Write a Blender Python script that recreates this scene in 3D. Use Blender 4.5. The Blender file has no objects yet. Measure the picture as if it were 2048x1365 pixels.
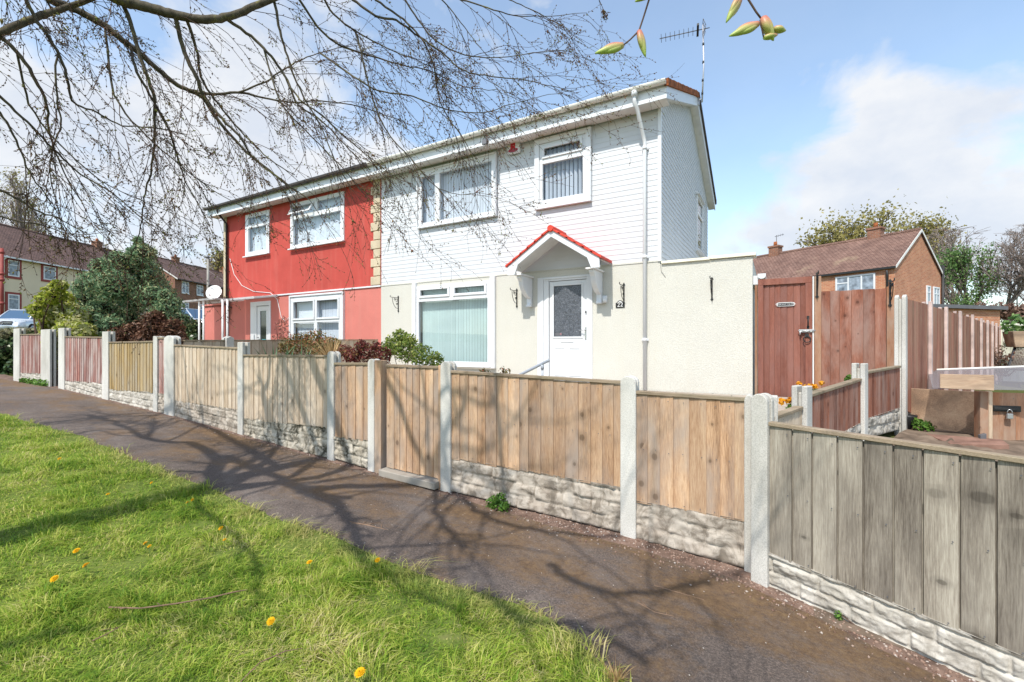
import bpy, bmesh, math, random
import numpy as np
from mathutils import Vector, Matrix, noise
random.seed(7); RNG = np.random.default_rng(7)
S = bpy.context.scene; COL = S.collection
R = math.radians
# ------------------------------------------------------------------ camera
# world axes: +X along the semi-detached facades to the right, +Y from the path towards the houses, Z up
EYE = 1.5; YAW = 29.86; FPX = 911.0; HOR = 691.0
cam = bpy.data.cameras.new('camera'); cam.sensor_width = 36; cam.lens = FPX/2048*36
cam.shift_y = (HOR-682.5)/2048; cam.clip_start = .02; cam.clip_end = 3000
camo = bpy.data.objects.new('camera', cam); COL.objects.link(camo)
camo.location = (0, 0, EYE); camo.rotation_euler = (R(90), 0, R(YAW)); S.camera = camo
# ------------------------------------------------------------------ light
SUN_EL, SUN_AZ = R(53), R(-.8)          # sun stands behind the camera, square on to the facades, so the gable is in shade
W = bpy.data.worlds.new('World'); S.world = W; W.use_nodes = True
sun = bpy.data.lights.new('sun', 'SUN'); sun.energy = 3.4; sun.angle = R(.5); sun.color = (1, .95, .87)
suno = bpy.data.objects.new('sun', sun); COL.objects.link(suno)
SD = Vector((math.sin(SUN_AZ)*math.cos(SUN_EL), -math.cos(SUN_AZ)*math.cos(SUN_EL), math.sin(SUN_EL)))
suno.rotation_euler = (-SD).to_track_quat('-Z', 'Y').to_euler(); suno.location = (0, -20, 30)
S.view_settings.view_transform = 'Standard'; S.view_settings.look = 'None'; S.view_settings.gamma = 1
S.view_settings.exposure = 0.6; S.view_settings.use_curve_mapping = False
S.cycles.max_bounces = 6; S.cycles.transparent_max_bounces = 12

CY, SY = math.cos(R(YAW)), math.sin(R(YAW))
def C(lat, d, z=0):                    # metres right of / ahead of / above the camera's eye -> world
    return Vector((CY*lat-SY*d, SY*lat+CY*d, z+EYE))
def ray(px, py):
    t = (px-1024)/FPX
    return Vector((CY*t-SY, SY*t+CY, (HOR-py)/FPX))
def onY(px, py, Y=8.52):               # where a sight line meets the wall plane y = Y
    r = ray(px, py); return r*(Y/r.y)+Vector((0, 0, EYE))
def onP(px, py, p0, d):                # where a sight line meets the upright plane through p0 along d
    r = ray(px, py); n = Vector((-d[1], d[0], 0)); k = (n.x*p0[0]+n.y*p0[1])/(n.x*r.x+n.y*r.y)
    return r*k+Vector((0, 0, EYE))
def atD(px, py, d):
    return ray(px, py)*d+Vector((0, 0, EYE))

def sky_world():
    nt = W.node_tree; N = nt.nodes; L = nt.links; N.clear()
    out = N.new('ShaderNodeOutputWorld'); bg = N.new('ShaderNodeBackground'); bg.inputs[1].default_value = .135
    sky = N.new('ShaderNodeTexSky'); sky.sky_type = 'NISHITA'; sky.sun_disc = False
    sky.sun_elevation = SUN_EL; sky.sun_rotation = math.pi-SUN_AZ; sky.air_density = 1.0; sky.dust_density = .6; sky.ozone_density = 1.4
    tc = N.new('ShaderNodeTexCoord')
    mp = N.new('ShaderNodeMapping'); mp.inputs['Scale'].default_value = (1, 1, 1.5)
    L.new(tc.outputs['Generated'], mp.inputs[0])
    nz = N.new('ShaderNodeTexNoise'); nz.inputs['Scale'].default_value = 4.4; nz.inputs['Detail'].default_value = 9; nz.inputs['Roughness'].default_value = .56; nz.inputs['Distortion'].default_value = .25
    L.new(mp.outputs[0], nz.inputs[0])
    na = N.new('ShaderNodeMath'); na.operation = 'MULTIPLY_ADD'; na.inputs[1].default_value = 2.3; na.inputs[2].default_value = -.70; L.new(nz.outputs[0], na.inputs[0]); acc = na.outputs[0]
    # cloud banks, as directions in the sky: (pixel in the photograph gives the bearing), size, weight
    for px, py, sz, w in ((1860, 325, .11, .27), (1990, 290, .08, .22), (1690, 255, .06, -.16), (1970, 170, .09, -.22), (1580, 350, .09, -.12), (1720, 165, .075, .34), (1830, 190, .06, .2), (1700, 390, .09, .16), (1640, 460, .14, .12), (1920, 470, .14, .14), (1550, 215, .07, .12), (2040, 190, .10, .0), (430, 330, .26, .30), (200, 420, .30, .32), (640, 250, .2, .10), (330, 90, .12, -.16), (120, 170, .10, -.14),
                          (60, 300, .16, .12), (1560, 470, .2, .15), (250, 60, .16, -.14), (800, 200, .14, -.06), (1150, 120, .26, -.30), (1480, 250, .11, -.2), (1420, 60, .2, -.22), (1950, 60, .13, -.14), (1540, 330, .08, -.10), (1640, 270, .05, -.08)):
        d = ray(px, py).normalized()
        dp = N.new('ShaderNodeVectorMath'); dp.operation = 'DISTANCE'; dp.inputs[1].default_value = d
        nm = N.new('ShaderNodeVectorMath'); nm.operation = 'NORMALIZE'; L.new(tc.outputs['Generated'], nm.inputs[0]); L.new(nm.outputs[0], dp.inputs[0])
        mr = N.new('ShaderNodeMapRange'); mr.interpolation_type = 'SMOOTHSTEP'; mr.inputs[1].default_value = 0; mr.inputs[2].default_value = sz*2; mr.inputs[3].default_value = w; mr.inputs[4].default_value = 0
        L.new(dp.outputs['Value'], mr.inputs[0])
        ad = N.new('ShaderNodeMath'); ad.operation = 'ADD'; L.new(acc, ad.inputs[0]); L.new(mr.outputs[0], ad.inputs[1]); acc = ad.outputs[0]
    n2 = N.new('ShaderNodeTexNoise'); n2.inputs['Scale'].default_value = 5.5; n2.inputs['Detail'].default_value = 8; n2.inputs['Roughness'].default_value = .6; L.new(mp.outputs[0], n2.inputs[0])
    cr = N.new('ShaderNodeValToRGB'); cr.color_ramp.elements[0].position = .38; cr.color_ramp.elements[1].position = .62
    cr.color_ramp.elements[0].color = (CLOUD[0]*.88, CLOUD[1]*.91, CLOUD[2]*.96, 1); cr.color_ramp.elements[1].color = (CLOUD[0]*1.08, CLOUD[1]*1.06, CLOUD[2]*1.03, 1); L.new(n2.outputs[0], cr.inputs[0])
    rp = N.new('ShaderNodeValToRGB'); rp.color_ramp.elements[0].position = .46; rp.color_ramp.elements[1].position = .84
    rp.color_ramp.elements[0].color = (0, 0, 0, 1); rp.color_ramp.elements[1].color = (1, 1, 1, 1)
    L.new(acc, rp.inputs[0])
    mx = N.new('ShaderNodeMix'); mx.data_type = 'RGBA'; mx.inputs['B'].default_value = CLOUD
    ml = N.new('ShaderNodeMix'); ml.data_type = 'RGBA'; ml.blend_type = 'MULTIPLY'; ml.inputs[0].default_value = 1; ml.inputs['B'].default_value = SKYTINT
    L.new(sky.outputs[0], ml.inputs['A'])
    mc = N.new('ShaderNodeMath'); mc.operation = 'MULTIPLY'; mc.operation = 'MULTIPLY_ADD'; mc.inputs[1].default_value = .82; mc.inputs[2].default_value = .14; L.new(rp.outputs[0], mc.inputs[0])
    L.new(cr.outputs[0], mx.inputs['B']); L.new(mc.outputs[0], mx.inputs[0]); L.new(ml.outputs['Result'], mx.inputs['A']); L.new(mx.outputs['Result'], bg.inputs[0]); L.new(bg.outputs[0], out.inputs[0])
CLOUD = (4.2, 4.35, 4.6, 1); SKYTINT = (1.48, 1.5, 1.40, 1)
sky_world()

# ------------------------------------------------------------------ mesh helpers
ORG = {}
def tag(o, label=None, cat=None, group=None, kind=None):
    if label: o['label'] = label
    if cat: o['category'] = cat
    if group: o['group'] = group
    if kind: o['kind'] = kind
    return o
def thing(name, label, cat, loc=(0, 0, 0), group=None, rz=0):
    o = bpy.data.objects.new(name, None); COL.objects.link(o); o.location = loc; o.rotation_euler = (0, 0, rz); o.empty_display_size = .2
    ORG[o.name] = Vector(loc) if rz == 0 else Vector((0, 0, 0))
    return tag(o, label, cat, group)
class MB:
    def __init__(s): s.v = []; s.f = []; s.sm = []
    def add(s, vs, fs, smooth=False):
        n = len(s.v); s.v += [tuple(v) for v in vs]; s.f += [tuple(i+n for i in f) for f in fs]; s.sm += [smooth]*len(fs); return s
    def box(s, x0, x1, y0, y1, z0, z1):
        return s.hexa([(x0, y0, z0), (x1, y0, z0), (x1, y1, z0), (x0, y1, z0)], [(x0, y0, z1), (x1, y0, z1), (x1, y1, z1), (x0, y1, z1)])
    def hexa(s, b, t):
        return s.add(list(b)+list(t), [(3, 2, 1, 0), (4, 5, 6, 7), (0, 1, 5, 4), (1, 2, 6, 5), (2, 3, 7, 6), (3, 0, 4, 7)])
    def quad(s, a, b, c, d): return s.add([a, b, c, d], [(0, 1, 2, 3)])
    def prism(s, poly, ext, smooth=False):          # polygon of 3D points pushed along ext
        n = len(poly); e = Vector(ext); p = [Vector(q) for q in poly]
        fs = [tuple(range(n))[::-1], tuple(range(n, 2*n))]
        s.add(p+[q+e for q in p], fs); k = len(s.v)-2*n
        for i in range(n):
            j = (i+1) % n; s.f.append((k+i, k+j, k+n+j, k+n+i)); s.sm.append(smooth)
        return s
    def tube(s, pts, rad, n=8, caps=True):
        pts = [Vector(p) for p in pts]; m = len(pts)
        if not hasattr(rad, '__len__'): rad = [rad]*m
        vs = []; up = None
        for i, p in enumerate(pts):
            t = (pts[min(i+1, m-1)]-pts[max(i-1, 0)]).normalized()
            if up is None:
                up = t.orthogonal().normalized()
            up = (up-t*up.dot(t)); up = up.normalized() if up.length > 1e-6 else t.orthogonal().normalized()
            b = t.cross(up)
            for k in range(n):
                a = 2*math.pi*k/n; vs.append(p+(up*math.cos(a)+b*math.sin(a))*rad[i])
        fs = [(i*n+k, i*n+(k+1) % n, (i+1)*n+(k+1) % n, (i+1)*n+k) for i in range(m-1) for k in range(n)]
        s.add(vs, fs, True)
        if caps: k0 = len(s.v)-m*n; s.f += [tuple(k0+k for k in range(n))[::-1], tuple(k0+(m-1)*n+k for k in range(n))]; s.sm += [False]*2
        return s
    def lathe(s, c, prof, n=16, axis='Z'):
        c = Vector(c); vs = []
        for r, h in prof:
            for k in range(n):
                a = 2*math.pi*k/n
                o = Vector((r*math.cos(a), r*math.sin(a), h))
                if axis == 'Y': o = Vector((o.x, o.z, o.y))
                if axis == 'X': o = Vector((o.z, o.x, o.y))
                vs.append(c+o)
        m = len(prof)
        fs = [(i*n+k, i*n+(k+1) % n, (i+1)*n+(k+1) % n, (i+1)*n+k) for i in range(m-1) for k in range(n)]
        fs += [tuple(range(n))[::-1], tuple((m-1)*n+k for k in range(n))]
        return s.add(vs, fs, True)
    def build(s, name, mat, parent=None, bevel=0, org=None):
        me = bpy.data.meshes.new(name)
        off = org
        if off is None:
            p = parent; off = Vector((0, 0, 0))
            while p is not None:
                if p.name in ORG: off = ORG[p.name]; break
                p = p.parent
        me.from_pydata([(v[0]-off[0], v[1]-off[1], v[2]-off[2]) for v in s.v], [], s.f)
        me.polygons.foreach_set('use_smooth', s.sm)
        bm = bmesh.new(); bm.from_mesh(me); bmesh.ops.recalc_face_normals(bm, faces=bm.faces); bm.to_mesh(me); bm.free()
        me.materials.append(mat); me.update()
        o = bpy.data.objects.new(name, me); COL.objects.link(o)
        if parent is not None: o.parent = parent
        else: o.location = off
        if bevel:
            b = o.modifiers.new('bevel', 'BEVEL'); b.width = bevel; b.segments = 1; b.limit_method = 'ANGLE'; b.angle_limit = R(40)
        return o
def npmesh(name, V, F, mat, parent=None, smooth=False):     # V (n,3), F (m,k) arrays
    V = np.asarray(V, dtype=np.float32); F = np.asarray(F, dtype=np.int32); k = F.shape[1]
    if parent is not None:
        p = parent; off = None
        while p is not None:
            if p.name in ORG: off = ORG[p.name]; break
            p = p.parent
        if off is not None: V = V-np.array(off, dtype=np.float32)
    me = bpy.data.meshes.new(name); me.vertices.add(len(V)); me.vertices.foreach_set('co', V.ravel())
    me.loops.add(F.size); me.loops.foreach_set('vertex_index', F.ravel())
    me.polygons.add(len(F)); me.polygons.foreach_set('loop_start', np.arange(0, F.size, k, dtype=np.int32)); me.polygons.foreach_set('loop_total', np.full(len(F), k, dtype=np.int32))
    if smooth: me.polygons.foreach_set('use_smooth', np.ones(len(F), dtype=bool))
    me.materials.append(mat); me.update(calc_edges=True); me.validate()
    o = bpy.data.objects.new(name, me); COL.objects.link(o)
    if parent is not None: o.parent = parent
    return o
def kids(o): return list(o.children)
def copy_tree(o, parent=None):
    c = o.copy(); COL.objects.link(c)
    if parent is not None: c.parent = parent
    for ch in kids(o): copy_tree(ch, c)
    return c
def text_mesh(name, body, size, mat, parent, loc, rot, extrude=.002):
    cu = bpy.data.curves.new(name, 'FONT'); cu.body = body; cu.size = size; cu.align_x = 'CENTER'; cu.align_y = 'CENTER'; cu.extrude = extrude
    to = bpy.data.objects.new(name, cu); COL.objects.link(to)
    dg = bpy.context.evaluated_depsgraph_get(); me = bpy.data.meshes.new_from_object(to.evaluated_get(dg)); bpy.data.objects.remove(to)
    me.materials.clear(); me.materials.append(mat)
    o = bpy.data.objects.new(name, me); COL.objects.link(o); o.parent = parent
    off = Vector((0, 0, 0)); p = parent
    while p is not None:
        if p.name in ORG: off = ORG[p.name]; break
        p = p.parent
    o.location = Vector(loc)-off; o.rotation_euler = rot
    return o

# ------------------------------------------------------------------ materials
class NT:
    def __init__(s, name):
        s.m = bpy.data.materials.new(name); s.m.use_nodes = True; s.n = s.m.node_tree.nodes; s.l = s.m.node_tree.links
        s.b = s.n['Principled BSDF']; s.out = s.n['Material Output']
        s.tc = s.n.new('ShaderNodeTexCoord'); s.co = s.tc.outputs['Object']
    def set(s, sock, v):
        if hasattr(v, 'is_output') or isinstance(v, bpy.types.NodeSocket): s.l.new(v, sock)
        else: sock.default_value = v
    def mapping(s, sc, co=None, loc=None):
        m = s.n.new('ShaderNodeMapping'); s.l.new(co or s.co, m.inputs[0]); m.inputs['Scale'].default_value = sc
        if loc is not None: s.set(m.inputs['Location'], loc)
        return m.outputs[0]
    def noise(s, scale, co=None, detail=4, rough=.55, dist=0):
        x = s.n.new('ShaderNodeTexNoise'); s.l.new(co or s.co, x.inputs[0]); x.inputs['Scale'].default_value = scale; x.inputs['Detail'].default_value = detail; x.inputs['Roughness'].default_value = rough; x.inputs['Distortion'].default_value = dist
        return x.outputs[0]
    def voro(s, scale, co=None, feat='F1', out='Distance'):
        x = s.n.new('ShaderNodeTexVoronoi'); x.feature = feat; s.l.new(co or s.co, x.inputs['Vector']); x.inputs['Scale'].default_value = scale; return x.outputs[out]
    def ramp(s, f, stops):
        r = s.n.new('ShaderNodeValToRGB'); s.l.new(f, r.inputs[0]); e = r.color_ramp.elements
        while len(e) < len(stops): e.new(.5)
        for i, (p, c) in enumerate(stops):
            e[i].position = p; e[i].color = (c if hasattr(c, '__len__') else (c, c, c))[:3]+(1,) if hasattr(c, '__len__') else (c, c, c, 1)
        return r.outputs[0]
    def mix(s, f, a, b, mode='MIX'):
        x = s.n.new('ShaderNodeMix'); x.data_type = 'RGBA'; x.blend_type = mode
        s.set(x.inputs[0], f)
        for k, v in (('A', a), ('B', b)):
            if isinstance(v, bpy.types.NodeSocket): s.l.new(v, x.inputs[k])
            else: x.inputs[k].default_value = tuple(v[:3])+(1,)
        return x.outputs['Result']
    def math(s, op, a, b=0, clamp=False):
        x = s.n.new('ShaderNodeMath'); x.operation = op; x.use_clamp = clamp; s.set(x.inputs[0], a); s.set(x.inputs[1], b); return x.outputs[0]
    def island(s): return s.n.new('ShaderNodeNewGeometry').outputs['Random Per Island']
    def comb(s, x, y, z):
        c = s.n.new('ShaderNodeCombineXYZ'); s.set(c.inputs[0], x); s.set(c.inputs[1], y); s.set(c.inputs[2], z); return c.outputs[0]
    def sep(s, co=None):
        c = s.n.new('ShaderNodeSeparateXYZ'); s.l.new(co or s.co, c.inputs[0]); return c.outputs
    def bump(s, h, st=.3, dist=.01):
        b = s.n.new('ShaderNodeBump'); b.inputs['Strength'].default_value = st; b.inputs['Distance'].default_value = dist; s.l.new(h, b.inputs['Height']); s.l.new(b.outputs[0], s.b.inputs['Normal'])
    def done(s, col, rough=.6, spec=.3, metal=0):
        if isinstance(col, bpy.types.NodeSocket): s.l.new(col, s.b.inputs['Base Color'])
        else: s.b.inputs['Base Color'].default_value = tuple(col[:3])+(1,)
        s.set(s.b.inputs['Roughness'], rough); s.b.inputs['Specular IOR Level'].default_value = spec; s.b.inputs['Metallic'].default_value = metal
        return s.m
def plain(name, col, rough=.6, spec=.3, metal=0, var=.12, scale=3, bump=0, bscale=60):
    t = NT(name); c = t.ramp(t.noise(scale, detail=5), [(.3, tuple(x*(1-var) for x in col)), (.7, tuple(min(1, x*(1+var)) for x in col))])
    if bump: t.bump(t.noise(bscale, detail=3), bump, .004)
    return t.done(c, rough, spec, metal)
def wood(name, dark, mid, light, stain=None, stain_amt=.5, gr=14, knots=True, bump=.35, axis='Z', isl=.85, ks=.68):
    t = NT(name); r = t.island()
    off = t.comb(t.math('MULTIPLY', r, 37.1), t.math('MULTIPLY', r, 11.7), t.math('MULTIPLY', r, 53.3))
    sc = {'Z': (1, 1, .09), 'X': (.09, 1, 1)}[axis]
    co = t.mapping(sc, loc=off)
    big = t.noise(gr*.55, co, 6, .6, .35)
    fine = t.noise(gr*15, t.mapping((1, 1, .055) if axis == 'Z' else (.055, 1, 1), loc=off), 5, .75, .1)
    g = t.mix(.5, big, fine)
    dark, mid, light = [tuple(min(.75, x*1.14) for x in c) for c in (dark, mid, light)]
    col = t.ramp(g, [(.36, dark), (.5, mid), (.64, light)])
    hv = t.ramp(r, [(0, (.66, .65, .66)), (.3, (.92, .88, .84)), (.6, (1.02, 1.0, .97)), (1, (1.25, 1.2, 1.14))])
    col = t.mix(isl, col, hv, 'MULTIPLY')
    if stain is not None:
        sn = t.noise(2.2, t.mapping((1.6, 1.6, .55) if axis == 'Z' else (.55, 1.6, 1.6), loc=off), 5, .6, .4)
        col = t.mix(t.math('MULTIPLY', t.ramp(sn, [(.42, 0), (.66, 1)]), stain_amt), col, stain)
    if knots:
        s3 = t.sep(); r9 = t.math('MULTIPLY', r, 91.7)
        kco = t.comb(t.math('ADD', t.math('MULTIPLY', t.math('ADD', s3[0], s3[1]), 4.6), r9), t.math('ADD', t.math('MULTIPLY', s3[2], 3.6), r9), 0)
        def v2(o):
            x = t.n.new('ShaderNodeTexVoronoi'); x.voronoi_dimensions = '2D'; t.l.new(kco, x.inputs['Vector']); x.inputs['Scale'].default_value = 1; return x.outputs[o]
        kv = v2('Distance')
        rings = t.ramp(kv, [(.0, 1), (.055, .95), (.08, .4), (.12, .3), (.2, .0)])
        pick = v2('Color')
        ps = t.sep(pick); sel = t.ramp(ps[0], [(ks, 0), (ks+.04, 1)]); kv = t.math('DIVIDE', kv, t.math('ADD', t.math('MULTIPLY', ps[1], 1.1), .35))
        rings = t.ramp(kv, [(.0, 1), (.055, .95), (.08, .4), (.12, .3), (.2, .0)])
        col = t.mix(t.math('MULTIPLY', t.math('MULTIPLY', rings, sel), .62), col, tuple(x*.28 for x in dark))
    t.bump(g, bump, .004)
    return t.done(col, .85, .15)
def render_wall(name, col, var, bsc=90, bst=.5, streak=None):
    t = NT(name); c = t.ramp(t.noise(1.3, detail=6, rough=.6), [(.3, tuple(x*(1-var) for x in col)), (.7, tuple(min(1, x*(1+var*.5)) for x in col))])
    c = t.mix(.5, c, t.ramp(t.noise(bsc, detail=2), [(.3, (.8, .8, .8)), (.7, (1.12, 1.12, 1.12))]), 'MULTIPLY')
    if streak:
        s = t.noise(3, t.mapping((2.2, 1, .18)), 5, .6, .3); c = t.mix(t.math('MULTIPLY', t.ramp(s, [(.5, 0), (.75, 1)]), .45), c, streak)
    t.bump(t.noise(bsc, detail=3, rough=.7), bst, .008)
    return t.done(c, .9, .12)
def brick(name, c1, c2, mort, sc=1.0):
    t = NT(name); s = t.sep(); u = t.math('ADD', s[0], s[1]); co = t.comb(u, s[2], 0)
    b = t.n.new('ShaderNodeTexBrick'); t.l.new(co, b.inputs[0]); b.inputs['Color1'].default_value = c1+(1,); b.inputs['Color2'].default_value = c2+(1,); b.inputs['Mortar'].default_value = mort+(1,)
    b.inputs['Scale'].default_value = 1; b.inputs['Brick Width'].default_value = .225*sc; b.inputs['Row Height'].default_value = .075*sc; b.inputs['Mortar Size'].default_value = .009*sc; b.inputs['Bias'].default_value = -.2
    c = t.mix(.6, b.outputs[0], t.ramp(t.noise(1.4, detail=6), [(.3, (.75, .72, .7)), (.7, (1.2, 1.15, 1.1))]), 'MULTIPLY')
    t.bump(t.math('SUBTRACT', 1, b.outputs['Fac']), .4, .006)
    return t.done(c, .9, .1)
def tiles(name, c1, c2, row=.1, col=.16, moss=None):
    t = NT(name); s = t.sep(); co = t.comb(s[0], s[1], 0)   # y is measured up the slope by using a uv of the panel's own axes
    b = t.n.new('ShaderNodeTexBrick'); t.l.new(t.comb(s[0], t.math('MULTIPLY', s[2], 1.75), 0), b.inputs[0]); b.inputs['Color1'].default_value = c1+(1,); b.inputs['Color2'].default_value = c2+(1,)
    b.inputs['Mortar'].default_value = tuple(x*.35 for x in c1)+(1,); b.inputs['Scale'].default_value = 1; b.inputs['Brick Width'].default_value = col; b.inputs['Row Height'].default_value = row; b.inputs['Mortar Size'].default_value = .012
    c = t.mix(.7, b.outputs[0], t.ramp(t.noise(1.1, detail=7, rough=.65), [(.3, (.65, .62, .62)), (.7, (1.3, 1.25, 1.2))]), 'MULTIPLY')
    if moss: c = t.mix(t.math('MULTIPLY', t.ramp(t.noise(.55, detail=7, rough=.6), [(.58, 0), (.72, 1)]), .6), c, moss)
    t.bump(t.math('SUBTRACT', 1, b.outputs['Fac']), .6, .02)
    return t.done(c, .85, .2)
def glass(name, tint=(.93, .97, 1), refl=.9, opac=.07, rough=.02):
    t = NT(name); t.n.remove(t.b)
    tr = t.n.new('ShaderNodeBsdfTransparent'); tr.inputs[0].default_value = tint+(1,)
    gl = t.n.new('ShaderNodeBsdfGlossy'); gl.inputs[0].default_value = (refl, refl, refl, 1); gl.inputs[1].default_value = rough
    lw = t.n.new('ShaderNodeLayerWeight'); lw.inputs[0].default_value = .5
    f = t.math('ADD', t.math('MULTIPLY', t.math('POWER', lw.outputs['Facing'], 4.0), .8), opac, True)
    mx = t.n.new('ShaderNodeMixShader'); t.l.new(f, mx.inputs[0]); t.l.new(tr.outputs[0], mx.inputs[1]); t.l.new(gl.outputs[0], mx.inputs[2]); t.l.new(mx.outputs[0], t.out.inputs[0])
    return t.m
def leaf(name, c1, c2, c3=None, trans=.35, rough=.5, patch=None):
    t = NT(name); r = t.island()
    st = [(.05, c1), (.75, c2)]+([(.97, c3)] if c3 else [])
    c = t.ramp(r, st)
    c = t.mix(.5, c, t.ramp(t.noise(1.7, detail=3), [(.3, (.65, .68, .6)), (.7, (1.25, 1.2, 1.1))]), 'MULTIPLY')
    t.done(c, rough, .3)
    tl = t.n.new('ShaderNodeBsdfTranslucent'); t.l.new(c, tl.inputs[0])
    mx = t.n.new('ShaderNodeMixShader'); mx.inputs[0].default_value = trans; t.l.new(t.b.outputs[0], mx.inputs[1]); t.l.new(tl.outputs[0], mx.inputs[2]); t.l.new(mx.outputs[0], t.out.inputs[0])
    return t.m
M = {}
M['upvc'] = plain('white_upvc', (.69, .70, .715), .3, .5, var=.03)
M['white_paint'] = plain('white_paint', (.70, .70, .69), .5, .4, var=.05)
M['board_white'] = plain('white_cladding', (.595, .608, .63), .55, .3, var=.03, scale=2)
M['gutter'] = plain('gutter_plastic', (.70, .68, .63), .4, .4, var=.1, scale=2)
M['soffit'] = plain('soffit_board', (.72, .71, .70), .6, .3, var=.08, scale=6)
M['cream'] = render_wall('cream_render', (.59, .575, .515), .05, 55, .8, (.565, .54, .465))
M['red'] = render_wall('red_render', (.50, .085, .068), .14, 110, .7, (.52, .15, .12))
M['red_low'] = render_wall('salmon_render', (.60, .20, .165), .10, 110, .7, (.56, .23, .19))
M['stone'] = render_wall('quoin_stone', (.58, .49, .35), .2, 60, .6, (.42, .32, .2))
M['roof_white'] = plain('roof_edge', (.4, .38, .37), .8)
M['rooftile'] = tiles('brown_rooftile', (.16, .10, .085), (.22, .14, .11), .15, .25)
M['verge_tile'] = plain('rusty_tile', (.30, .10, .04), .85, .1, var=.5, scale=9, bump=.4)
M['porch_tile'] = plain('red_porch_tile', (.62, .06, .035), .6, .3, var=.18, scale=16, bump=.3)
M['black'] = plain('black_iron', (.02, .02, .02), .5, .4, bump=.2)
M['dark'] = plain('unlit_room_dark', (.03, .032, .035), .9, .1)  # darkness of the unlit rooms put into the colour
M['grey_plastic'] = plain('grey_plastic', (.12, .12, .13), .5)
M['pane'] = glass('window_glass')
M['blind'] = plain('blind_fabric', (.62, .64, .68), .9, .1, var=.04)
M['blind_green'] = plain('pale_green_blind', (.47, .575, .54), .9, .1, var=.04)
M['lace'] = plain('net_curtain', (.62, .64, .66), .95, .05, var=.12, scale=10)
M['concrete'] = None
def m_concrete():
    t = NT('post_concrete'); c = t.ramp(t.noise(2.2, t.mapping((1, 1, .5)), 6, .6), [(.3, (.42, .40, .36)), (.6, (.60, .58, .54)), (.8, (.68, .66, .62))])
    c = t.mix(.5, c, t.ramp(t.noise(140, detail=2), [(.35, (.6, .6, .58)), (.6, (1.1, 1.1, 1.1))]), 'MULTIPLY')
    c = t.mix(t.math('MULTIPLY', t.ramp(t.noise(5, t.mapping((1, 1, .25)), 5, .7), [(.6, 0), (.8, 1)]), .5), c, (.22, .19, .13))
    t.bump(t.noise(90, detail=4), .35, .004); return t.done(c, .9, .15)
M['concrete'] = m_concrete()
def m_stone_board(name, lo, hi, dirt, amt):
    t = NT(name); c = t.ramp(t.noise(6, detail=7, rough=.65), [(.3, lo), (.6, hi)])
    d = t.noise(9, t.mapping((1, 1, .8)), 8, .72, .6)
    c = t.mix(t.math('MULTIPLY', t.ramp(d, [(.46, 0), (.60, 1)]), amt), c, dirt)
    t.bump(t.noise(45, detail=6, rough=.7), .6, .006); return t.done(c, .95, .1)
M['gravel_pale'] = m_stone_board('rock_faced_concrete_pale', (.36, .33, .28), (.54, .505, .45), (.19, .16, .125), .55)
M['gravel_dirty'] = m_stone_board('rock_faced_concrete_mossy', (.30, .26, .20), (.52, .47, .39), (.05, .045, .03), .95)
M['gravel_pink'] = m_stone_board('rock_faced_concrete_pinkish', (.33, .275, .225), (.49, .435, .37), (.12, .095, .07), .7)
M['wood_tan'] = wood('tan_feather_edge', (.16, .092, .052), (.37, .238, .148), (.53, .39, .265), (.32, .27, .235), .75)
M['wood_pale'] = wood('pale_weathered_board', (.27, .21, .155), (.465, .385, .30), (.585, .51, .42), (.46, .32, .19), .45, isl=.4, gr=9)
M['wood_yellow'] = wood('mustard_weathered_board', (.19, .12, .045), (.33, .235, .11), (.41, .33, .21), (.36, .33, .28), .55, isl=.55)
M['wood_redwash'] = wood('faded_red_board', (.15, .045, .04), (.28, .13, .11), (.42, .33, .30), (.48, .43, .40), .7, knots=False, isl=.7)
M['wood_grey'] = wood('grey_green_board', (.10, .082, .066), (.245, .214, .174), (.39, .355, .295), (.13, .112, .095), .5, gr=11, ks=.25, isl=.25)
M['wood_red'] = wood('red_stained_board', (.085, .03, .02), (.20, .078, .05), (.31, .155, .11), (.36, .26, .22), .6)
M['wood_redfence'] = wood('red_brown_fence_board', (.12, .05, .035), (.24, .105, .075), (.34, .18, .13), (.32, .22, .15), .6, knots=False)
M['wood_gate'] = wood('dark_red_brown_gate', (.12, .048, .038), (.185, .075, .055), (.24, .11, .085), (.25, .135, .115), .6, knots=False, bump=.2)
M['wood_orange'] = wood('orange_timber', (.15, .07, .04), (.25, .125, .072), (.33, .195, .125), (.37, .29, .225), .7)
M['wood_ply'] = wood('weathered_plywood', (.20, .14, .10), (.38, .27, .19), (.47, .36, .26), (.14, .11, .09), .7, gr=6, knots=False, axis='X')
M['wood_cap'] = wood('cap_rail', (.11, .085, .06), (.21, .165, .12), (.30, .245, .185), (.2, .19, .12), .5, knots=False, axis='X')
M['wood_grey_back'] = wood('pale_grey_back_board', (.36, .36, .31), (.52, .52, .46), (.62, .62, .56), (.3, .3, .2), .4, knots=False)

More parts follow.
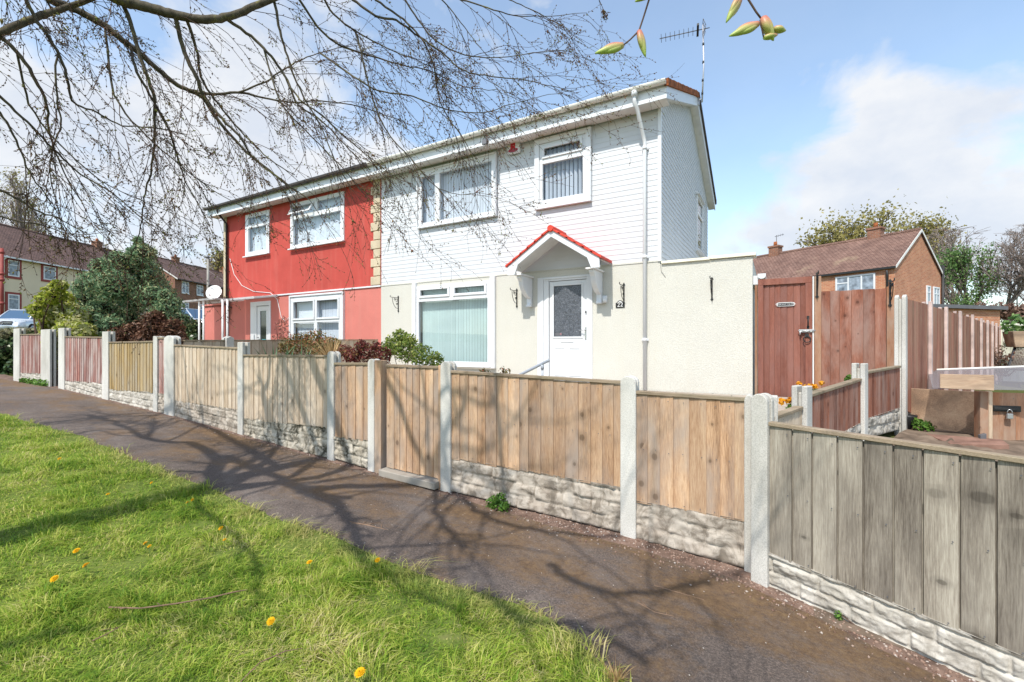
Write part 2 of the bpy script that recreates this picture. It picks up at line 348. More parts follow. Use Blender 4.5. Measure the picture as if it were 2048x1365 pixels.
# ------------------------------------------------------------------ ground
GU = [-400, -90, -50, -31, -20, -15.8, -12.3, -10, -7.8, -6, -4.4, -2.8, -.94, 0, 1, 3, 30]
GZ = [5, 4.2, 1.5, .25, -.6, -.80, -.86, -.956, -1.057, -1.16, -1.264, -1.36, -1.43, -1.504, -1.58, -1.7, -1.7]
def pathz(u): return float(np.interp(u, GU, GZ))+EYE
def sst(a, b, x):
    x = min(1, max(0, (x-a)/(b-a))); return x*x*(3-2*x)
def bound(v): return -.08+(v-3.35)*.39        # line of the side boundary on the right
def gz(u, v):
    z = pathz(u)
    if u > -16.3:
        w = sst(3.5, 6.5, v); tgt = (-.84 if u < bound(v)+.05 else -.97)+EYE
        if u < -12: tgt = tgt*sst(-16.3, -12, u)+z*(1-sst(-16.3, -12, u))
        z = z*(1-w)+tgt*w
    else:
        z += .012*max(0, v-4)
    if v < 2: z += .03*min(4, 2-v)*(.5+.5*math.sin(u*.9+1))*.35
    return z
def vG(u):                                     # grass edge of the path
    e = 2.14-.45*max(0, u+1.0)+.05*noise.noise((u*1.3, 3, 0))+.035*noise.noise((u*4.1, 9, 0))+.02*noise.noise((u*11, 5, 0))
    return e-.05*max(0, -u-7)
def vF(u): return 3.30-.40*max(0, u+.25)-.02*noise.noise((u*3, 1, 7))-.10*sst(-3, -1, u)*1.0
def m_ground():
    t = NT('earth_and_short_grass'); n = t.noise(.7, detail=8, rough=.65)
    c = t.ramp(n, [(.3, (.06, .075, .02)), (.55, (.09, .10, .035)), (.75, (.14, .11, .06))])
    t.bump(t.noise(14, detail=6), .5, .03); return t.done(c, 1, .05)
def m_soil():
    t = NT('lawn_soil'); c = t.ramp(t.noise(5, detail=8, rough=.7), [(.3, (.09, .12, .03)), (.55, (.14, .18, .04)), (.75, (.21, .19, .08))])
    t.bump(t.noise(30, detail=6), .6, .02); return t.done(c, 1, .05)
def m_path():
    t = NT('asphalt_with_moss')
    s = t.sep(); base = t.ramp(t.noise(1.1, detail=7, rough=.6), [(.3, (.088, .070, .061)), (.7, (.150, .122, .106))])
    base = t.mix(.75, base, t.ramp(t.noise(85, detail=5, rough=.9), [(.32, (.3, .29, .29)), (.5, (1, 1, 1)), (.66, (2.5, 2.4, 2.3))]), 'MULTIPLY')
    base = t.mix(t.ramp(t.noise(2.3, detail=7, rough=.7), [(.52, 0), (.7, .55)]), base, (.215, .185, .165))
    edge = t.math('ADD', t.math('MULTIPLY', t.ramp(t.math('MULTIPLY', s[1], .1), [(.225, 0), (.33, 1)]), .16), t.noise(1.5, t.mapping((1, 1.6, 1)), 8, .68, .3))
    edge = t.math('ADD', edge, t.math('MULTIPLY', t.ramp(t.math('ADD', t.math('MULTIPLY', s[0], .1), .5), [(.2, 0), (.55, 1)]), .10))
    edge = t.math('ADD', edge, t.math('MULTIPLY', t.math('SUBTRACT', t.noise(38, detail=5, rough=.75), .5), .35))
    moss = t.ramp(edge, [(.53, 0), (.74, 1)])
    mc = t.ramp(t.noise(26, detail=7, rough=.8), [(.3, (.08, .048, .028)), (.52, (.18, .108, .052)), (.75, (.29, .19, .085))])
    c = t.mix(t.math('MULTIPLY', moss, .75), base, mc)
    fl = t.voro(26); pick = t.sep(t.voro(26, out='Color'))[1]
    c = t.mix(t.math('MULTIPLY', t.ramp(fl, [(.07, 1), (.11, 0)]), t.ramp(pick, [(.80, 0), (.82, 1)])), c, (.62, .57, .50))
    t.bump(t.mix(.35, t.noise(150, detail=4, rough=.85), t.noise(9, detail=6)), .9, .012); return t.done(c, .92, .2)
def m_paving():
    t = NT('garden_paving'); b = t.n.new('ShaderNodeTexBrick'); t.l.new(t.co, b.inputs[0]); b.inputs['Color1'].default_value = (.40, .34, .28, 1); b.inputs['Color2'].default_value = (.46, .40, .34, 1); b.inputs['Mortar'].default_value = (.2, .18, .15, 1)
    b.inputs['Scale'].default_value = 1; b.inputs['Brick Width'].default_value = .6; b.inputs['Row Height'].default_value = .6; b.inputs['Mortar Size'].default_value = .01
    c = t.mix(.5, b.outputs[0], t.ramp(t.noise(4, detail=6), [(.3, (.7, .7, .7)), (.7, (1.15, 1.15, 1.15))]), 'MULTIPLY'); return t.done(c, .9, .15)
def grid_sheet(name, us, vs, zf, mat, kind='structure'):
    V = [(u, v, zf(u, v)) for v in vs for u in us]; nu = len(us)
    F = [(j*nu+i, j*nu+i+1, (j+1)*nu+i+1, (j+1)*nu+i) for j in range(len(vs)-1) for i in range(nu-1)]
    o = npmesh(name, V, F, mat, smooth=True); tag(o, kind=kind); return o
def arange(a, b, s): return list(np.arange(a, b+1e-6, s))
us = [-1500, -700, -400, -250, -150, -100, -75, -60]+arange(-50, -20, 2)+arange(-18, 4, .5)+[5, 7, 10, 15, 25, 40, 70, 120, 250, 700, 1500]
vs = [-800, -300, -100, -50, -25, -12, -6]+arange(-4, 10, .5)+arange(11, 40, 1.5)+[45, 60, 80, 120, 200, 400, 800, 1500]
grid_sheet('ground', us, vs, lambda u, v: gz(u, v)-(.14 if (-9 < u < 6.6 and 3.2 < v < 8.9) or (-.8 < u < 4 and 2 < v < 9) else .03), m_ground())
def strip(name, us, lo, hi, n, lift, mat, dip=0):
    V = []; F = []
    for u in us:
        a, b = lo(u), hi(u)
        for k in range(n+1):
            v = a+(b-a)*k/n; V.append((u, v, gz(u, v)+lift-(dip if k == 0 else 0)))
    for i in range(len(us)-1):
        for k in range(n):
            q = i*(n+1)+k; F.append((q, q+n+1, q+n+2, q+1))
    o = npmesh(name, V, F, mat, smooth=True); return tag(o, kind='structure')
strip('path', arange(-44, 2.6, .06), vG, vF, 10, .012, m_path(), .02)
strip('lawn', arange(-40, 6, .25), lambda u: -9, lambda u: vG(u)+.02, 26, -.004, m_soil())
strip('garden_paving', arange(-8.6, 1.2, .2), lambda u: max(4.6, 3.35+(u+.08)/.39+.12), lambda u: 8.5, 12, .010, m_paving())
strip('side_yard', arange(.2, 7, .2), lambda u: 3.0, lambda u: min(3.25+(u+.08)/.39-.06, 9)if u < 2.2 else 9, 12, .006, plain('yard_soil', (.16, .12, .09), .95, .1, var=.5, scale=6, bump=.5, bscale=30))
strip('verge_soil', arange(-17, 1.9, .1), lambda u: vF(u)-.03, lambda u: vF(u)+.32 if u < -.3 else 3.42-.4*(u+.08), 3, .004, plain('verge_dirt', (.17, .115, .09), .95, .1, var=.5, scale=9, bump=.6, bscale=40))

# ------------------------------------------------------------------ building helpers
def holes_wall(mb, u0, u1, z0, z1, y0, y1, holes):
    ue = sorted({u0, u1}|{min(max(x, u0), u1) for h in holes for x in h[:2]}); ze = sorted({z0, z1}|{min(max(x, z0), z1) for h in holes for x in h[2:4]})
    for a, b in zip(ue, ue[1:]):
        for c, d in zip(ze, ze[1:]):
            if b-a < 1e-5 or d-c < 1e-5: continue
            mu, mz = (a+b)/2, (c+d)/2
            if any(h[0] < mu < h[1] and h[2] < mz < h[3] for h in holes): continue
            mb.box(a, b, y0, y1, c, d)
def vblind(mb, u0, u1, z0, z1, y, pitch=.085, w=None, ang=22, wob=9):
    w = w or pitch*.80
    n = max(1, int((u1-u0)/pitch))
    for i in range(n):
        c = u0+(i+.5)*(u1-u0)/n; a = R(ang+random.uniform(-wob, wob)); dx, dy = math.cos(a)*w/2, math.sin(a)*w/2
        mb.quad((c-dx, y-dy, z0), (c+dx, y+dy, z0), (c+dx, y+dy, z1), (c-dx, y-dy, z1))
def window(root, u0, u1, z0, z1, y, lights, fr=.06, sash=(), blind='vert', bmat='blind', bw=None, sill=True, ang=22, trim=0, trimtop=True, name='window', lab=None, pitch=.085):
    # lights: openings as fractions of the frame (a0, a1, b0, b1); those whose index is in sash get a raised opening frame
    w, h = u1-u0, z1-z0
    L = [(u0+a0*w, u0+a1*w, z0+b0*h, z0+b1*h) for a0, a1, b0, b1 in lights]
    m = MB(); holes_wall(m, u0, u1, z0, z1, y-.015, y+.055, L)
    f = m.build(name, M['upvc'], root, .004)
    if lab: f['label'] = lab
    s = MB()
    for i in sash:
        a, b, c, d = L[i]; holes_wall(s, a-.035, b+.035, c-.035, d+.035, y-.04, y-.0155, [(a+.02, b-.02, c+.02, d-.02)])
    if s.v: s.build('sash', M['upvc'], f, .004)
    p = MB()
    for a, b, c, d in L: p.quad((a-.005, y+.02, c-.005), (b+.005, y+.02, c-.005), (b+.005, y+.02, d+.005), (a-.005, y+.02, d+.005))
    p.build('pane', M['pane'], f)
    b_ = MB()
    if blind == 'vert':
        vblind(b_, u0+.05, u1-.05, z0+.05, z1-.05, y+.15, ang=ang, pitch=pitch, w=bw)
    elif blind == 'net':
        n = 60; V = []
        for i in range(n):
            uu = u0+.04+(u1-u0-.08)*i/(n-1); yy = y+.14+.018*math.sin(i*1.15)+.01*math.sin(i*2.9)
            V += [(uu, yy, z0+.04), (uu, yy, z1-.04)]
        b_.add(V, [(2*i, 2*i+2, 2*i+3, 2*i+1) for i in range(n-1)], True)
    if b_.v: b_.build('blind' if blind == 'vert' else 'net_curtain', M[bmat], f)
    d = MB(); d.box(u0, u1, y+.42, y+.44, z0, z1); d.box(u0-.02, u0, y+.2, y+.44, z0, z1); d.box(u1, u1+.02, y+.2, y+.44, z0, z1); d.build('dark_backing', M['dark'], f)  # near-black sheets added behind the blinds, painted for the unlit room
    if sill:
        q = MB(); q.box(u0-trim-.03, u1+trim+.03, y-.09, y-.016, z0-.035-trim, z0-trim); q.build('sill', M['upvc'], f, .005)
    if trim:
        q = MB(); holes_wall(q, u0-trim, u1+trim, z0-trim, z1+(trim if trimtop else 0), y-.045, y+.03, [(u0, u1, z0, z1)]); q.build('surround', M['upvc'], f, .004)
    return f
def siding(mb, u0, u1, z0, z1, y, holes, pitch=.1, lap=.016):
    n = round((z1-z0)/pitch); p = (z1-z0)/n
    for k in range(n):
        a, b = z0+k*p, z0+(k+1)*p
        ze = sorted({a, b}|{z for h in holes for z in h[2:4] if a < z < b})
        for c, d in zip(ze, ze[1:]):
            seg = [(u0, u1)]; mz = (c+d)/2
            for h in holes:
                if h[2] < mz < h[3]:
                    seg = [s for q in seg for s in ((q[0], min(q[1], h[0])), (max(q[0], h[1]), q[1])) if s[1]-s[0] > 1e-4]
            yc, yd = y-lap*(1-(c-a)/p), y-lap*(1-(d-a)/p)
            for s0, s1 in seg:
                mb.quad((s0, yc, c), (s1, yc, c), (s1, yd, d), (s0, yd, d))
                if abs(c-a) < 1e-6: mb.quad((s0, y, c), (s1, y, c), (s1, yc, c), (s0, yc, c))
U0, U1, UD, UL = -1.79, -.30, -8.79, -16.1           # white corner, extension end, party line, red corner
YF, YB, ZS, ZC, ZG, ZR = 8.52, 15.37, 4.43+EYE, 1.554+EYE, -.84+EYE, 5.86+EYE
YM = (YF+YB)/2
EO = .34                                               # eaves overhang
UV = -1.60                                             # outer face of the gable verge
def ztop(y): return 4.60+EYE+.42*((y if y < YM else 2*YM-y)-8.18)
# ------------------------------------------------------------------ the white house
hw = thing('semi_detached_house', 'white weatherboarded half of the pair of houses, cream ground floor and red tiled door canopy', 'house', (-5.3, YF, ZG))
WB = (-7.50, -5.29, 2.86+EYE, 4.20+EYE); WS = (-4.21, -3.19, 2.92+EYE, 4.16+EYE); WG = (-7.56, -5.42, -.46+EYE, 1.43+EYE)
DO = (-4.27, -3.07, -.80+EYE, 1.40+EYE)
m = MB(); holes_wall(m, UD, U0, ZG-.4, ZC, YF, YF+.24, [WG, DO])
m.build('ground_floor_wall', M['cream'], hw)
m = MB(); m.box(UD, U0, YB-.2, YB, ZG-.4, ZS); m.box(U0-.2, U0, YF+.24, YB-.2, ZG-.4, ZC); m.build('rear_wall', M['cream'], hw)
m = MB(); holes_wall(m, UD, U0-.02, ZC, ZS, YF+.02, YF+.24, [WB, WS]); m.build('upper_wall', M['board_white'], hw)
m = MB()
HB = (WB[0]-.04, WB[1]+.04, WB[2]-.06, ZS); HS = (WS[0]-.1, WS[1]+.1, WS[2]-.1, ZS)
siding(m, UD, U0, ZC-.03, ZS, YF+.012, [HB, HS], .1, .0055)
siding(m, HB[0], HB[1], WB[3]+.03, ZS, YF+.012, [], .1, .004)
siding(m, HS[0], HS[1], WS[3]+.1, ZS, YF+.012, [], .1, .004)
m.quad((UD, YF-.012, ZC-.03), (U0, YF-.012, ZC-.03), (U0, YF+.02, ZC-.03), (UD, YF+.02, ZC-.03))
m.build('front_cladding', M['board_white'], hw)
# gable cladding: strips run back along the end wall; the lower boards have warped
m = MB(); p = .1; n = int((5.9-1.5)/p)
for k in range(n):
    z0 = ZC-.03+k*p; z1 = z0+p; K = 26; row = []
    for i in range(K+1):
        y = YF-.008+(YB-YF+.008)*i/K
        wv = max(0, 1-k/17)*.05*math.sin(i*.34+k*.30)*math.exp(-((i-11)/9)**2)
        row.append((y, min(z0+wv, ztop(y)-.18), min(z1+wv*.9, ztop(y)-.18)))
    for (ya, a0, a1), (yb, b0, b1) in zip(row, row[1:]):
        if a1-a0 < .004 and b1-b0 < .004: continue
        bulge = .007
        m.quad((U0+.006+bulge, ya, a0), (U0+.006+bulge, yb, b0), (U0+.004, yb, b1), (U0+.004, ya, a1))
        m.quad((U0, ya, a0), (U0, yb, b0), (U0+.006+bulge, yb, b0), (U0+.006+bulge, ya, a0))
m.build('gable_cladding', M['board_white'], hw)
m = MB(); m.prism([(U0-.2, YF+.02, ZC), (U0-.2, YB, ZC), (U0-.2, YB, ztop(YB)-.2), (U0-.2, YM, ztop(YM)-.2), (U0-.2, YF+.02, ztop(YF)-.2)], (.2, 0, 0)); m.build('gable_wall', M['board_white'], hw)
m = MB(); m.box(U0-.035, U0+.028, YF-.024, YF+.035, ZC-.03, ZS); m.build('corner_trim', M['upvc'], hw, .003)
# gable window
y0, y1, z0, z1 = 12.9, 14.0, 2.55+EYE, 4.0+EYE
m = MB()
for a, b, c, d in ((y0, y1, z0, z0+.07), (y0, y1, z1-.07, z1), (y0, y0+.07, z0+.07, z1-.07), (y1-.07, y1, z0+.07, z1-.07), (y0+.07, y1-.07, z0+.95, z0+1.01)):
    m.box(U0-.02, U0+.05, a, b, c, d)
gw = m.build('window', M['upvc'], hw, .003); gw['label'] = 'narrow white window in the boarded gable end'
m = MB(); m.quad((U0+.018, y0+.05, z0+.05), (U0+.018, y1-.05, z0+.05), (U0+.018, y1-.05, z1-.05), (U0+.018, y0+.05, z1-.05)); m.build('pane', M['pane'], gw)
m = MB(); m.box(U0+.006, U0+.010, y0+.02, y1-.02, z0+.02, z1-.02); m.build('dark_backing', M['dark'], gw)  # near-black sheet behind the glass, room darkness painted in its colour
m = MB(); m.box(U0, U0+.11, y0-.06, y1+.06, z0-.05, z0-.002); m.build('sill', M['upvc'], gw, .003)
m = MB(); m.hexa([(U0, y0-.05, z1+.002), (U0+.10, y0-.05, z1+.002), (U0+.10, y1+.05, z1+.002), (U0, y1+.05, z1+.002)], [(U0, y0-.05, z1+.09), (U0+.06, y0-.05, z1+.06), (U0+.06, y1+.05, z1+.06), (U0, y1+.05, z1+.09)]); m.build('head_trim', M['upvc'], gw)
# roof
def roof(root, a, b, tile, name='roof'):
    m = MB()
    for y0, y1 in ((8.12, YM), (2*YM-8.12, YM)):
        t = [(a, y0, ztop(y0)), (b, y0, ztop(y0)), (b, YM, ztop(YM)), (a, YM, ztop(YM))]
        q = [(x, y, z-.05) for x, y, z in t]; m.hexa(q, t)
    r = m.build(name, tile, root)
    m = MB(); m.tube([(a, YM, ztop(YM)-.02), (b, YM, ztop(YM)-.02)], .10, 10); m.build('ridge_tiles', tile, r); return r
M['dark_verge'] = plain('dark_verge_tile', (.07, .055, .05), .85, var=.3, scale=9)
rw = roof(hw, UD+.02, UV-.03, M['rooftile'])
m = MB()
for sg in (0, 1):
    m = MB(); k = 8; ys = [8.12+(YM-8.12)*i/k for i in range(k+1)]
    for i, (ya, yb) in enumerate(zip(ys, ys[1:])):
        A, B = (ya, yb+.02) if not sg else (2*YM-ya, 2*YM-yb-.02)
        lift = .012
        m.hexa([(UV-.03, A, ztop(A)-.105), (UV+.035, A, ztop(A)-.105), (UV+.035, B, ztop(B)-.105), (UV-.03, B, ztop(B)-.105)], [(UV-.03, A, ztop(A)+.012+lift), (UV+.035, A, ztop(A)+.012+lift), (UV+.035, B, ztop(B)+.01), (UV-.03, B, ztop(B)+.01)])
    m.build('verge_tiles', M['dark_verge'] if sg else M['verge_tile'], rw)
m = MB()
for sg in (0, 1):
    A, B = (8.17, YM) if not sg else (2*YM-8.17, YM)
    m.hexa([(UV-.022, A, ztop(A)-.32), (UV, A, ztop(A)-.32), (UV, B, ztop(B)-.32), (UV-.022, B, ztop(B)-.32)], [(UV-.022, A, ztop(A)-.108), (UV, A, ztop(A)-.108), (UV, B, ztop(B)-.108), (UV-.022, B, ztop(B)-.108)])
m.build('bargeboard', M['upvc'], hw)
m = MB()
for sg in (0, 1):
    K = 14
    for i in range(K):
        A, B = 8.19+(YM-8.19)*i/K, 8.19+(YM-8.19)*(i+1)/K-.006
        if sg: A, B = 2*YM-A, 2*YM-B
        m.hexa([(U0-.01, A, ztop(A)-.30), (UV-.0225, A, ztop(A)-.30), (UV-.0225, B, ztop(B)-.30), (U0-.01, B, ztop(B)-.30)], [(U0-.01, A, ztop(A)-.285), (UV-.0225, A, ztop(A)-.285), (UV-.0225, B, ztop(B)-.285), (U0-.01, B, ztop(B)-.285)])
m.build('verge_soffit', M['soffit'], hw)
def eaves(root, a, b, gmat, endcap):
    m = MB(); m.box(a, b, 8.16, 8.182, 4.27+EYE, 4.53+EYE); m.box(a, b, 8.145, 8.16, 4.27+EYE, 4.30+EYE); m.build('fascia', M['upvc'], root, .003)
    m = MB(); m.box(a, b-.02, 8.183, YF-.02, 4.305+EYE, 4.32+EYE); m.build('eaves_soffit', M['soffit'], root)
    m = MB(); pr = [(.062*math.cos(x), .062*math.sin(x)) for x in [math.pi+math.pi*i/10 for i in range(11)]]+[(.055, .012), (-.055, .012)]
    pr = [(c, s) for c, s in pr]
    m.prism([(a, 8.085+c, 4.55+EYE+s) for c, s in pr], (b-a, 0, 0))
    x = a+.5
    while x < b-.1:
        m.prism([(x, 8.085+c*1.13, 4.55+EYE+s*1.13) for c, s in pr], (.03, 0, 0)); x += .95
    m.build('gutter', gmat, root)
eaves(hw, UD, UV, M['gutter'], 1)
# downpipe with swan neck
ux, uy = -2.14, 8.085
m = MB(); m.lathe((ux, uy, 4.44+EYE), [(.055, -.03), (.055, .06), (.045, .07)], 12)
m.tube([(ux, uy, 4.45+EYE), (ux, uy+.01, 4.33+EYE), (ux+.03, uy+.07, 4.22+EYE), (ux+.07, YF-.12, 3.86+EYE), (-2.05, YF-.06, 3.74+EYE), (-2.05, YF-.055, 3.6+EYE), (-2.05, YF-.055, ZG+.02)], .034, 12)
for z in (3.62, 1.62, .1): m.lathe((-2.05, YF-.055, z+EYE), [(.043, -.03), (.043, .03)], 12); m.box(-2.11, -1.99, YF-.03, YF-.001, z-.02+EYE, z+.02+EYE)
m.build('downpipe', M['upvc'], hw)
# windows
window(hw, *WB, YF-.035, [(.05, .235, .07, .9), (.30, .955, .07, .9)], sill=False, trim=.03, lab='wide upper window with vertical blinds', pitch=.075, ang=18)
window(hw, *WS, YF-.03, [(.07, .93, .06, .66), (.10, .90, .77, .92)], sash=(1,), sill=False, trim=.105, lab='upper window above the door canopy', ang=50, pitch=.09)
window(hw, *WG, YF-.03, [(.035, .965, .045, .80), (.06, .46, .865, .955), (.54, .94, .865, .955)], sash=(1, 2), sill=True, bmat='blind_green', lab='large ground floor window with pale green blinds', pitch=.078, ang=24)
m = MB(); m.box(WG[0]-.12, WG[0]-.002, YF-.075, YF+.03, WG[2]-.05, ZC-.033); m.build('window_jamb', M['upvc'], hw, .004)
m = MB(); m.box(WG[1]+.002, WG[1]+.13, YF-.075, YF+.03, WG[2]-.05, ZC-.033); m.build('window_jamb', M['upvc'], hw, .004)
# door
m = MB(); holes_wall(m, DO[0], DO[1], DO[2], DO[3], YF-.02, YF+.05, [(DO[0]+.13, DO[1]-.12, DO[2]+.05, DO[3]-.045)])
holes_wall(m, DO[0]+.13, DO[1]-.12, DO[2]+.05, DO[3]-.045, YF+.0, YF+.06, [(-4.02, -3.17, DO[2]+.06, DO[3]-.085)])
m.build('door_frame', M['upvc'], hw, .005)
GL = (-3.915, -3.305, .17+EYE, 1.215+EYE)
m = MB(); holes_wall(m, -4.01, -3.18, DO[2]+.07, DO[3]-.095, YF+.02, YF+.065, [GL])
dr = m.build('door', M['upvc'], hw, .004)
def m_dglass():
    t = NT('patterned_glass'); v = t.voro(34, t.mapping((1, 1, 1)), 'DISTANCE_TO_EDGE'); w = t.noise(9, detail=3, dist=2.5)
    c = t.ramp(t.mix(.5, v, w), [(.2, (.05, .055, .065)), (.42, (.13, .14, .16)), (.6, (.27, .29, .32))]); t.bump(v, .8, .01); return t.done(c, .18, .6)
m = MB(); m.box(GL[0]-.01, GL[1]+.01, YF+.035, YF+.045, GL[2]-.01, GL[3]+.01); m.build('door_glass', m_dglass(), dr)
m = MB(); holes_wall(m, GL[0]-.03, GL[1]+.03, GL[2]-.03, GL[3]+.03, YF+.008, YF+.0195, [(GL[0]+.005, GL[1]-.005, GL[2]+.005, GL[3]-.005)]); m.build('glazing_bead', M['upvc'], dr, .003)
m = MB(); m.box(-3.76, -3.48, YF+.006, YF+.0195, .065+EYE, .105+EYE); m.build('letterbox', M['white_paint'], dr, .003)
m = MB()
for a, b in ((-3.90, -3.64), (-3.58, -3.32)): holes_wall(m, a, b, -.62+EYE, -.04+EYE, YF+.008, YF+.0195, [(a+.03, b-.03, -.59+EYE, -.07+EYE)])
m.build('raised_panel', M['upvc'], dr, .004)
m = MB(); m.box(-3.235, -3.205, YF-.0, YF+.0195, .12+EYE, .36+EYE); m.tube([(-3.22, YF-.0, .30+EYE), (-3.22, YF-.05, .30+EYE), (-3.34, YF-.05, .30+EYE)], .009, 8); m.build('handle', plain('chrome', (.55, .55, .56), .25, .5, .9), dr, .002)
m = MB(); m.box(-3.885, -3.74, YF+.0325, YF+.0348, .19+EYE, .255+EYE); m.build('sticker', M['grey_plastic'], dr)
m = MB(); m.box(-3.775, -3.748, YF+.0305, YF+.0324, .215+EYE, .245+EYE); m.build('sticker_logo', plain('sticker_red', (.35, .16, .17)), dr)
m = MB(); m.lathe((-3.215, YF-.0, .66+EYE), [(.014, -.02), (.014, .02)], 10); m.build('door_bell_button', M['grey_plastic'], hw)
m = MB(); m.box(DO[0]-.05, DO[1]+.05, YF-.32, YF-.03, ZG-.2, ZG+.05); m.build('doorstep', plain('step_concrete', (.5, .48, .44), .9, bump=.4), hw, .01)
# canopy over the door
pc, py0, hwid, ze, zr = -3.67, 7.88, .96, 1.60+EYE, 2.22+EYE
can = MB(); cw = .10
def slope_board(m, y0, y1, off0, off1, sg, x0=0, x1=hwid, endcut=True):
    def P(x, o): return (pc+sg*x, zr-(zr-ze)*x/hwid-o)
    a, b, c, d = P(x0, off0), P(x1, off0), P(x1, off1), P(x0, off1)
    m.prism([(q[0], y0, q[1]) for q in (a, b, c, d)], (0, y1-y0, 0))
for sg in (-1, 1): slope_board(can, py0+.05, YF-.026, .03, .055, sg)
cn = can.build('door_canopy', M['soffit'], hw)
m = MB()
for sg in (-1, 1):
    slope_board(m, py0, py0+.045, .02, .155, sg, 0, hwid)
    q = [(pc+sg*hwid, zr-(zr-ze)-.02), (pc+sg*hwid, zr-(zr-ze)-.20), (pc+sg*(hwid-.16), zr-(zr-ze)-.20), (pc+sg*(hwid-.24), zr-(zr-ze)*(hwid-.24)/hwid-.154)]
    m.prism([(x, py0-.001, z) for x, z in q], (0, .047, 0))
m.build('bargeboard', M['upvc'], cn, .004)
m = MB()
for sg in (-1, 1):
    for i in range(6):
        x0, x1 = hwid*i/6-.01, hwid*(i+1)/6+.035
        def P(x, o): return (pc+sg*x, zr-(zr-ze)*x/hwid+o)
        for j in range(4):
            ya = py0-.03+(YF-py0)*j/4; yb = ya+(YF-py0)/4-.004+(.03 if j == 3 else 0)
            yb = min(yb, YF-.022)
            e = random.uniform(-.004, .004)
            a, b = P(x0, .012+e), P(x1, .035+e); a2, b2 = P(x0, -.02), P(x1, -.018)
            m.prism([(a2[0], ya, a2[1]), (b2[0], ya, b2[1]), (b[0], ya, b[1]), (a[0], ya, a[1])], (0, yb-ya, 0))
for j in range(2):
    m.tube([(pc, py0-.045+.33*j, zr-.0), (pc, py0-.045+.33*j+.34 if j == 0 else YF-.022, zr-.0)], .062, 12)
m.build('roof_tiles', M['porch_tile'], cn, .004)
for sg in (-1, 1):                                            # curved brackets under the canopy
    x0 = pc+sg*(hwid-.20); m = MB(); zt = ze-.20
    pr = [(YF-.026, zt), (YF-.53, zt), (YF-.53, zt-.05), (YF-.50, zt-.06)]
    pr += [(YF-.10-.36*math.cos(t)**1.3, zt-.06-.36*math.sin(t)) for t in [R(x) for x in (8, 20, 35, 50, 65, 80, 89)]]
    pr += [(YF-.10, zt-.55), (YF-.14, zt-.56), (YF-.14, zt-.60), (YF-.026, zt-.60)]
    m.prism([(x0-.05, y, z) for y, z in pr], (.10, 0, 0)); m.build('bracket', M['upvc'], cn, .006)
    m = MB(); m.box(x0-.085, x0+.085, py0+.048, YF-.026, zt+.001, zt+.03); m.build('soffit_box', M['soffit'], cn)
# flat roofed end extension
ext = MB(); ext.box(U0, U1, YF-.004, YF+.22, ZG-.4, 1.47+EYE); ext.box(U1-.2, U1, YF+.22, YB, ZG-.4, 1.44+EYE); ext.box(U0, U1-.2, YF+.22, YB, 1.40+EYE, 1.43+EYE)
e = ext.build('side_extension', M['cream'], hw)
m = MB(); m.box(U0+.03, -.95, YF-.045, YF+.26, 1.471+EYE, 1.52+EYE); m.box(-.946, U1+.05, YF-.045, YF+.26, 1.479+EYE, 1.53+EYE); m.build('coping', plain('cream_coping', (.78, .74, .6), .8), e, .005)
m = MB(); m.tube([(U0+.01, YF-.006, ZC-.1), (U0+.03, YF-.02, ZC-.22), (U0+.10, YF-.008, ZC-.33)], .003, 5); m.build('loose_wire', M['black'], e)
m = MB(); pr = [(.06*math.cos(x), .055*math.sin(x)) for x in [math.pi+math.pi*i/8 for i in range(9)]]
m.prism([(U1+.13+c, YF+.10, 1.16+EYE+s) for c, s in pr]+[(U1+.19, YF+.10, 1.19+EYE), (U1+.07, YF+.10, 1.19+EYE)], (0, 6, 0)); m.box(U1+.002, U1+.10, YF+.16, YF+6, 1.02+EYE, 1.17+EYE); m.build('side_gutter', M['upvc'], e)

# ------------------------------------------------------------------ the red house
M['dark_gutter'] = plain('dark_gutter', (.06, .055, .055), .5)
hr = thing('semi_detached_house', 'red rendered half of the pair of houses with yellow stone quoins', 'house', (-12.4, YF, ZG+.1))
RS = (-14.83, -13.55, 2.86+EYE, 4.21+EYE); RB = (-12.50, -10.16, 2.86+EYE, 4.21+EYE); RL = (-12.46, -10.20, -.5+EYE, 1.42+EYE); RD = (-14.57, -13.50, -.85+EYE, 1.38+EYE)
m = MB(); holes_wall(m, UL, UD, ZC, ZS, YF+.0, YF+.24, [RS, RB]); m.build('upper_wall', M['red'], hr)
m = MB(); holes_wall(m, UL, UD, ZG-.6, ZC-.04, YF+.002, YF+.24, [RL, RD]); m.build('ground_floor_wall', M['red_low'], hr)
m = MB(); m.box(UL, UL+.2, YF+.24, YB, ZG-.6, ZS); m.box(UL, UD, YB-.2, YB, ZG-.6, ZS); m.prism([(UL, YF+.24, ZS), (UL, YB, ZS), (UL, YM, ztop(YM)-.2)], (.2, 0, 0)); m.build('rear_wall', M['red'], hr)
m = MB(); m.box(UL+.3, UD, YF-.03, YF+.03, ZC-.04, ZC-.002); m.build('string_course', M['upvc'], hr)
m = MB(); z = ZC+.01; k = 0
while z < ZS-.03:
    h = .235; w = .36 if k % 2 == 0 else .26
    m.box(UD-w, UD-.012, YF-.028, YF+.002, z, min(z+h-.012, ZS)); z += h; k += 1
m.build('quoins', M['stone'], hr, .012)
m = MB(); m.box(UL-.02, UL+.16, YF-.03, YF+.002, ZC+.05, ZS); m.build('corner_stone', M['stone'], hr, .01)
m = MB(); m.tube([(UL+.30, 8.1, 4.46+EYE), (UL+.28, 8.2, 4.3+EYE), (UL+.24, YF-.06, 4.05+EYE), (UL+.24, YF-.055, ZG-.3)], .036, 10); m.build('downpipe', plain('dark_downpipe', (.035, .03, .03), .5), hr)
rr = roof(hr, UL-.38, UD+.02, M['rooftile'])
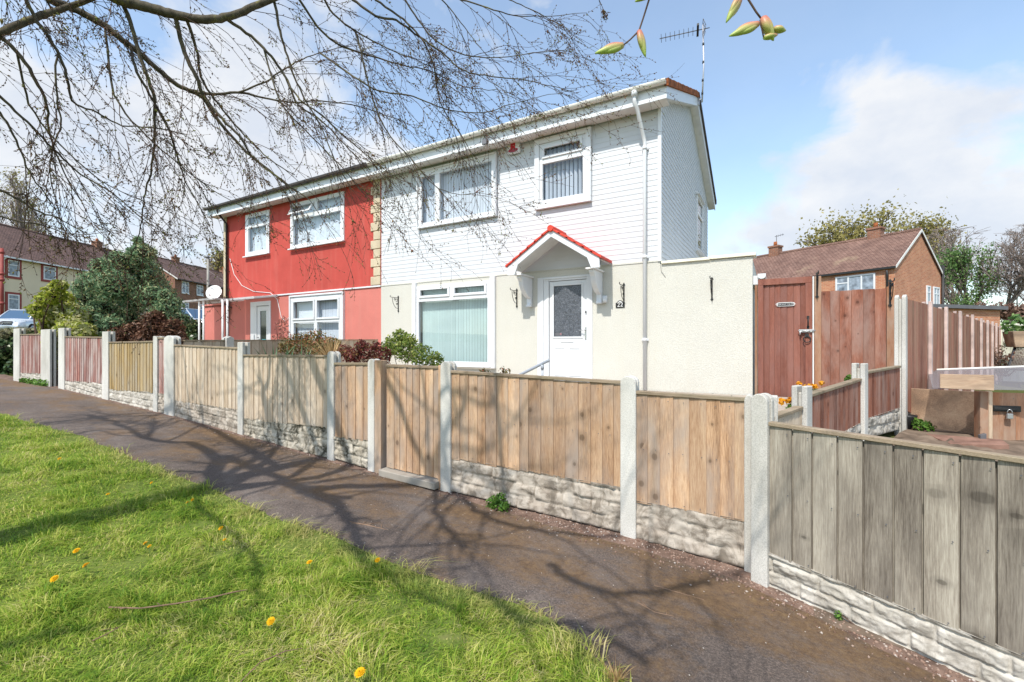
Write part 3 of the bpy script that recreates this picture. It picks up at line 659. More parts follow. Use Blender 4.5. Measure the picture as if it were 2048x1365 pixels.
eaves(hr, UL-.36, UD, M['dark_gutter'], 0)
m = MB()
x = UL-.4
while x < UD:
    m.hexa([(x, 8.03, ztop(8.03)-.035), (x+.24, 8.03, ztop(8.03)-.035), (x+.24, 8.2, ztop(8.2)-.01), (x, 8.2, ztop(8.2)-.01)], [(x, 8.03, ztop(8.03)+.03), (x+.24, 8.03, ztop(8.03)+.03), (x+.24, 8.2, ztop(8.2)+.03), (x, 8.2, ztop(8.2)+.03)]); x += .25
m.build('eaves_tiles', plain('dark_eaves_tile', (.09, .075, .07), .85), rr, .008)
window(hr, *RS, YF-.02, [(.13, .88, .10, .66), (.13, .88, .75, .91)], blind='net', bmat='lace', lab='narrow upper window above the side canopy')
f = window(hr, *RB, YF-.02, [(.06, .94, .08, .62), (.06, .47, .72, .92), (.53, .94, .72, .92)], blind='net', bmat='lace', lab='wide upper window with one small casement open')
m = MB(); a, b, c, d = RB[0]+.12, RB[0]+1.10, RB[2]+.97, RB[3]-.08
for q in ((a, b, c, c+.05), (a, b, d-.05, d), (a, a+.05, c+.05, d-.05), (b-.05, b, c+.05, d-.05)):
    def O(z): return YF-.05-(d-z)*.55
    m.hexa([(q[0], O(q[2]), q[2]), (q[1], O(q[2]), q[2]), (q[1], O(q[2])+.04, q[2]), (q[0], O(q[2])+.04, q[2])], [(q[0], O(q[3]), q[3]), (q[1], O(q[3]), q[3]), (q[1], O(q[3])+.04, q[3]), (q[0], O(q[3])+.04, q[3])])
m.build('open_casement', M['upvc'], f)
window(hr, *RL, YF-.03, [(.06, .47, .08, .60), (.53, .93, .08, .60), (.06, .47, .66, .93), (.53, .93, .66, .93)], sash=(2, 3), trim=.05, lab='ground floor window with closed white blinds', ang=5, pitch=.07, bw=.0685)
m = MB(); holes_wall(m, RD[0], RD[1], RD[2], RD[3], YF-.02, YF+.06, [(RD[0]+.34, RD[1]-.1, RD[2]+.05, RD[3]-.14)]); m.build('door_frame', M['upvc'], hr, .006)
m = MB(); g = (RD[0]+.50, RD[1]-.25, RD[2]+.25, RD[3]-.30); holes_wall(m, RD[0]+.345, RD[1]-.105, RD[2]+.055, RD[3]-.145, YF+.0, YF+.05, [g]); d_ = m.build('door', M['upvc'], hr, .004)
def m_darkglass():
    t = NT('dark_door_glass'); return t.done((.03, .035, .04), .06, .8)
m = MB(); m.box(g[0]-.01, g[1]+.01, YF+.02, YF+.03, g[2]-.01, g[3]+.01); m.build('door_glass', m_darkglass(), d_)
m = MB(); m.box(g[0]+.08, g[0]+.27, YF+.013, YF+.0195, .02+EYE, .19+EYE); m.build('door_sticker', plain('blue_sticker', (.06, .45, .55)), d_)
m = MB(); m.tube([(RD[0]+.41, YF-.0, .25+EYE), (RD[0]+.41, YF-.05, .25+EYE), (RD[0]+.50, YF-.05, .25+EYE)], .012, 8); m.build('handle', M['grey_plastic'], d_)
# low side extension and the door canopy on thin posts
m = MB(); m.box(-17.5, UL, YF+.05, YB-2, ZG-.6, 1.37+EYE); e = m.build('side_extension', M['red_low'], hr)
m = MB(); m.box(-17.56, UL-.0, YF-.0, YB-1.9, 1.372+EYE, 1.43+EYE); m.build('coping', M['red_low'], e, .005)
cz = 1.46+EYE
m = MB()
m.hexa([(-16.85, 7.55, cz-.06), (-14.9, 7.55, cz-.06), (-14.9, YF-.03, cz-.02), (-16.85, YF-.03, cz-.02)], [(-16.85, 7.55, cz), (-14.9, 7.55, cz), (-14.9, YF-.03, cz+.04), (-16.85, YF-.03, cz+.04)])
m.hexa([(-14.88, 7.75, cz-.10), (-13.1, 7.75, cz-.10), (-13.1, YF-.031, cz+.02), (-14.88, YF-.031, cz+.02)], [(-14.88, 7.75, cz-.03), (-13.1, 7.75, cz-.03), (-13.1, YF-.031, cz+.08), (-14.88, YF-.031, cz+.08)])
def m_canopy():
    t = NT('translucent_canopy_sheet'); t.n.remove(t.b); tr = t.n.new('ShaderNodeBsdfTransparent'); tr.inputs[0].default_value = (.92, .92, .92, 1); d = t.n.new('ShaderNodeBsdfDiffuse'); d.inputs[0].default_value = (.72, .71, .70, 1)
    a = t.n.new('ShaderNodeMixShader'); a.inputs[0].default_value = .42; t.l.new(tr.outputs[0], a.inputs[1]); t.l.new(d.outputs[0], a.inputs[2]); t.l.new(a.outputs[0], t.out.inputs[0]); return t.m
cp = m.build('door_canopy', m_canopy(), hr)
for x0, x1 in ((-15.98, -15.72), (-14.62, -14.36)):
    m = MB(); zb = ZG-.25
    for x in (x0, x1): m.tube([(x, 7.68, zb), (x, 7.68, cz-.065)], .03, 8)
    for z in (.2, .95): m.tube([(x0, 7.68, zb+z+.2), (x1, 7.68, zb+z+.2)], .014, 6)
    m.build('canopy_post', M['white_paint'], cp)
m = MB(); m.tube([(UL+.35, YF-.015, 2.9+EYE), (UL+.6, YF-.015, 2.35+EYE), (UL+1.05, YF-.015, 1.95+EYE), (UL+1.7, YF-.015, 1.72+EYE), (UL+2.6, YF-.015, 1.62+EYE), (UL+2.95, YF-.02, 1.4+EYE), (UL+3.15, YF-.02, .85+EYE), (UL+3.35, YF-.02, .72+EYE), (UL+3.55, YF-.02, .86+EYE), (UL+3.63, YF-.02, 1.1+EYE)], .009, 6); m.build('cable', M['white_paint'], hr)
# ------------------------------------------------------------------ things fixed to the houses
dish = thing('satellite_dish', 'round white satellite dish above the canopy at the left corner of the red house', 'satellite dish', (UL+.42, YF-.02, 1.5+EYE))
dc = Vector((UL+.2, YF-.42, 1.72+EYE)); n = Vector((.52, -.78, .30)).normalized(); a = n.orthogonal().normalized(); b = n.cross(a)
m = MB(); rings = 6; vs = [dc-n*.0]
V = []; F = []
for i in range(rings+1):
    r = .25*i/rings
    for k in range(28): V.append(dc+(a*math.cos(k*2*math.pi/28)+b*math.sin(k*2*math.pi/28))*r+n*(.075*(r/.25)**2-.035))
for i in range(rings):
    for k in range(28): F.append((i*28+k, i*28+(k+1) % 28, (i+1)*28+(k+1) % 28, (i+1)*28+k))
m.add(V, F, True); o = m.build('reflector', plain('dish_white', (.78, .78, .78), .5), dish); s_ = o.modifiers.new('s', 'SOLIDIFY'); s_.thickness = .012
m = MB(); m.tube([dc-n*.035, (UL+.42, YF-.16, 1.30+EYE), (UL+.45, YF-.01, 1.26+EYE)], .022, 8); m.build('mount', M['grey_plastic'], dish)
m = MB(); m.tube([dc-b*.0+Vector((0, 0, -.25)), dc+n*.30+Vector((0, 0, -.18))], .012, 6); m.tube([dc+n*.28+Vector((0, 0, -.19)), dc+n*.36+Vector((0, 0, -.2))], .03, 8); m.build('feed_arm', M['white_paint'], dish)
p = onY(1029, 297, YF-.03); al = thing('alarm_box', 'white burglar alarm box with a red square under the eaves of the white house', 'alarm box', (p.x, YF-.02, p.z))
m = MB(); w, h = .155, .125; m.prism([(p.x-w, YF-.02, p.z-h*.8), (p.x-w*.8, YF-.02, p.z-h), (p.x+w*.8, YF-.02, p.z-h), (p.x+w, YF-.02, p.z-h*.8), (p.x+w*.97, YF-.02, p.z+h), (p.x-w*.97, YF-.02, p.z+h)], (0, -.07, 0)); m.build('casing', M['upvc'], al, .012)
m = MB(); m.box(p.x-.065, p.x+.05, YF-.094, YF-.0905, p.z-.03, p.z+.09); m.build('red_panel', plain('alarm_red', (.55, .01, .02), .4), al)
m = MB(); m.prism([(p.x+.12*math.cos(t), YF-.0905, p.z-.068+.04*math.sin(t)) for t in [2*math.pi*i/16 for i in range(16)]], (0, -.012, 0)); m.build('strobe_lens', plain('strobe_red', (.30, .01, .02), .25, .6), al)
p = onY(973, 286, 8.10); fl = thing('floodlight', 'small black floodlight clipped to the white fascia of the house', 'floodlight', (p.x, 8.14, p.z))
m = MB(); m.hexa([(p.x-.06, 8.0, p.z-.07), (p.x+.06, 8.0, p.z-.07), (p.x+.06, 8.08, p.z-.05), (p.x-.06, 8.08, p.z-.05)], [(p.x-.07, 8.03, p.z+.06), (p.x+.07, 8.03, p.z+.06), (p.x+.06, 8.1, p.z+.05), (p.x-.06, 8.1, p.z+.05)]); m.build('lamp_head', M['grey_plastic'], fl, .008)
m = MB(); m.box(p.x-.02, p.x+.02, 8.08, 8.144, p.z+.0, p.z+.03); m.build('arm', M['grey_plastic'], fl)
m = MB(); m.tube([(p.x-.05, 8.1, p.z), (p.x-.12, 8.13, p.z+.1), (p.x-.02, 8.14, p.z+.2)], .006, 5); m.build('cable', M['black'], fl)
p = onY(1209, 599, YF-.02); bl = thing('wall_sensor', 'small white sensor box on the cream wall right of the front door', 'sensor', (p.x, YF, p.z))
m = MB(); m.box(p.x-.055, p.x+.055, YF-.05, YF-.001, p.z-.06, p.z+.07); m.build('body', M['upvc'], bl, .012)
m = MB(); m.lathe((p.x+.01, YF-.055, p.z-.02), [(.035, -.05), (.04, 0), (.035, .06)], 12); m.build('lens', M['white_paint'], bl)
p = onY(1240, 609, YF-.02); pl = thing('house_number_plaque', 'black arched house number plaque reading 22 on the cream wall', 'house number', (p.x, YF, p.z))
m = MB(); q = [(-.085, -.065), (.085, -.065), (.085, .03), (.06, .035)]+[(.055*math.cos(t), .035+.04*math.sin(t)) for t in [R(x) for x in range(0, 181, 20)]]+[(-.06, .035), (-.085, .03)]
m.prism([(p.x+x, YF-.001, p.z+z) for x, z in q], (0, -.012, 0)); m.build('plate', M['black'], pl)
tx = text_mesh('numerals', '22', .115, M['white_paint'], pl, (p.x, YF-.014, p.z-.01), (R(90), 0, 0))
m = MB(); m.prism([(p.x+.035*math.cos(t), YF-.0135, p.z+.038+.022*math.sin(t)) for t in [R(x) for x in range(0, 181, 30)]], (0, -.002, 0)); m.build('crest', M['white_paint'], pl)
# hanging basket brackets
def basket_bracket(loc, rz, label, sc=1):
    r = thing('basket_bracket', label, 'wall bracket', loc, 'black iron hanging basket brackets', rz); ORG[r.name] = Vector((0, 0, 0))
    m = MB(); m.box(-.012, .012, -.012, -.001, -.2, .14); m.prism([(-.025, -.001, -.2), (0, -.001, -.24), (.025, -.001, -.2)], (0, -.012, 0)); m.prism([(-.025, -.001, .14), (0, -.001, .18), (.025, -.001, .14)], (0, -.012, 0)); m.build('back_plate', M['black'], r)
    m = MB(); m.tube([(0, -.006, .12), (0, -.26, .12), (0, -.285, .135), (0, -.28, .16)], .008, 6); m.build('arm', M['black'], r)
    m = MB(); m.tube([(0, -.01, -.15)]+[(0, -.02-.2*math.sin(t)*.95, -.15+.26*(1-math.cos(t))) for t in [R(x) for x in (20, 40, 60, 75, 88)]], .006, 6)
    for cy, cz_, rr_ in ((-.06, .05, .045), (-.13, .075, .032), (-.055, -.04, .028)):
        m.tube([(0, cy+rr_*math.cos(t)*(1-t/14), cz_+rr_*math.sin(t)*(1-t/14)) for t in [i*.5 for i in range(17)]], .005, 5)
    m.build('scroll', M['black'], r); return r
for px, py, lab in ((797, 606, 'black iron basket bracket left of the large ground floor window'), (1034, 594, 'black iron basket bracket between the large window and the door'), (1248, 585, 'black iron basket bracket just above the number plaque'), (1424, 575, 'black iron basket bracket alone on the wide cream extension wall')):
    p = onY(px, py, YF); basket_bracket((p.x, YF-.004, p.z), 0, lab)
# aerial
ab = Vector((UV+.12, YM-.05, 0)); p0 = onP(1404, 190, (ab.x, ab.y), (1, 0)); ab.x = p0.x
ae = thing('television_aerial', 'tall television aerial on a thin pole at the gable peak of the white house', 'aerial', (ab.x, ab.y, p0.z))
zt = onP(1407, 60, (ab.x, ab.y), (1, 0)).z; q0 = onP(1404, 205, (ab.x, ab.y), (1, 0)).z
m = MB(); m.tube([(ab.x, ab.y, q0), (ab.x+.04, ab.y, (q0+zt)/2), (ab.x+.02, ab.y, zt+.12)], .018, 8)
m.build('pole', plain('aluminium', (.5, .5, .52), .4, .5, .6), ae)
m = MB()
for z in (.12, .3, .55, .8): m.lathe((ab.x+.03*z*2 if z < .5 else ab.x+.03, ab.y, q0+(zt-q0)*z), [(.024, -.03), (.024, .03)], 8)
m.build('cable_tape', M['black'], ae)
tp = Vector((ab.x+.02, ab.y, zt+.02)); bd = Vector((-.97, -.18, -.01)).normalized(); cr = Vector((.16, -.95, .0)).normalized()
m = MB(); m.tube([tp+bd*-.15, tp+bd*1.0], .011, 6)
for k in range(9):
    c = tp+bd*(.12+.105*k); m.tube([c-cr*.10+Vector((0, 0, -.045)), c+cr*.10+Vector((0, 0, .045))], .006, 5)
m.build('boom', M['grey_plastic'], ae)
m = MB()
for a_ in (-1, 1):
    for w in (-.13, 0, .13): m.tube([tp+cr*w+bd*-.06, tp+cr*w+Vector((0, 0, .17*a_))+bd*-.0], .007, 5)
    m.tube([tp-cr*.15+Vector((0, 0, .15*a_)), tp+cr*.15+Vector((0, 0, .15*a_))], .007, 5)
m.build('reflector', M['grey_plastic'], ae)
m = MB(); c = tp+bd*.12; m.hexa([c-cr*.14+Vector((-.02, 0, -.07)), c-cr*.14+Vector((.03, 0, -.07)), c+cr*.14+Vector((.03, 0, .03)), c+cr*.14+Vector((-.02, 0, .03))], [c-cr*.14+Vector((-.02, 0, -.02)), c-cr*.14+Vector((.03, 0, -.02)), c+cr*.14+Vector((.03, 0, .08)), c+cr*.14+Vector((-.02, 0, .08))]); m.build('dipole', M['black'], ae)
m = MB(); m.tube([(UV+.0, ab.y, q0+.02), (UV+.05, ab.y-.05, q0+.06), (ab.x, ab.y-.03, q0+.06)], .012, 6); m.box(UV-.01, UV+.03, ab.y-.05, ab.y+.05, q0-.05, q0+.12); m.build('wall_bracket', plain('galvanised', (.5, .5, .52), .4, .5, .6), ae)
# handrail by the door
ha = onY(1046, 747, 7.0); hb = onY(1096, 722, 7.0)
hr_ = thing('handrail', 'grey tubular handrail rising beside the path to the white front door', 'handrail', (hb.x, 7.0, ZG))
d = (hb-ha); far = ha-d*1.2
m = MB(); m.tube([far, ha, hb, hb+d.normalized()*.03], .026, 12); m.build('rail', plain('rail_grey', (.30, .33, .37), .35, .5), hr_)
m = MB(); pz = ha+d*.78; m.tube([(pz.x, 7.0, pz.z-.03), (pz.x, 7.0, ZG-.1)], .021, 10); m.lathe((pz.x, 7.0, pz.z-.06), [(.03, -.04), (.03, .04)], 12)
m.build('post', plain('rail_post', (.34, .37, .41), .35, .5), hr_)
# ------------------------------------------------------------------ fences
class Line:                                   # an upright plane through p along d; s runs along it, o towards the viewer
    def __init__(s, p, d): s.p = Vector((p[0], p[1], 0)); s.d = Vector((d[0], d[1], 0)).normalized(); s.n = Vector((s.d.y, -s.d.x, 0))
    def at(s, px, py): q = onP(px, py, s.p, s.d); return (q-s.p).dot(s.d), q.z
    def w(s, a, o, z): q = s.p+s.d*a+s.n*o; return Vector((q.x, q.y, z))
    def box(s, m, a0, a1, o0, o1, b0, b1, t0, t1):    # b0/t0 at a0, b1/t1 at a1; o0 front
        return m.hexa([s.w(a0, o0, b0), s.w(a1, o0, b1), s.w(a1, o1, b1), s.w(a0, o1, b0)], [s.w(a0, o0, t0), s.w(a1, o0, t1), s.w(a1, o1, t1), s.w(a0, o1, t0)])
def lerp(a, b, t): return a+(b-a)*t
def boards(L, root, mat, a0, a1, b0, b1, t0, t1, o=0, bw=.102, rag=.006, cap=True, name='panel', label=None, back=False, gap=None, capmat='wood_cap', step=None):
    m = MB(); n = max(1, round((a1-a0)/bw)); e = [a0]
    ws = [random.uniform(.82, 1.18) for _ in range(n)]; tw = sum(ws)
    for w in ws: e.append(e[-1]+w/tw*(a1-a0))
    for i in range(n):
        x0, x1 = e[i], e[i+1]; f = ((x0+x1)/2-a0)/(a1-a0)
        zb = lerp(b0, b1, f)+random.uniform(-rag, rag); zt = lerp(t0, t1, f)+random.uniform(-.3, .3)*rag; sl = (t1-t0)/(a1-a0)*(x1-x0)/2 ; sb = (b1-b0)/(a1-a0)*(x1-x0)/2*(0 if step else 1)
        oa, ob = o+.010+random.uniform(0, .002), o+.018+random.uniform(0, .003)
        xo = min(x1+.012, a1) if gap is None else x1-gap*.5; x0_ = x0+(.001 if gap is None else gap*.5)
        m.hexa([L.w(x0_, oa, zb-sb), L.w(xo, ob, zb+sb), L.w(xo, ob-.012, zb+sb), L.w(x0_, o-.004, zb-sb)], [L.w(x0_, oa, zt-sl), L.w(xo, ob, zt+sl), L.w(xo, ob-.012, zt+sl), L.w(x0_, o-.004, zt-sl)])
    if gap: L.box(m, a0+.002, a1-.002, o-.002, o-.012, b0+.01, b1+.01, t0-.01, t1-.01)
    nf = len(m.f); nails = random.Random(len(m.v))
    for i in range(n):
        for fz in (.04, .5, .95):
            x = lerp(e[i], e[i+1], .78)+random.uniform(-.01, .01); f = (x-a0)/(a1-a0); z = lerp(lerp(b0, b1, f), lerp(t0, t1, f), fz)+random.uniform(-.008, .008)
            m.add([L.w(x+dx, o+.0225+.004, z+dz) for dx, dz in ((-.0045, 0), (0, -.0045), (.0045, 0), (0, .0045))], [(0, 1, 2, 3)])
    p = m.build(name, M[mat], root); p.data.materials.append(M['grey_plastic'])
    for pg in list(p.data.polygons)[nf:]: pg.material_index = 1
    if label: p['label'] = label
    if cap:
        c = MB(); L.box(c, a0, a1, o+.030, o-.03, t0+.002, t1+.002, t0+.026, t1+.026); c.build('capping', M[capmat], p, .003)
        c = MB()
        L.box(c, a0, a1, o-.006, o-.04, lerp(b0, t0, .8), lerp(b1, t1, .8), lerp(b0, t0, .8)+.05, lerp(b1, t1, .8)+.05); L.box(c, a0, a1, o-.006, o-.04, lerp(b0, t0, .2), lerp(b1, t1, .2), lerp(b0, t0, .2)+.05, lerp(b1, t1, .2)+.05); c.build('back_rail', M[capmat], p)
    return p
def rockboard(L, root, mat, a0, a1, b0, b1, t0, t1, o=0, seed=0, res=.013, course=.105):
    nx = max(4, int((a1-a0)/res)); h = max(t0-b0, t1-b1); nz = max(4, int(h/res)); V = []; F = []
    def hgt(x, z):
        row = math.floor(z/course); fz = z/course-row
        bw = .25; xx = x+seed*3.1+(row % 2)*bw*.5+noise.noise((row*3.3, seed, 0))*.08; k = math.floor(xx/bw); fx = xx/bw-k
        e = min(fx*bw, (1-fx)*bw, fz*course, (1-fz)*course)
        j = sst(.002, .013, e)
        tl = noise.noise((k*7.7, row*5.1, seed))*.013; tx = (fx-.5)*noise.noise((k*3.1, row*8.3, seed+2))*.03+(fz-.5)*noise.noise((k*5.7, row*2.9, seed+4))*.03
        r = tx+noise.fractal((x*10, z*16, seed*5.3), .75, 2.2, 6)*.015+noise.noise((x*3, z*3, seed))*.005
        rg = abs(noise.noise((x*7+seed, z*19, 3)))*.014
        return .004+j*(.017+tl+r*.9-rg)
    for i in range(nx+1):
        f = i/nx; a = lerp(a0, a1, f); zb, zt = lerp(b0, b1, f), lerp(t0, t1, f)
        for k in range(nz+1):
            z = lerp(zb, zt, k/nz); V.append(L.w(a, o+hgt(a-a0, z-zb), z))
    for i in range(nx):
        for k in range(nz): q = i*(nz+1)+k; F.append((q, q+nz+1, q+nz+2, q+1))
    n0 = len(V)
    V += [L.w(a0, o-.02, b0), L.w(a1, o-.02, b1), L.w(a1, o-.02, t1), L.w(a0, o-.02, t0), L.w(a0, o+.02, t0), L.w(a1, o+.02, t1)]
    F += [(n0, n0+3, n0+2, n0+1), (n0+4, n0+5, n0+2, n0+3)]
    return npmesh('gravel_board', V, F, M[mat], root, smooth=False)
def post(L, root, a, w, o, zb, zt, style='flat', dep=.105, mat='concrete', name='post', label=None):
    m = MB(); prof = [(a, zb), (a+w, zb)]
    if style == 'round': prof += [(a+w, zt-.045)]+[(a+w/2+w/2*math.cos(t), zt-.045+.045*math.sin(t)) for t in [R(x) for x in (25, 50, 75, 90, 105, 130, 155)]]+[(a, zt-.045)]
    elif style == 'peak': prof += [(a+w, zt-.03), (a+w*.5, zt), (a, zt-.03)]
    else: prof += [(a+w, zt), (a, zt)]
    f = dep*.36
    m.prism([L.w(x, o, z) for x, z in prof], L.n*-f)
    m.prism([L.w(x, o-dep+f, z) for x, z in prof], L.n*-f)
    q = [(a+w*.22, zb), (a+w*.78, zb), (a+w*.78, zt-.05), (a+w*.22, zt-.05)]
    m.prism([L.w(x, o-f, z) for x, z in q], L.n*-(dep-2*f))
    p = m.build(name, M[mat], root, .005)
    if label: p['label'] = label
    return p
FL = Line((0, 3.40), (1, 0))
fw = thing('front_fence', 'tan feather edge front fence between concrete posts before the white house', 'fence', (-2.5, 3.4, .1))
fr = thing('front_fence', 'long pale grey front fence of faded red and mustard panels before the red house', 'fence', (-11, 3.4, .5))
def fpost(root, px0, px1, top, bot, style, o=.035, **k):
    a0, zt = FL.at(px0, top); a1, _ = FL.at(px1, top); _, zb = FL.at(px0, bot); return post(FL, root, a0, a1-a0, o, zb-.15, zt, style, **k)
for root, a in ((fr, (31, 43, 658, 757, 'flat')), (fr, (121, 133, 657, 778, 'flat')), (fr, (209, 221, 664, 801, 'flat')), (fr, (311, 319, 673, 824, 'flat')), (fr, (333, 352, 672, 834, 'round')),
                (fw, (480, 490, 685, 869, 'flat')), (fw, (659, 672, 703, 911, 'round')), (fw, (740, 753, 718, 930, 'round')), (fw, (885, 905, 723, 966, 'round')), (fw, (1243, 1274, 752, 1067, 'round')), (fw, (1489, 1508, 789, 1128, 'round'))):
    fpost(root, *a)
fpost(fr, 86, 104, 660, 772, 'flat', dep=.10, label='broad pale concrete post at the footpath gap')
def fpanel(root, mat, gmat, l, r, seed, lab=None, **k):
    (a0, t0), (a1, t1) = FL.at(l[0], l[1]), FL.at(r[0], r[1]); b0, b1 = FL.at(l[0], l[2])[1], FL.at(r[0], r[2])[1]; g0, g1 = FL.at(l[0], l[3])[1], FL.at(r[0], r[3])[1]
    boards(FL, root, mat, a0-.01, a1+.01, b0, b1, t0-.035, t1-.035, label=lab, **k)
    rockboard(FL, root, gmat, a0-.01, a1+.01, g0-.06, g1-.06, b0+.012, b1+.012, seed=seed)
fpanel(fr, 'wood_redwash', 'gravel_pale', (43, 668, 747, 757), (87, 667, 748, 768), 1, 'faded red panel left of the footpath gap')
fpanel(fr, 'wood_redwash', 'gravel_pale', (133, 672, 762, 774), (210, 673, 768, 799), 2, 'faded red panel right of the footpath gap')
fpanel(fr, 'wood_yellow', 'gravel_pale', (220, 683, 780, 803), (312, 681, 786, 823), 3, 'mustard coloured panel')
fpanel(fr, 'wood_redwash', 'gravel_pink', (320, 674, 788, 826), (333, 674, 790, 830), 4, 'very narrow panel between two posts')
fpanel(fw, 'wood_pale', 'gravel_pink', (352, 688, 802, 832), (480, 694, 821, 866), 5, 'pale grey panel with an orange stain')
fpanel(fw, 'wood_pale', 'gravel_dirty', (491, 708, 838, 872), (660, 709, 857, 906), 6, 'pale tan panel')
fpanel(fw, 'wood_tan', 'gravel_dirty', (673, 724, 875, 907), (741, 724, 883, 928), 7, 'short tan panel left of the gate')
fpanel(fw, 'wood_tan', 'gravel_pink', (905, 739, 917, 970), (1247, 760, 977, 1050), 8, 'widest tan panel right of the gate', step=True, bw=.099)
fpanel(fw, 'wood_tan', 'gravel_pink', (1271, 779, 1003, 1060), (1492, 793, 1043, 1119), 9, 'last tan panel on the right', step=True, bw=.093)
gt = thing('garden_gate', 'tan boarded garden gate set in the front fence between two concrete posts', 'gate', (-3.3, 3.4, .2))
(a0, t0), (a1, t1) = FL.at(774, 727), FL.at(879, 731); b0, b1 = FL.at(774, 933)[1], FL.at(879, 958)[1]
boards(FL, gt, 'wood_tan', a0, a1, b0, b1, t0-.035, t1-.035, o=-.005, bw=.085, name='gate_boards')
q0, q1 = FL.at(753, 720)[0], FL.at(773, 720)[0]
m = MB(); FL.box(m, q0+.004, q0+.095, .034, -.06, b0-.1, b0-.1, t0+.03, t0+.03); m.build('hinge_post', M['wood_tan'], fw, .004)
m = MB(); FL.box(m, a1+.006, a1+.05, .03, -.04, b1-.1, b1-.1, t1+.0, t1+.0); m.build('closing_post', M['wood_tan'], fw, .004)
m = MB(); FL.box(m, a0-.02, a1+.02, .10, -.2, b0-.08, b1-.08, b0-.012, b1-.012); tag(m.build('gate_threshold', plain('slab', (.30, .27, .23), .9, var=.25, bump=.5), None, .006, org=(a0, 3.4, b0)), 'thin concrete slab laid under the tan garden gate', 'doorstep')
# near fence on the right, angled towards the viewer
NL = Line((-.10, 3.30), (1.05, -.42))
fg = thing('near_fence', 'weathered grey green feather edge fence nearest the viewer at the right edge', 'fence', (.5, 3.1, .0))
post(NL, fg, NL.at(1508, 785)[0], NL.at(1541, 785)[0]-NL.at(1508, 785)[0], .05, NL.at(1508, 1157)[1]-.15, NL.at(1508, 786)[1], 'round', dep=.11)
(a0, t0) = NL.at(1540, 842); (a1, t1) = NL.at(2048, 914); b0 = NL.at(1540, 1108)[1]; b1 = NL.at(2048, 1315)[1]; g0 = NL.at(1540, 1172)[1]; g1 = NL.at(2048, 1405)[1]
k = 1.72/(a1-a0); E = lambda p, q: p+(q-p)*k
boards(NL, fg, 'wood_grey', a0, a0+1.72, b0, E(b0, b1), t0-.03, E(t0, t1)-.03, o=.0, bw=.112, gap=.008, step=True)
rockboard(NL, fg, 'gravel_pale', a0, a0+1.72, g0-.07, E(g0, g1)-.07, b0+.012, E(b0, b1)+.012, seed=12, res=.0065, course=.085)
post(NL, fg, a0+1.73, .1, .05, E(g0, g1)-.2, E(t0, t1)+.02, 'round', dep=.11)
fpost(fw, 1541, 1556, 796, 900, 'flat', o=-.09, label='concrete post behind the fence corner')
M['post_pink'] = plain('red_splashed_concrete', (.52, .40, .36), .9, .1, var=.28, scale=5, bump=.3)
# low red side fence and tall red fence along the boundary
def lean_line(v0): return Line((bound(v0), v0), (.39, 1))
BL = Line((-.08, 3.35), (.39, 1)); BL.n = Vector((BL.d.y, -BL.d.x, 0))
fl_ = thing('side_fence', 'low red stained side fence on a rock faced concrete base right of the front garden', 'fence', (.6, 5.6, .6))
N = [BL.at(1604, 700)[0], BL.at(1720, 700)[0], BL.at(1798, 700)[0]]
def zat(a, py):
    q = BL.w(a, 0, 0); d = -SY*q.x+CY*q.y; return EYE+(HOR-py)*d/FPX
post(BL, fl_, N[0]-.05, .11, .05, .4, zat(N[0], 772), 'flat'); post(BL, fl_, N[1]-.05, .11, .05, .3, zat(N[1], 727), 'flat')
def bpanel(root, mat, x0, x1, t, b, g, lab, gm='gravel_pale', cap=True, seed=0):
    boards(BL, root, mat, x0, x1, zat(x0, b[0]), zat(x1, b[1]), zat(x0, t[0])-.035, zat(x1, t[1])-.035, label=lab, cap=cap, bw=.068, gap=.005)
    rockboard(BL, root, gm, x0, x1, zat(x0, g[0])-.05, zat(x1, g[1])-.05, zat(x0, b[0])+.01, zat(x1, b[1])+.01, seed=seed)
bpanel(fl_, 'wood_pale', .12, N[0]-.06, (832, 810), (930, 868), (960, 880), 'short grey panel nearest the front', seed=21)
bpanel(fl_, 'wood_red', N[0]+.06, N[1]-.06, (787, 755), (905, 848), (950, 876), 'middle red panel', seed=22)
bpanel(fl_, 'wood_red', N[1]+.06, N[2]-.05, (742, 730), (841, 817), (869, 851), 'far red panel', seed=23)
ft = thing('boundary_fence', 'tall red brown fence with many concrete posts running away along the yard', 'fence', (2.5, 10.5, .6))
ps = [1800, 1853, 1885, 1914, 1939, 1957, 1970, 1980, 1988, 1996]; tp = [590, 604, 615, 623, 630, 637, 641, 644, 647, 650]
A = [BL.at(p, 700)[0] for p in ps]
for i, (a, t) in enumerate(zip(A, tp)):
    post(BL, ft, a-.045, .09, .06, .3, zat(a, t), 'peak' if i == 0 else 'flat', mat='concrete' if i == 0 else 'post_pink')
    if i: boards(BL, ft, 'wood_redfence', A[i-1]+.05, a-.05, .75 if i < 2 else .5, .5, zat(A[i-1]+.05, tp[i-1]+7), zat(a-.05, t+5), cap=False, bw=.11, gap=.006)
# back fence of the yard
kf = thing('back_fence', 'pale grey back fence with horizontal rails at the far end of the yard', 'fence', (8, 22, .6))
q = BL.w(A[-1], 0, 0); KL = Line((q.x, q.y), (.93, .36))
boards(KL, kf, 'wood_grey_back', .1, 6, .4, .4, zat(A[-1], 648), zat(A[-1], 648), cap=False, bw=.18, gap=.012)
m = MB()
for z in (.95, .55, .12): KL.box(m, .1, 6, .085, .03, zat(A[-1], 648)-1.05+z, zat(A[-1], 648)-1.05+z, zat(A[-1], 648)-.99+z, zat(A[-1], 648)-.99+z)
m.build('rail', M['wood_grey_back'], kf)
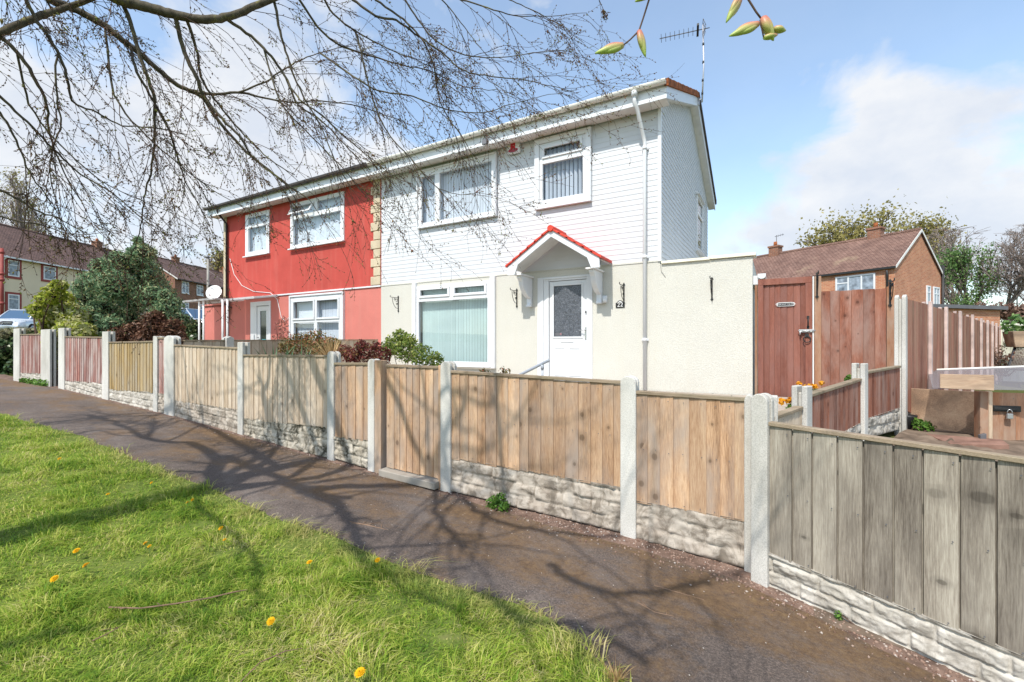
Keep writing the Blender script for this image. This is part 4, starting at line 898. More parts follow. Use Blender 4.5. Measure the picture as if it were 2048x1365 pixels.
# fence between the two front gardens
DL = Line((-7.75, 3.46), (-1.04, 5.06)); DL.n = Vector((-DL.d.y, DL.d.x, 0)); DL.n = DL.n if DL.n.x > 0 else -DL.n
fd = thing('dividing_fence', 'low brown board fence between the two front gardens, top just showing', 'fence', (-8.3, 6, .7))
boards(DL, fd, 'wood_pale', .05, 5.0, .5, .62, EYE+.055, EYE+.125, bw=.14, gap=.014, capmat='wood_cap')
a = DL.at(446, 690)[0]; post(DL, fd, a, .14, .08, .4, EYE+.15, 'peak', dep=.1)
# side gate and the red fence beside it
GY = 8.62
GLn = Line((0, GY), (1, 0))
sg = thing('side_gate', 'tall dark red boarded side gate with ring latch beside the cream extension', 'gate', (.1, GY, ZG))
g0, g1 = GLn.at(1516, 600)[0], GLn.at(1624, 600)[0]; zt = GLn.at(1570, 557)[1]; zb = GLn.at(1590, 802)[1]
boards(GLn, sg, 'wood_gate', g0, g1, zb, zb, zt-.03, zt-.03, cap=False, bw=.082, name='gate_boards', rag=.001, gap=.005)
m = MB(); GLn.box(m, g0, g1, .045, .026, zt-.10, zt-.10, zt, zt); GLn.box(m, g0, g0+.075, .045, .026, zb, zb, zt-.101, zt-.101); GLn.box(m, g1-.09, g1, .045, .026, zb, zb, zt-.101, zt-.101); m.build('frame', M['wood_gate'], sg, .003)
p = onY(1571, 609, GY-.03); m = MB(); w, h = .125, .032
oval = lambda w, h, n=24: [(w*math.copysign(min(1, abs(math.cos(t))*1.35), math.cos(t)), h*math.copysign(min(1, abs(math.sin(t))*1.15), math.sin(t))) for t in [2*math.pi*i/n for i in range(n)]]
sp = thing('gate_sign', 'small oval black and white sign asking to shut the red side gate', 'sign', (p.x, GY-.046, p.z))
m.prism([(p.x+x, GY-.028, p.z+z) for x, z in oval(w, h)], (0, -.006, 0)); m.build('plate', M['white_paint'], sp)
m = MB(); m.prism([(p.x+x, GY-.0345, p.z+z) for x, z in oval(w-.012, h-.01)], (0, -.003, 0)); m.build('face', M['black'], sp)
text_mesh('lettering', 'PLEASE SHUT THE GATE', .026, M['white_paint'], sp, (p.x, GY-.0380, p.z), (R(90), 0, 0), .0006)
lx = g1-.07
m = MB(); p = onY(1616, 645, GY-.05); m.tube([(p.x, GY-.046, p.z+.08), (p.x, GY-.085, p.z+.06), (p.x, GY-.085, p.z-.05), (p.x, GY-.046, p.z-.08)], .010, 8); m.box(p.x-.018, p.x+.018, GY-.052, GY-.0455, p.z+.055, p.z+.1); m.box(p.x-.018, p.x+.018, GY-.052, GY-.0455, p.z-.1, p.z-.055); m.build('pull_handle', M['black'], sg)
m = MB(); p = onY(1614, 679, GY-.05); m.tube([(p.x+.048*math.sin(t), GY-.066+.006*math.cos(t), p.z+.0+.048*math.cos(t)) for t in [i*math.pi/10 for i in range(21)]], .008, 6); m.box(p.x-.025, p.x+.025, GY-.06, GY-.0455, p.z+.03, p.z+.09); m.build('ring_latch', M['black'], sg)
m = MB(); p = onY(1613, 662, GY-.05); m.box(p.x-.10, p.x+.10, GY-.055, GY-.0455, p.z-.022, p.z+.022); m.tube([(p.x-.11, GY-.065, p.z), (p.x+.12, GY-.065, p.z)], .011, 8)
for dx in (-.07, .0, .06): m.box(p.x+dx-.012, p.x+dx+.012, GY-.08, GY-.055, p.z-.02, p.z+.02)
m.tube([(p.x-.085, GY-.065, p.z), (p.x-.085, GY-.07, p.z-.06)], .011, 6); m.build('bolt', plain('galvanised_bolt', (.6, .6, .6), .35, .5, .7), sg)
sf = thing('red_fence', 'tall red stained fence of wide knotty boards right of the side gate', 'fence', (1.0, GY, ZG))
r0, r1 = GLn.at(1628, 600)[0], GLn.at(1642, 600)[0]; r2 = GLn.at(1772, 600)[0]; r3 = GLn.at(1788, 600)[0]
m = MB(); GLn.box(m, r0, r1-.002, .07, -.04, ZG-.1, ZG-.1, GLn.at(1632, 554)[1], GLn.at(1632, 554)[1]); m.build('gate_post', M['wood_orange'], sf, .004)
m = MB(); GLn.box(m, r0-.022, r0-.004, .05, -.02, ZG-.1, ZG-.1, GLn.at(1626, 554)[1], GLn.at(1626, 554)[1]); m.build('stop_batten', M['white_paint'], sf)
boards(GLn, sf, 'wood_red', r1, r2, ZG-.02, ZG-.02, GLn.at(1660, 583)[1], GLn.at(1740, 579)[1], cap=False, bw=.125, gap=.006, o=.01, rag=.012)
m = MB(); GLn.box(m, r2+.003, r3, .03, -.07, ZG-.1, ZG-.1, GLn.at(1780, 574)[1], GLn.at(1780, 574)[1]); m.build('end_post', M['wood_orange'], sf, .004)
for px, py, lab in ((1634, 567, 'black iron basket bracket on the orange post beside the side gate'), (1781, 582, 'black iron basket bracket on the end post of the red fence')):
    p = onY(px, py, GY-.07); basket_bracket((p.x, GY-.075 if px < 1700 else GY-.035, p.z), 0, lab)
m = MB(); GLn.box(m, GLn.at(1507, 600)[0]+.02, GLn.at(1515, 600)[0], .02, -.06, ZG-.1, ZG-.1, 1.0+EYE, 1.0+EYE); tag(m.build('timber_jamb', M['wood_orange'], None, 0, org=(-.27, GY, ZG)), 'orange timber jamb post between the cream extension and the side gate', 'post')
# ------------------------------------------------------------------ the yard on the right
A0, B0 = C(4.85, 4.75), C(5.95, 4.40); SLn = Line((A0.x, A0.y), ((B0-A0).x, (B0-A0).y))
sh = thing('shed', 'low lean-to shed with clear corrugated plastic roof and padlocked board door', 'shed', (A0.x, A0.y, .5))
GR = -.98+EYE
def sz(px, py): return SLn.at(px, py)
x1 = sz(1976, 800)[0]; zt = sz(1980, 783)[1]
m = MB(); SLn.box(m, sz(1954, 800)[0], sz(1971, 800)[0], .05, -.05, GR-.5, GR-.5, zt, zt); m.build('corner_post', M['wood_orange'], sh, .004)
m = MB(); SLn.box(m, sz(1972, 800)[0]+.003, sz(1981, 800)[0], .035, -.03, GR-.5, GR-.5, zt, zt); m.build('door_post', M['wood_pale'], sh, .004)
boards(SLn, sh, 'wood_orange', sz(1982, 800)[0], sz(1982, 800)[0]+.95, GR-.5, GR-.5, zt-.01, zt-.01, cap=False, bw=.10, name='door', o=0, gap=.006)
dz = sz(2010, 817)[1]; xa, xb = sz(1981, 817)[0], sz(2036, 817)[0]
m = MB(); SLn.box(m, xa, xb, .045, .024, dz-.03, dz-.03, dz+.03, dz+.03); SLn.box(m, xa, xb-.03, .06, .045, dz-.012, dz-.012, dz+.012, dz+.012); m.build('hasp', M['black'], sh, .003)
q = SLn.w(sz(2010, 830)[0], .066, dz-.07); pk = thing('padlock', 'small grey padlock hanging from the black hasp of the shed door', 'padlock', q)
m = MB(); m.box(q.x-.025, q.x+.025, q.y-.012, q.y+.012, q.z-.03, q.z+.025); m.build('body', plain('padlock_steel', (.45, .46, .48), .35, .5, .8), pk, .006)
m = MB(); m.tube([(q.x-.018*math.cos(t), q.y, q.z+.03+.035*math.sin(t)) for t in [math.pi*i/10 for i in range(11)]], .005, 6); m.build('shackle', plain('shackle_steel', (.5, .5, .5), .3, .5, .9), pk)
def m_poly():
    t = NT('clear_corrugated_plastic'); t.n.remove(t.b)
    tr = t.n.new('ShaderNodeBsdfTransparent'); tr.inputs[0].default_value = (.8, .82, .88, 1); d = t.n.new('ShaderNodeBsdfDiffuse'); d.inputs[0].default_value = (.30, .27, .28, 1)
    g = t.n.new('ShaderNodeBsdfGlossy'); g.inputs[1].default_value = .25
    a = t.n.new('ShaderNodeMixShader'); a.inputs[0].default_value = .5; t.l.new(tr.outputs[0], a.inputs[1]); t.l.new(d.outputs[0], a.inputs[2])
    b = t.n.new('ShaderNodeMixShader'); b.inputs[0].default_value = .12; t.l.new(a.outputs[0], b.inputs[1]); t.l.new(g.outputs[0], b.inputs[2]); t.l.new(b.outputs[0], t.out.inputs[0]); return t.m
rb = [atD(1855, 741, 6.6), atD(2100, 732, 6.2)]; rf = [atD(1866, 778, 4.85), atD(2110, 782, 4.35)]
NXc = 4; V = []
for i in range(NXc+1):
    f = i/NXc; p, q = rf[0].lerp(rf[1], f), rb[0].lerp(rb[1], f); dz_ = 0
    for k in range(3): w = p.lerp(q, k/2); V.append((w.x, w.y, w.z+dz_))
npmesh('roof_sheet', V, [(i*3+k, i*3+3+k, i*3+4+k, i*3+1+k) for i in range(NXc) for k in range(2)], m_poly(), sh, True)
m = MB(); m.tube([rb[0], rb[1]], .018, 6); m.build('roof_edge', M['gutter'], sh)
fb = Line((rf[0].x, rf[0].y), ((rf[1]-rf[0]).x, (rf[1]-rf[0]).y))
m = MB(); a, z = fb.at(1878, 748); b, z2 = fb.at(1985, 781); z1 = fb.at(1985, 750)[1]; z0 = fb.at(1878, 776)[1]
fb.box(m, a, b, .06, .035, z0, z2, z, z1); m.build('fascia_board', M['wood_ply'], sh, .003)
for o_, px, lean in ((0, 0, 0),):
    P0, P1 = C(4.86, 5.75), C(5.02, 4.9); PL = Line((P0.x, P0.y), ((P1-P0).x, (P1-P0).y))
    a, z = PL.at(1808, 776); b, z1 = PL.at(1953, 784); z0 = PL.at(1806, 846)[1]; z2 = PL.at(1952, 874)[1]
    m = MB(); PL.box(m, a, b, .02, .0, z0, z2, z, z1)
    tag(m.build('plywood_sheet', M['wood_ply'], None, .003, org=P0), 'stained plywood sheet propped upright between the red fence and the shed', 'board')
    for px, w, mt, lb in ((1822, .022, 'black', 'short dark stick leaning on the plywood sheet'), (1839, .02, 'wood_orange', 'short orange stick leaning on the plywood sheet')):
        a, z = PL.at(px, 828); m = MB(); PL.box(m, a, a+w, .06, .03, z0-.08, z0-.08, z, z); tag(m.build('garden_stake', M[mt], None, 0, org=PL.w(a, .05, z0)), lb, 'stick')
M['slab_brown'] = plain('old_brown_slab', (.22, .13, .10), .9, .1, var=.35, scale=7, bump=.4)
q = C(4.72, 4.55, -1.0); q2 = C(4.35, 4.62, -1.0)
m = MB(); m.hexa([C(4.42, 4.6, -1.02), C(4.75, 4.35, -1.05), C(4.95, 4.6, -1.05), C(4.5, 4.95, -1.02)], [C(4.42, 4.6, -.99), C(4.75, 4.35, -.95), C(4.95, 4.6, -.95), C(4.5, 4.95, -.96)]); tag(m.build('timber_offcut', M['slab_brown'], None, .004, org=C(4.6, 4.6, -1)), 'flat slab of brown timber lying in front of the plywood', 'plank')
m = MB(); s0 = SLn.w(sz(1949, 880)[0], .09, 0); SLn.box(m, sz(1948, 880)[0], sz(1960, 880)[0], .10, .06, GR-.3, GR-.3, sz(1955, 868)[1], sz(1955, 864)[1]); tag(m.build('slate_offcut', M['grey_plastic'], None, .002, org=s0), 'dark slate offcut standing at the foot of the shed corner', 'slate')
# ------------------------------------------------------------------ plants: leaves, blades, twigs
def leaf_quads(P, Nn, size, aspect=.55, jitter=.8, rng=RNG, droop=0):
    n = len(P); s = size*rng.uniform(.45, 1.5, n)
    d = Nn+rng.normal(0, jitter, (n, 3)); d /= np.linalg.norm(d, axis=1)[:, None]+1e-9
    a = np.cross(d, rng.normal(0, 1, (n, 3))); a /= np.linalg.norm(a, axis=1)[:, None]+1e-9
    if droop: a[:, 2] -= droop; a /= np.linalg.norm(a, axis=1)[:, None]+1e-9
    b = np.cross(d, a); b /= np.linalg.norm(b, axis=1)[:, None]+1e-9
    L = a*s[:, None]*.5; Wd = b*(s*aspect*.5)[:, None]; up = d*(s*.12)[:, None]
    V = np.stack([P-L, P+Wd+up, P+L, P-Wd+up], 1).reshape(-1, 3)
    F = np.arange(n*4).reshape(n, 4); return V, F
def lobes(c, r, lob, n, rng=RNG, flat=1, inner=.55, rag=.22):
    # points on the outsides of overlapping lobes: returns points, outward normals
    lob = [(np.array(l[0]), l[1]) for l in lob]; w = np.array([l[1]**2 for l in lob]); w = w/w.sum()
    k = rng.choice(len(lob), n, p=w); d = rng.normal(0, 1, (n, 3)); d /= np.linalg.norm(d, axis=1)[:, None]
    rad = np.array([l[1] for l in lob])[k]*(1-(1-inner)*rng.random(n)**2.2)*(1+rng.normal(0, rag*.4, n))
    C_ = np.array([l[0] for l in lob])[k]; P = C_+d*rad[:, None]*np.array([1, 1, flat]); return P, d
def tubes_np(paths, n=4):
    # many tapered tubes at once; paths = list of (points (m,3), radii (m))
    Vs = []; Fs = []; o = 0
    ang = np.arange(n)*2*np.pi/n; ca, sa = np.cos(ang), np.sin(ang)
    for p, r in paths:
        p = np.asarray(p, float); m = len(p); t = np.gradient(p, axis=0); t /= np.linalg.norm(t, axis=1)[:, None]+1e-9
        h = np.array([0.31, .17, .93]) if abs(t[0] @ np.array([0.31, .17, .93])) < .9 else np.array([1., 0, 0])
        a = np.cross(t, h); a /= np.linalg.norm(a, axis=1)[:, None]+1e-9; b = np.cross(t, a); r = np.asarray(r)[:, None, None]
        V = p[:, None, :]+(a[:, None, :]*ca[None, :, None]+b[:, None, :]*sa[None, :, None])*r
        Vs.append(V.reshape(-1, 3)); i = np.arange(m-1)[:, None]*n; k = np.arange(n)[None, :]; k2 = (k+1) % n
        Fs.append((np.stack([i+k, i+k2, i+n+k2, i+n+k], -1).reshape(-1, 4))+o); o += m*n
    return np.concatenate(Vs), np.concatenate(Fs)
def smooth_path(pts, k=5):
    P = np.array(pts, float); n = len(P)
    if n < 3: return P
    T = np.linspace(0, n-1, (n-1)*k+1); out = []
    for t in T:
        i = min(int(t), n-2); f = t-i; p0, p1, p2, p3 = P[max(i-1, 0)], P[i], P[i+1], P[min(i+2, n-1)]
        out.append(.5*((2*p1)+(-p0+p2)*f+(2*p0-5*p1+4*p2-p3)*f*f+(-p0+3*p1-3*p2+p3)*f**3))
    return np.array(out)
def buds_np(P, D, size, rng=RNG):
    # spindle shaped buds: 4 sided double pyramids, stretched along D
    n = len(P); D = D/(np.linalg.norm(D, axis=1)[:, None]+1e-9); a = np.cross(D, rng.normal(0, 1, (n, 3))); a /= np.linalg.norm(a, axis=1)[:, None]+1e-9; b = np.cross(D, a)
    s = size*rng.uniform(.6, 1.3, n); L = (D*s[:, None]); w = (s*.24)[:, None]
    V = np.stack([P, P+L*.4+a*w, P+L*.4+b*w, P+L*.4-a*w, P+L*.4-b*w, P+L], 1).reshape(-1, 3)
    f = np.array([(0, 2, 1), (0, 3, 2), (0, 4, 3), (0, 1, 4), (5, 1, 2), (5, 2, 3), (5, 3, 4), (5, 4, 1)])
    F = (np.arange(n)[:, None, None]*6+f[None]).reshape(-1, 3); return V, F
def m_bark(name, c1, c2, lich=None, sc=18):
    t = NT(name); n = t.noise(sc, t.mapping((1, 1, .4)), 6, .65); c = t.ramp(n, [(.3, c1), (.7, c2)])
    if lich: c = t.mix(t.ramp(t.noise(7, detail=6, rough=.7), [(.56, 0), (.68, .75)]), c, lich)
    t.bump(n, .6, .01); return t.done(c, .9, .12)
M['bark'] = m_bark('lichened_bark', (.05, .042, .032), (.15, .13, .095), (.22, .21, .06))
M['twig'] = m_bark('brown_twig', (.055, .036, .028), (.14, .092, .07))
M['bud'] = leaf('opening_buds', (.12, .055, .035), (.22, .13, .055), (.26, .30, .06), .25)
M['bark_grey'] = m_bark('grey_bark', (.09, .075, .06), (.2, .17, .14))

# ---- the big tree over the path: trunk stands out of frame on the left, limbs reach overhead
tree = thing('tree', 'big budding tree whose bare drooping branches hang over the path and houses', 'tree', (-4.5, -.7, gz(-4.5, -.7)))
rng = np.random.default_rng(11)
T0 = np.array([-4.5, -.7, gz(-4.5, -.7)-.2])
trunk = smooth_path([T0, T0+[.03, -.02, 1.0], T0+[.10, .0, 2.2], T0+[.12, .05, 3.3], T0+[.05, .0, 4.6], T0+[.1, -.15, 6.2], T0+[.2, -.2, 8.5]], 6)
V, F = tubes_np([(trunk, np.interp(np.linspace(0, 1, len(trunk)), [0, .06, .45, .7, 1], [.27, .19, .15, .10, .03]))], 14)
npmesh('trunk', V, F, M['bark'], tree, True)
limbs = []                          # (points, radii)
def limb(pts, r0, r1, k=5, jit=.0):
    P = smooth_path(pts, k); P = P+rng.normal(0, jit, P.shape); limbs.append((P, np.linspace(r0, r1, len(P))**1.0)); return P
def T(z): return T0+np.array([.1, 0, z])
def img(pl, d, dd=0):               # limb traced on the photograph, given its distance
    n = len(pl); return [np.array(atD(x, y, d+dd*i/max(1, n-1))) for i, (x, y) in enumerate(pl)]
crown_src = []                      # branches that carry twigs: (points, radii, twig density, reach)
def br(pl, d, dd, r0, r1, start=None, dens=1.0, reach=1.0):
    P = img(pl, d, dd)
    if start is None and 0 < pl[0][0] and 0 < pl[0][1]:      # spring from the nearest limb already built
        best = None
        for q, _ in limbs:
            dep = q[:, 0]*-SY+q[:, 1]*CY; lat = q[:, 0]*CY+q[:, 1]*SY; ok = dep > .5; X = 1024+FPX*lat/np.maximum(dep, .5); Y = HOR-FPX*(q[:, 2]-EYE)/np.maximum(dep, .5)
            e = np.where(ok, np.hypot(X-pl[0][0], Y-pl[0][1]), 1e9); i = int(e.argmin())
            if best is None or e[i] < best[0]: best = (e[i], q[i])
        if best[0] < 90: P = [best[1]]+P[1:]
        else: print('loose branch', pl[0], best[0])
    if start is not None: P = [np.array(s) for s in start]+P
    Q = limb(P, r0, r1, 5, .003); crown_src.append((Q, np.linspace(r0, r1, len(Q)), dens, reach)); return Q
# limbs that show (traced), joined back to the trunk above the frame
br([(150, -60), (239, 0), (277, 10), (322, 23), (371, 35), (419, 40), (468, 31), (516, 10), (570, -10), (680, -40), (800, -60)], 3.9, .5, .055, .022, [T(3.9), T(3.9)+[.5, .8, .35]], 1.0)
br([(-60, 90), (0, 68), (55, 42), (106, 23), (177, 0), (260, -30)], 3.6, .5, .036, .02, [T(3.3), T(3.3)+[.1, .6, .2]], .6)
br([(60, -30), (100, 0), (142, 16), (200, 45), (245, 81), (284, 111), (322, 145), (364, 176), (403, 193), (429, 232), (464, 274), (503, 313), (548, 348), (596, 387)], 3.9, 1.3, .040, .008, [T(3.6), T(3.6)+[.3, .7, .3]], 1.2)
br([(377, 180), (435, 189), (477, 185), (516, 193), (580, 205), (640, 203), (720, 215), (800, 240)], 4.5, .7, .015, .004)
br([(477, 185), (529, 164), (580, 132), (640, 106), (720, 90)], 4.6, .4, .010, .003)
br([(242, 0), (264, 55), (280, 113), (300, 171), (309, 200), (309, 274), (303, 339), (290, 387), (284, 440), (270, 500)], 4.0, .5, .018, .004)
br([(342, 42), (364, 93), (393, 155), (406, 190), (445, 239), (484, 280), (503, 310), (560, 360), (620, 400)], 4.1, .6, .020, .005)
br([(374, 45), (393, 97), (403, 155), (438, 210), (480, 260), (540, 320), (590, 350)], 4.2, .5, .014, .004)
br([(52, 0), (74, 42), (103, 84), (126, 129), (139, 180), (148, 206), (193, 226), (245, 251), (310, 255), (370, 270)], 3.7, .5, .014, .004)
br([(0, 72), (42, 113), (77, 171), (94, 210), (97, 258), (120, 330), (160, 400)], 3.6, .5, .016, .004)
br([(-40, 160), (0, 193), (55, 245), (106, 297), (161, 348), (226, 387), (274, 429), (330, 470)], 3.6, .9, .012, .003)
br([(-30, 200), (0, 226), (32, 280), (58, 345), (84, 380), (106, 416)], 3.4, .5, .010, .003)
br([(255, 97), (274, 145), (306, 200), (339, 264), (355, 316), (371, 361), (393, 403), (420, 450)], 4.1, .5, .013, .003)
br([(451, 42), (503, 74), (542, 113), (574, 161), (596, 210), (640, 239), (690, 290), (740, 340)], 4.3, .5, .016, .004)
br([(548, 0), (561, 64), (574, 113), (600, 180), (640, 250), (670, 320), (700, 372)], 4.3, .4, .013, .003)
br([(-40, 350), (0, 380), (39, 400), (74, 422), (122, 440), (180, 470)], 3.6, .4, .012, .003)
br([(-30, 480-60), (20, 440), (80, 450), (150, 470), (240, 460)], 3.8, .6, .007, .002)
br([(110, 106), (113, 193), (122, 248), (103, 300), (100, 355), (113, 403), (122, 450)], 3.8, .3, .008, .003)
br([(640, -20), (660, 20), (700, 55), (760, 90), (830, 120), (900, 150)], 4.4, .4, .012, .003)
br([(600, 26), (648, 68), (703, 100), (755, 116), (810, 132), (858, 142), (930, 175), (1000, 180)], 4.5, .4, .012, .003)
br([(690, -20), (706, 0), (752, 32), (793, 42), (839, 74), (884, 106), (922, 139), (971, 152), (1035, 158), (1084, 168), (1148, 184)], 4.5, .3, .014, .003)
br([(740, -20), (752, 0), (806, 39), (845, 81), (868, 135), (877, 193), (900, 242), (926, 274), (948, 322), (964, 355)], 4.5, .3, .012, .002)
br([(560, 165), (600, 200), (645, 232), (681, 268), (722, 300), (781, 348), (830, 372)], 4.4, .4, .009, .002)
br([(650, 120), (706, 152), (755, 181), (826, 193), (890, 219), (955, 226), (1019, 210), (1084, 193), (1148, 181)], 4.5, .3, .010, .002)
br([(706, 60), (722, 106), (735, 161), (755, 226), (781, 274), (826, 322), (868, 371), (922, 390), (964, 384)], 4.5, .3, .011, .002)
br([(880, -20), (922, 0), (987, 19), (1029, 32), (1103, 32), (1174, 26)], 4.6, .2, .009, .002)
br([(870, -15), (884, 0), (922, 45), (961, 97), (1000, 130)], 4.6, .2, .008, .002)
br([(1000, -15), (1019, 0), (1061, 19), (1129, 55), (1145, 71)], 4.6, .2, .006, .002, None, .7)
br([(800, -20), (830, 30), (870, 80), (930, 110), (1000, 115), (1080, 105), (1145, 100)], 4.6, .3, .010, .002)
br([(1185, -20), (1200, 5), (1210, 30)], 4.6, .1, .004, .002, None, .5, .3)
br([(500, 120), (560, 200), (610, 260), (680, 330), (730, 390), (800, 440)], 4.3, .5, .009, .002)
br([(180, 100), (230, 190), (290, 270), (360, 330), (440, 390), (500, 420)], 4.0, .6, .010, .002)
br([(20, 120), (60, 210), (120, 290), (200, 360), (280, 400), (380, 440)], 3.7, .7, .009, .002)
# limbs above and behind the viewer: they throw the branched shadows on the path and lawn
cot = 1/math.tan(SUN_EL); sx, sy = -SD.x/SD.z, -SD.y/SD.z
def over(pl, h0, h1, r0, r1, start=None, tw=.6, gd=None):
    P = []
    n = len(pl)
    for i, (px, py) in enumerate(pl):
        r = ray(px, py); k = 1.5
        for _ in range(12): q = r*k+Vector((0, 0, EYE)); g = gz(q.x, q.y); k = (EYE-g)/max(1e-4, -(r.z))
        q = r*k; h = h0+(h1-h0)*i/max(1, n-1); P.append(np.array([q.x-sx*h, q.y-sy*h, g+h]))
    if start is not None: P = [np.array(s) for s in start]+P
    Q = limb(P, r0, r1, 5, .012); crown_src.append((Q, np.linspace(r0, r1, len(Q)), tw, .9))
    rad = np.linspace(r0, r1, len(Q))                    # side boughs
    for j in range(int(len(Q)*.42)):
        i = rng.integers(2, len(Q)-1); t = Q[i+1]-Q[i-1]; t /= np.linalg.norm(t)+1e-9; o = rng.normal(0, 1, 3)*[1, 1, .5]; o -= t*(o@t); o /= np.linalg.norm(o); d = t*.6+o*.8+[0, 0, .1]; p = Q[i].copy(); pts = [p.copy()]; L = rng.uniform(.5, 1.5)
        for q in range(5): d = d+rng.normal(0, .2, 3); d /= np.linalg.norm(d); p = p+d*L/5; pts.append(p.copy())
        rr = min(.022, rad[i]*.5); B_ = limb(pts, rr, rr*.35, 2, .004); crown_src.append((B_, np.linspace(rr, rr*.35, len(B_)), tw*.9, .8))
    return Q
over([(436, 925), (393, 890), (345, 886), (301, 880), (262, 862), (222, 842), (180, 832)], 4.3, 4.9, .06, .02, [T(4.0)], .6)
over([(446, 915), (500, 935), (560, 958), (640, 985), (700, 1000)], 4.3, 4.9, .06, .03, [T(4.0)], .5)
over([(440, 965), (510, 920), (564, 890), (600, 860)], 4.7, 5.2, .055, .02, None, .6)
over([(400, 850), (330, 828), (232, 832), (140, 842), (58, 852)], 4.9, 5.3, .045, .015, [T(4.9)], .8)
over([(301, 880), (308, 855), (311, 838)], 4.5, 4.9, .035, .015, None, .6)
over([(600, 985), (700, 975), (830, 972), (940, 962), (1000, 950)], 4.9, 5.6, .07, .025, None, .5)
over([(560, 960), (666, 1009), (700, 1045), (716, 1078), (730, 1130)], 4.9, 4.4, .055, .03, None, .4)
over([(860, 900), (872, 979), (875, 1019), (899, 1062), (932, 1100)], 5.2, 4.6, .03, .025, None, .5)
over([(880, 960), (918, 989), (965, 1032), (1065, 1062), (1164, 1072), (1240, 1075)], 5.1, 4.6, .03, .02, None, .5)
over([(390, 1000), (450, 1060), (500, 1100), (520, 1180), (490, 1240)], 4.2, 3.6, .022, .012, None, .6)
over([(0, 1300), (90, 1275), (180, 1262), (260, 1240)], 3.6, 4.1, .03, .015, None, .5)
over([(700, 1090), (760, 1150), (860, 1200), (980, 1260)], 4.6, 4.2, .025, .012, None, .5)
over([(880, 1010), (960, 940), (1050, 880), (1100, 800)], 4.9, 5.6, .03, .012, None, .7)
over([(1000, 1020), (1090, 930), (1160, 860)], 4.6, 5.2, .024, .01, None, .7)
over([(1100, 1130), (1180, 1180), (1300, 1190), (1420, 1170)], 4.4, 4.2, .03, .02, None, .7)
over([(960, 1180), (1060, 1240), (1180, 1260), (1300, 1330)], 4.2, 4.0, .03, .02, None, .6)
V, F = tubes_np(limbs, 8); npmesh('branches', V, F, M['bark'], tree, True)
tw = []; bp = []; bd_ = []
def twig(p0, d0, L, r0, depth, grav, inview):
    n = 7 if depth == 0 else 4; p = np.array(p0, float); d = np.array(d0, float); P = [p.copy()]; seg = L/n
    for i in range(n):
        d = d+rng.normal(0, .10 if depth == 0 else .15, 3)+np.array([0, 0, -grav*.085]); d /= np.linalg.norm(d); p = p+d*seg; P.append(p.copy())
    P = np.array(P); tw.append((P, np.linspace(r0, max(.0011, r0*.42), n+1)))
    if inview:
        side = rng.normal(0, 1, 3)
        for i in range(1, n+1):
            for q in (0, .5):
                if i == n and q: continue
                x = P[i] if not q else (P[i]+P[min(i+1, n)])/2
                t = P[i]-P[i-1]; t = t/(np.linalg.norm(t)+1e-9); side = -side+rng.normal(0, .3, 3); sd = side-t*(side@t); sd /= np.linalg.norm(sd)+1e-9
                bp.append(x); bd_.append(t*.8+sd*.75 if i < n else t)
    if depth < (2 if inview else 1):
        k = rng.integers(3, 7) if depth == 0 else rng.integers(1, 3); s = 1
        for j in range(k):
            i = rng.integers(1, n); t = P[i+1]-P[i]; t /= np.linalg.norm(t); o = rng.normal(0, 1, 3); o -= t*(o@t); o /= np.linalg.norm(o)
            dd = t*.82+o*.55; twig(P[i], dd/np.linalg.norm(dd), L*rng.uniform(.28, .55), r0*.62, depth+1, grav*.6, inview)
camf = np.array([-SY, CY, 0.])
for P, Rr, dens, reach in crown_src:
    seg = np.linalg.norm(np.diff(P, axis=0), axis=1); Lt = seg.sum(); k = max(2, int(Lt/.17*dens)); cum = np.concatenate([[0], np.cumsum(seg)])
    vis = (P[:, 0]*camf[0]+P[:, 1]*camf[1]).mean() > 2.2
    for j in range(k):
        s = Lt*(.1+.9*(j+rng.random())/k); i = min(np.searchsorted(cum, s)-1, len(P)-2); i = max(i, 0); f = (s-cum[i])/seg[i]; p = P[i]*(1-f)+P[i+1]*f
        t = P[i+1]-P[i]; t /= np.linalg.norm(t); o = rng.normal(0, 1, 3); o -= t*(o@t); o /= np.linalg.norm(o)
        if o[2] > .3 and rng.random() < .5: o = -o
        d = t*.8+o*rng.uniform(.2, .6)+np.array([CY, SY, 0])*rng.uniform(-.05, .4)+np.array([0, 0, -.22]); d /= np.linalg.norm(d)
        twig(p, d, rng.uniform(.3, 1.15)*reach, min(.0038, Rr[i]*.5+.0010), 0, 1.0, vis)
    if vis: bp.append(P[-1]); bd_.append(P[-1]-P[-2])
V, F = tubes_np(tw, 3); npmesh('twigs', V, F, M['twig'], tree, True)
bp = np.array(bp); bd_ = np.array(bd_)
kb = rng.random(len(bp)) < .62; bp = bp[kb]; bd_ = bd_[kb]
V, F = buds_np(bp, bd_, .021, rng); npmesh('buds', V, F, M['bud'], tree)
# bigger half opened buds scattered on the nearer twigs
k = rng.choice(len(bp), 110, replace=False); V, F = buds_np(bp[k], bd_[k]+np.array([0, 0, -.4]), .042, rng); npmesh('opening_leaves', V, F, leaf('half_open_leaves', (.30, .12, .09), (.30, .28, .07), (.33, .38, .08), .3), tree)
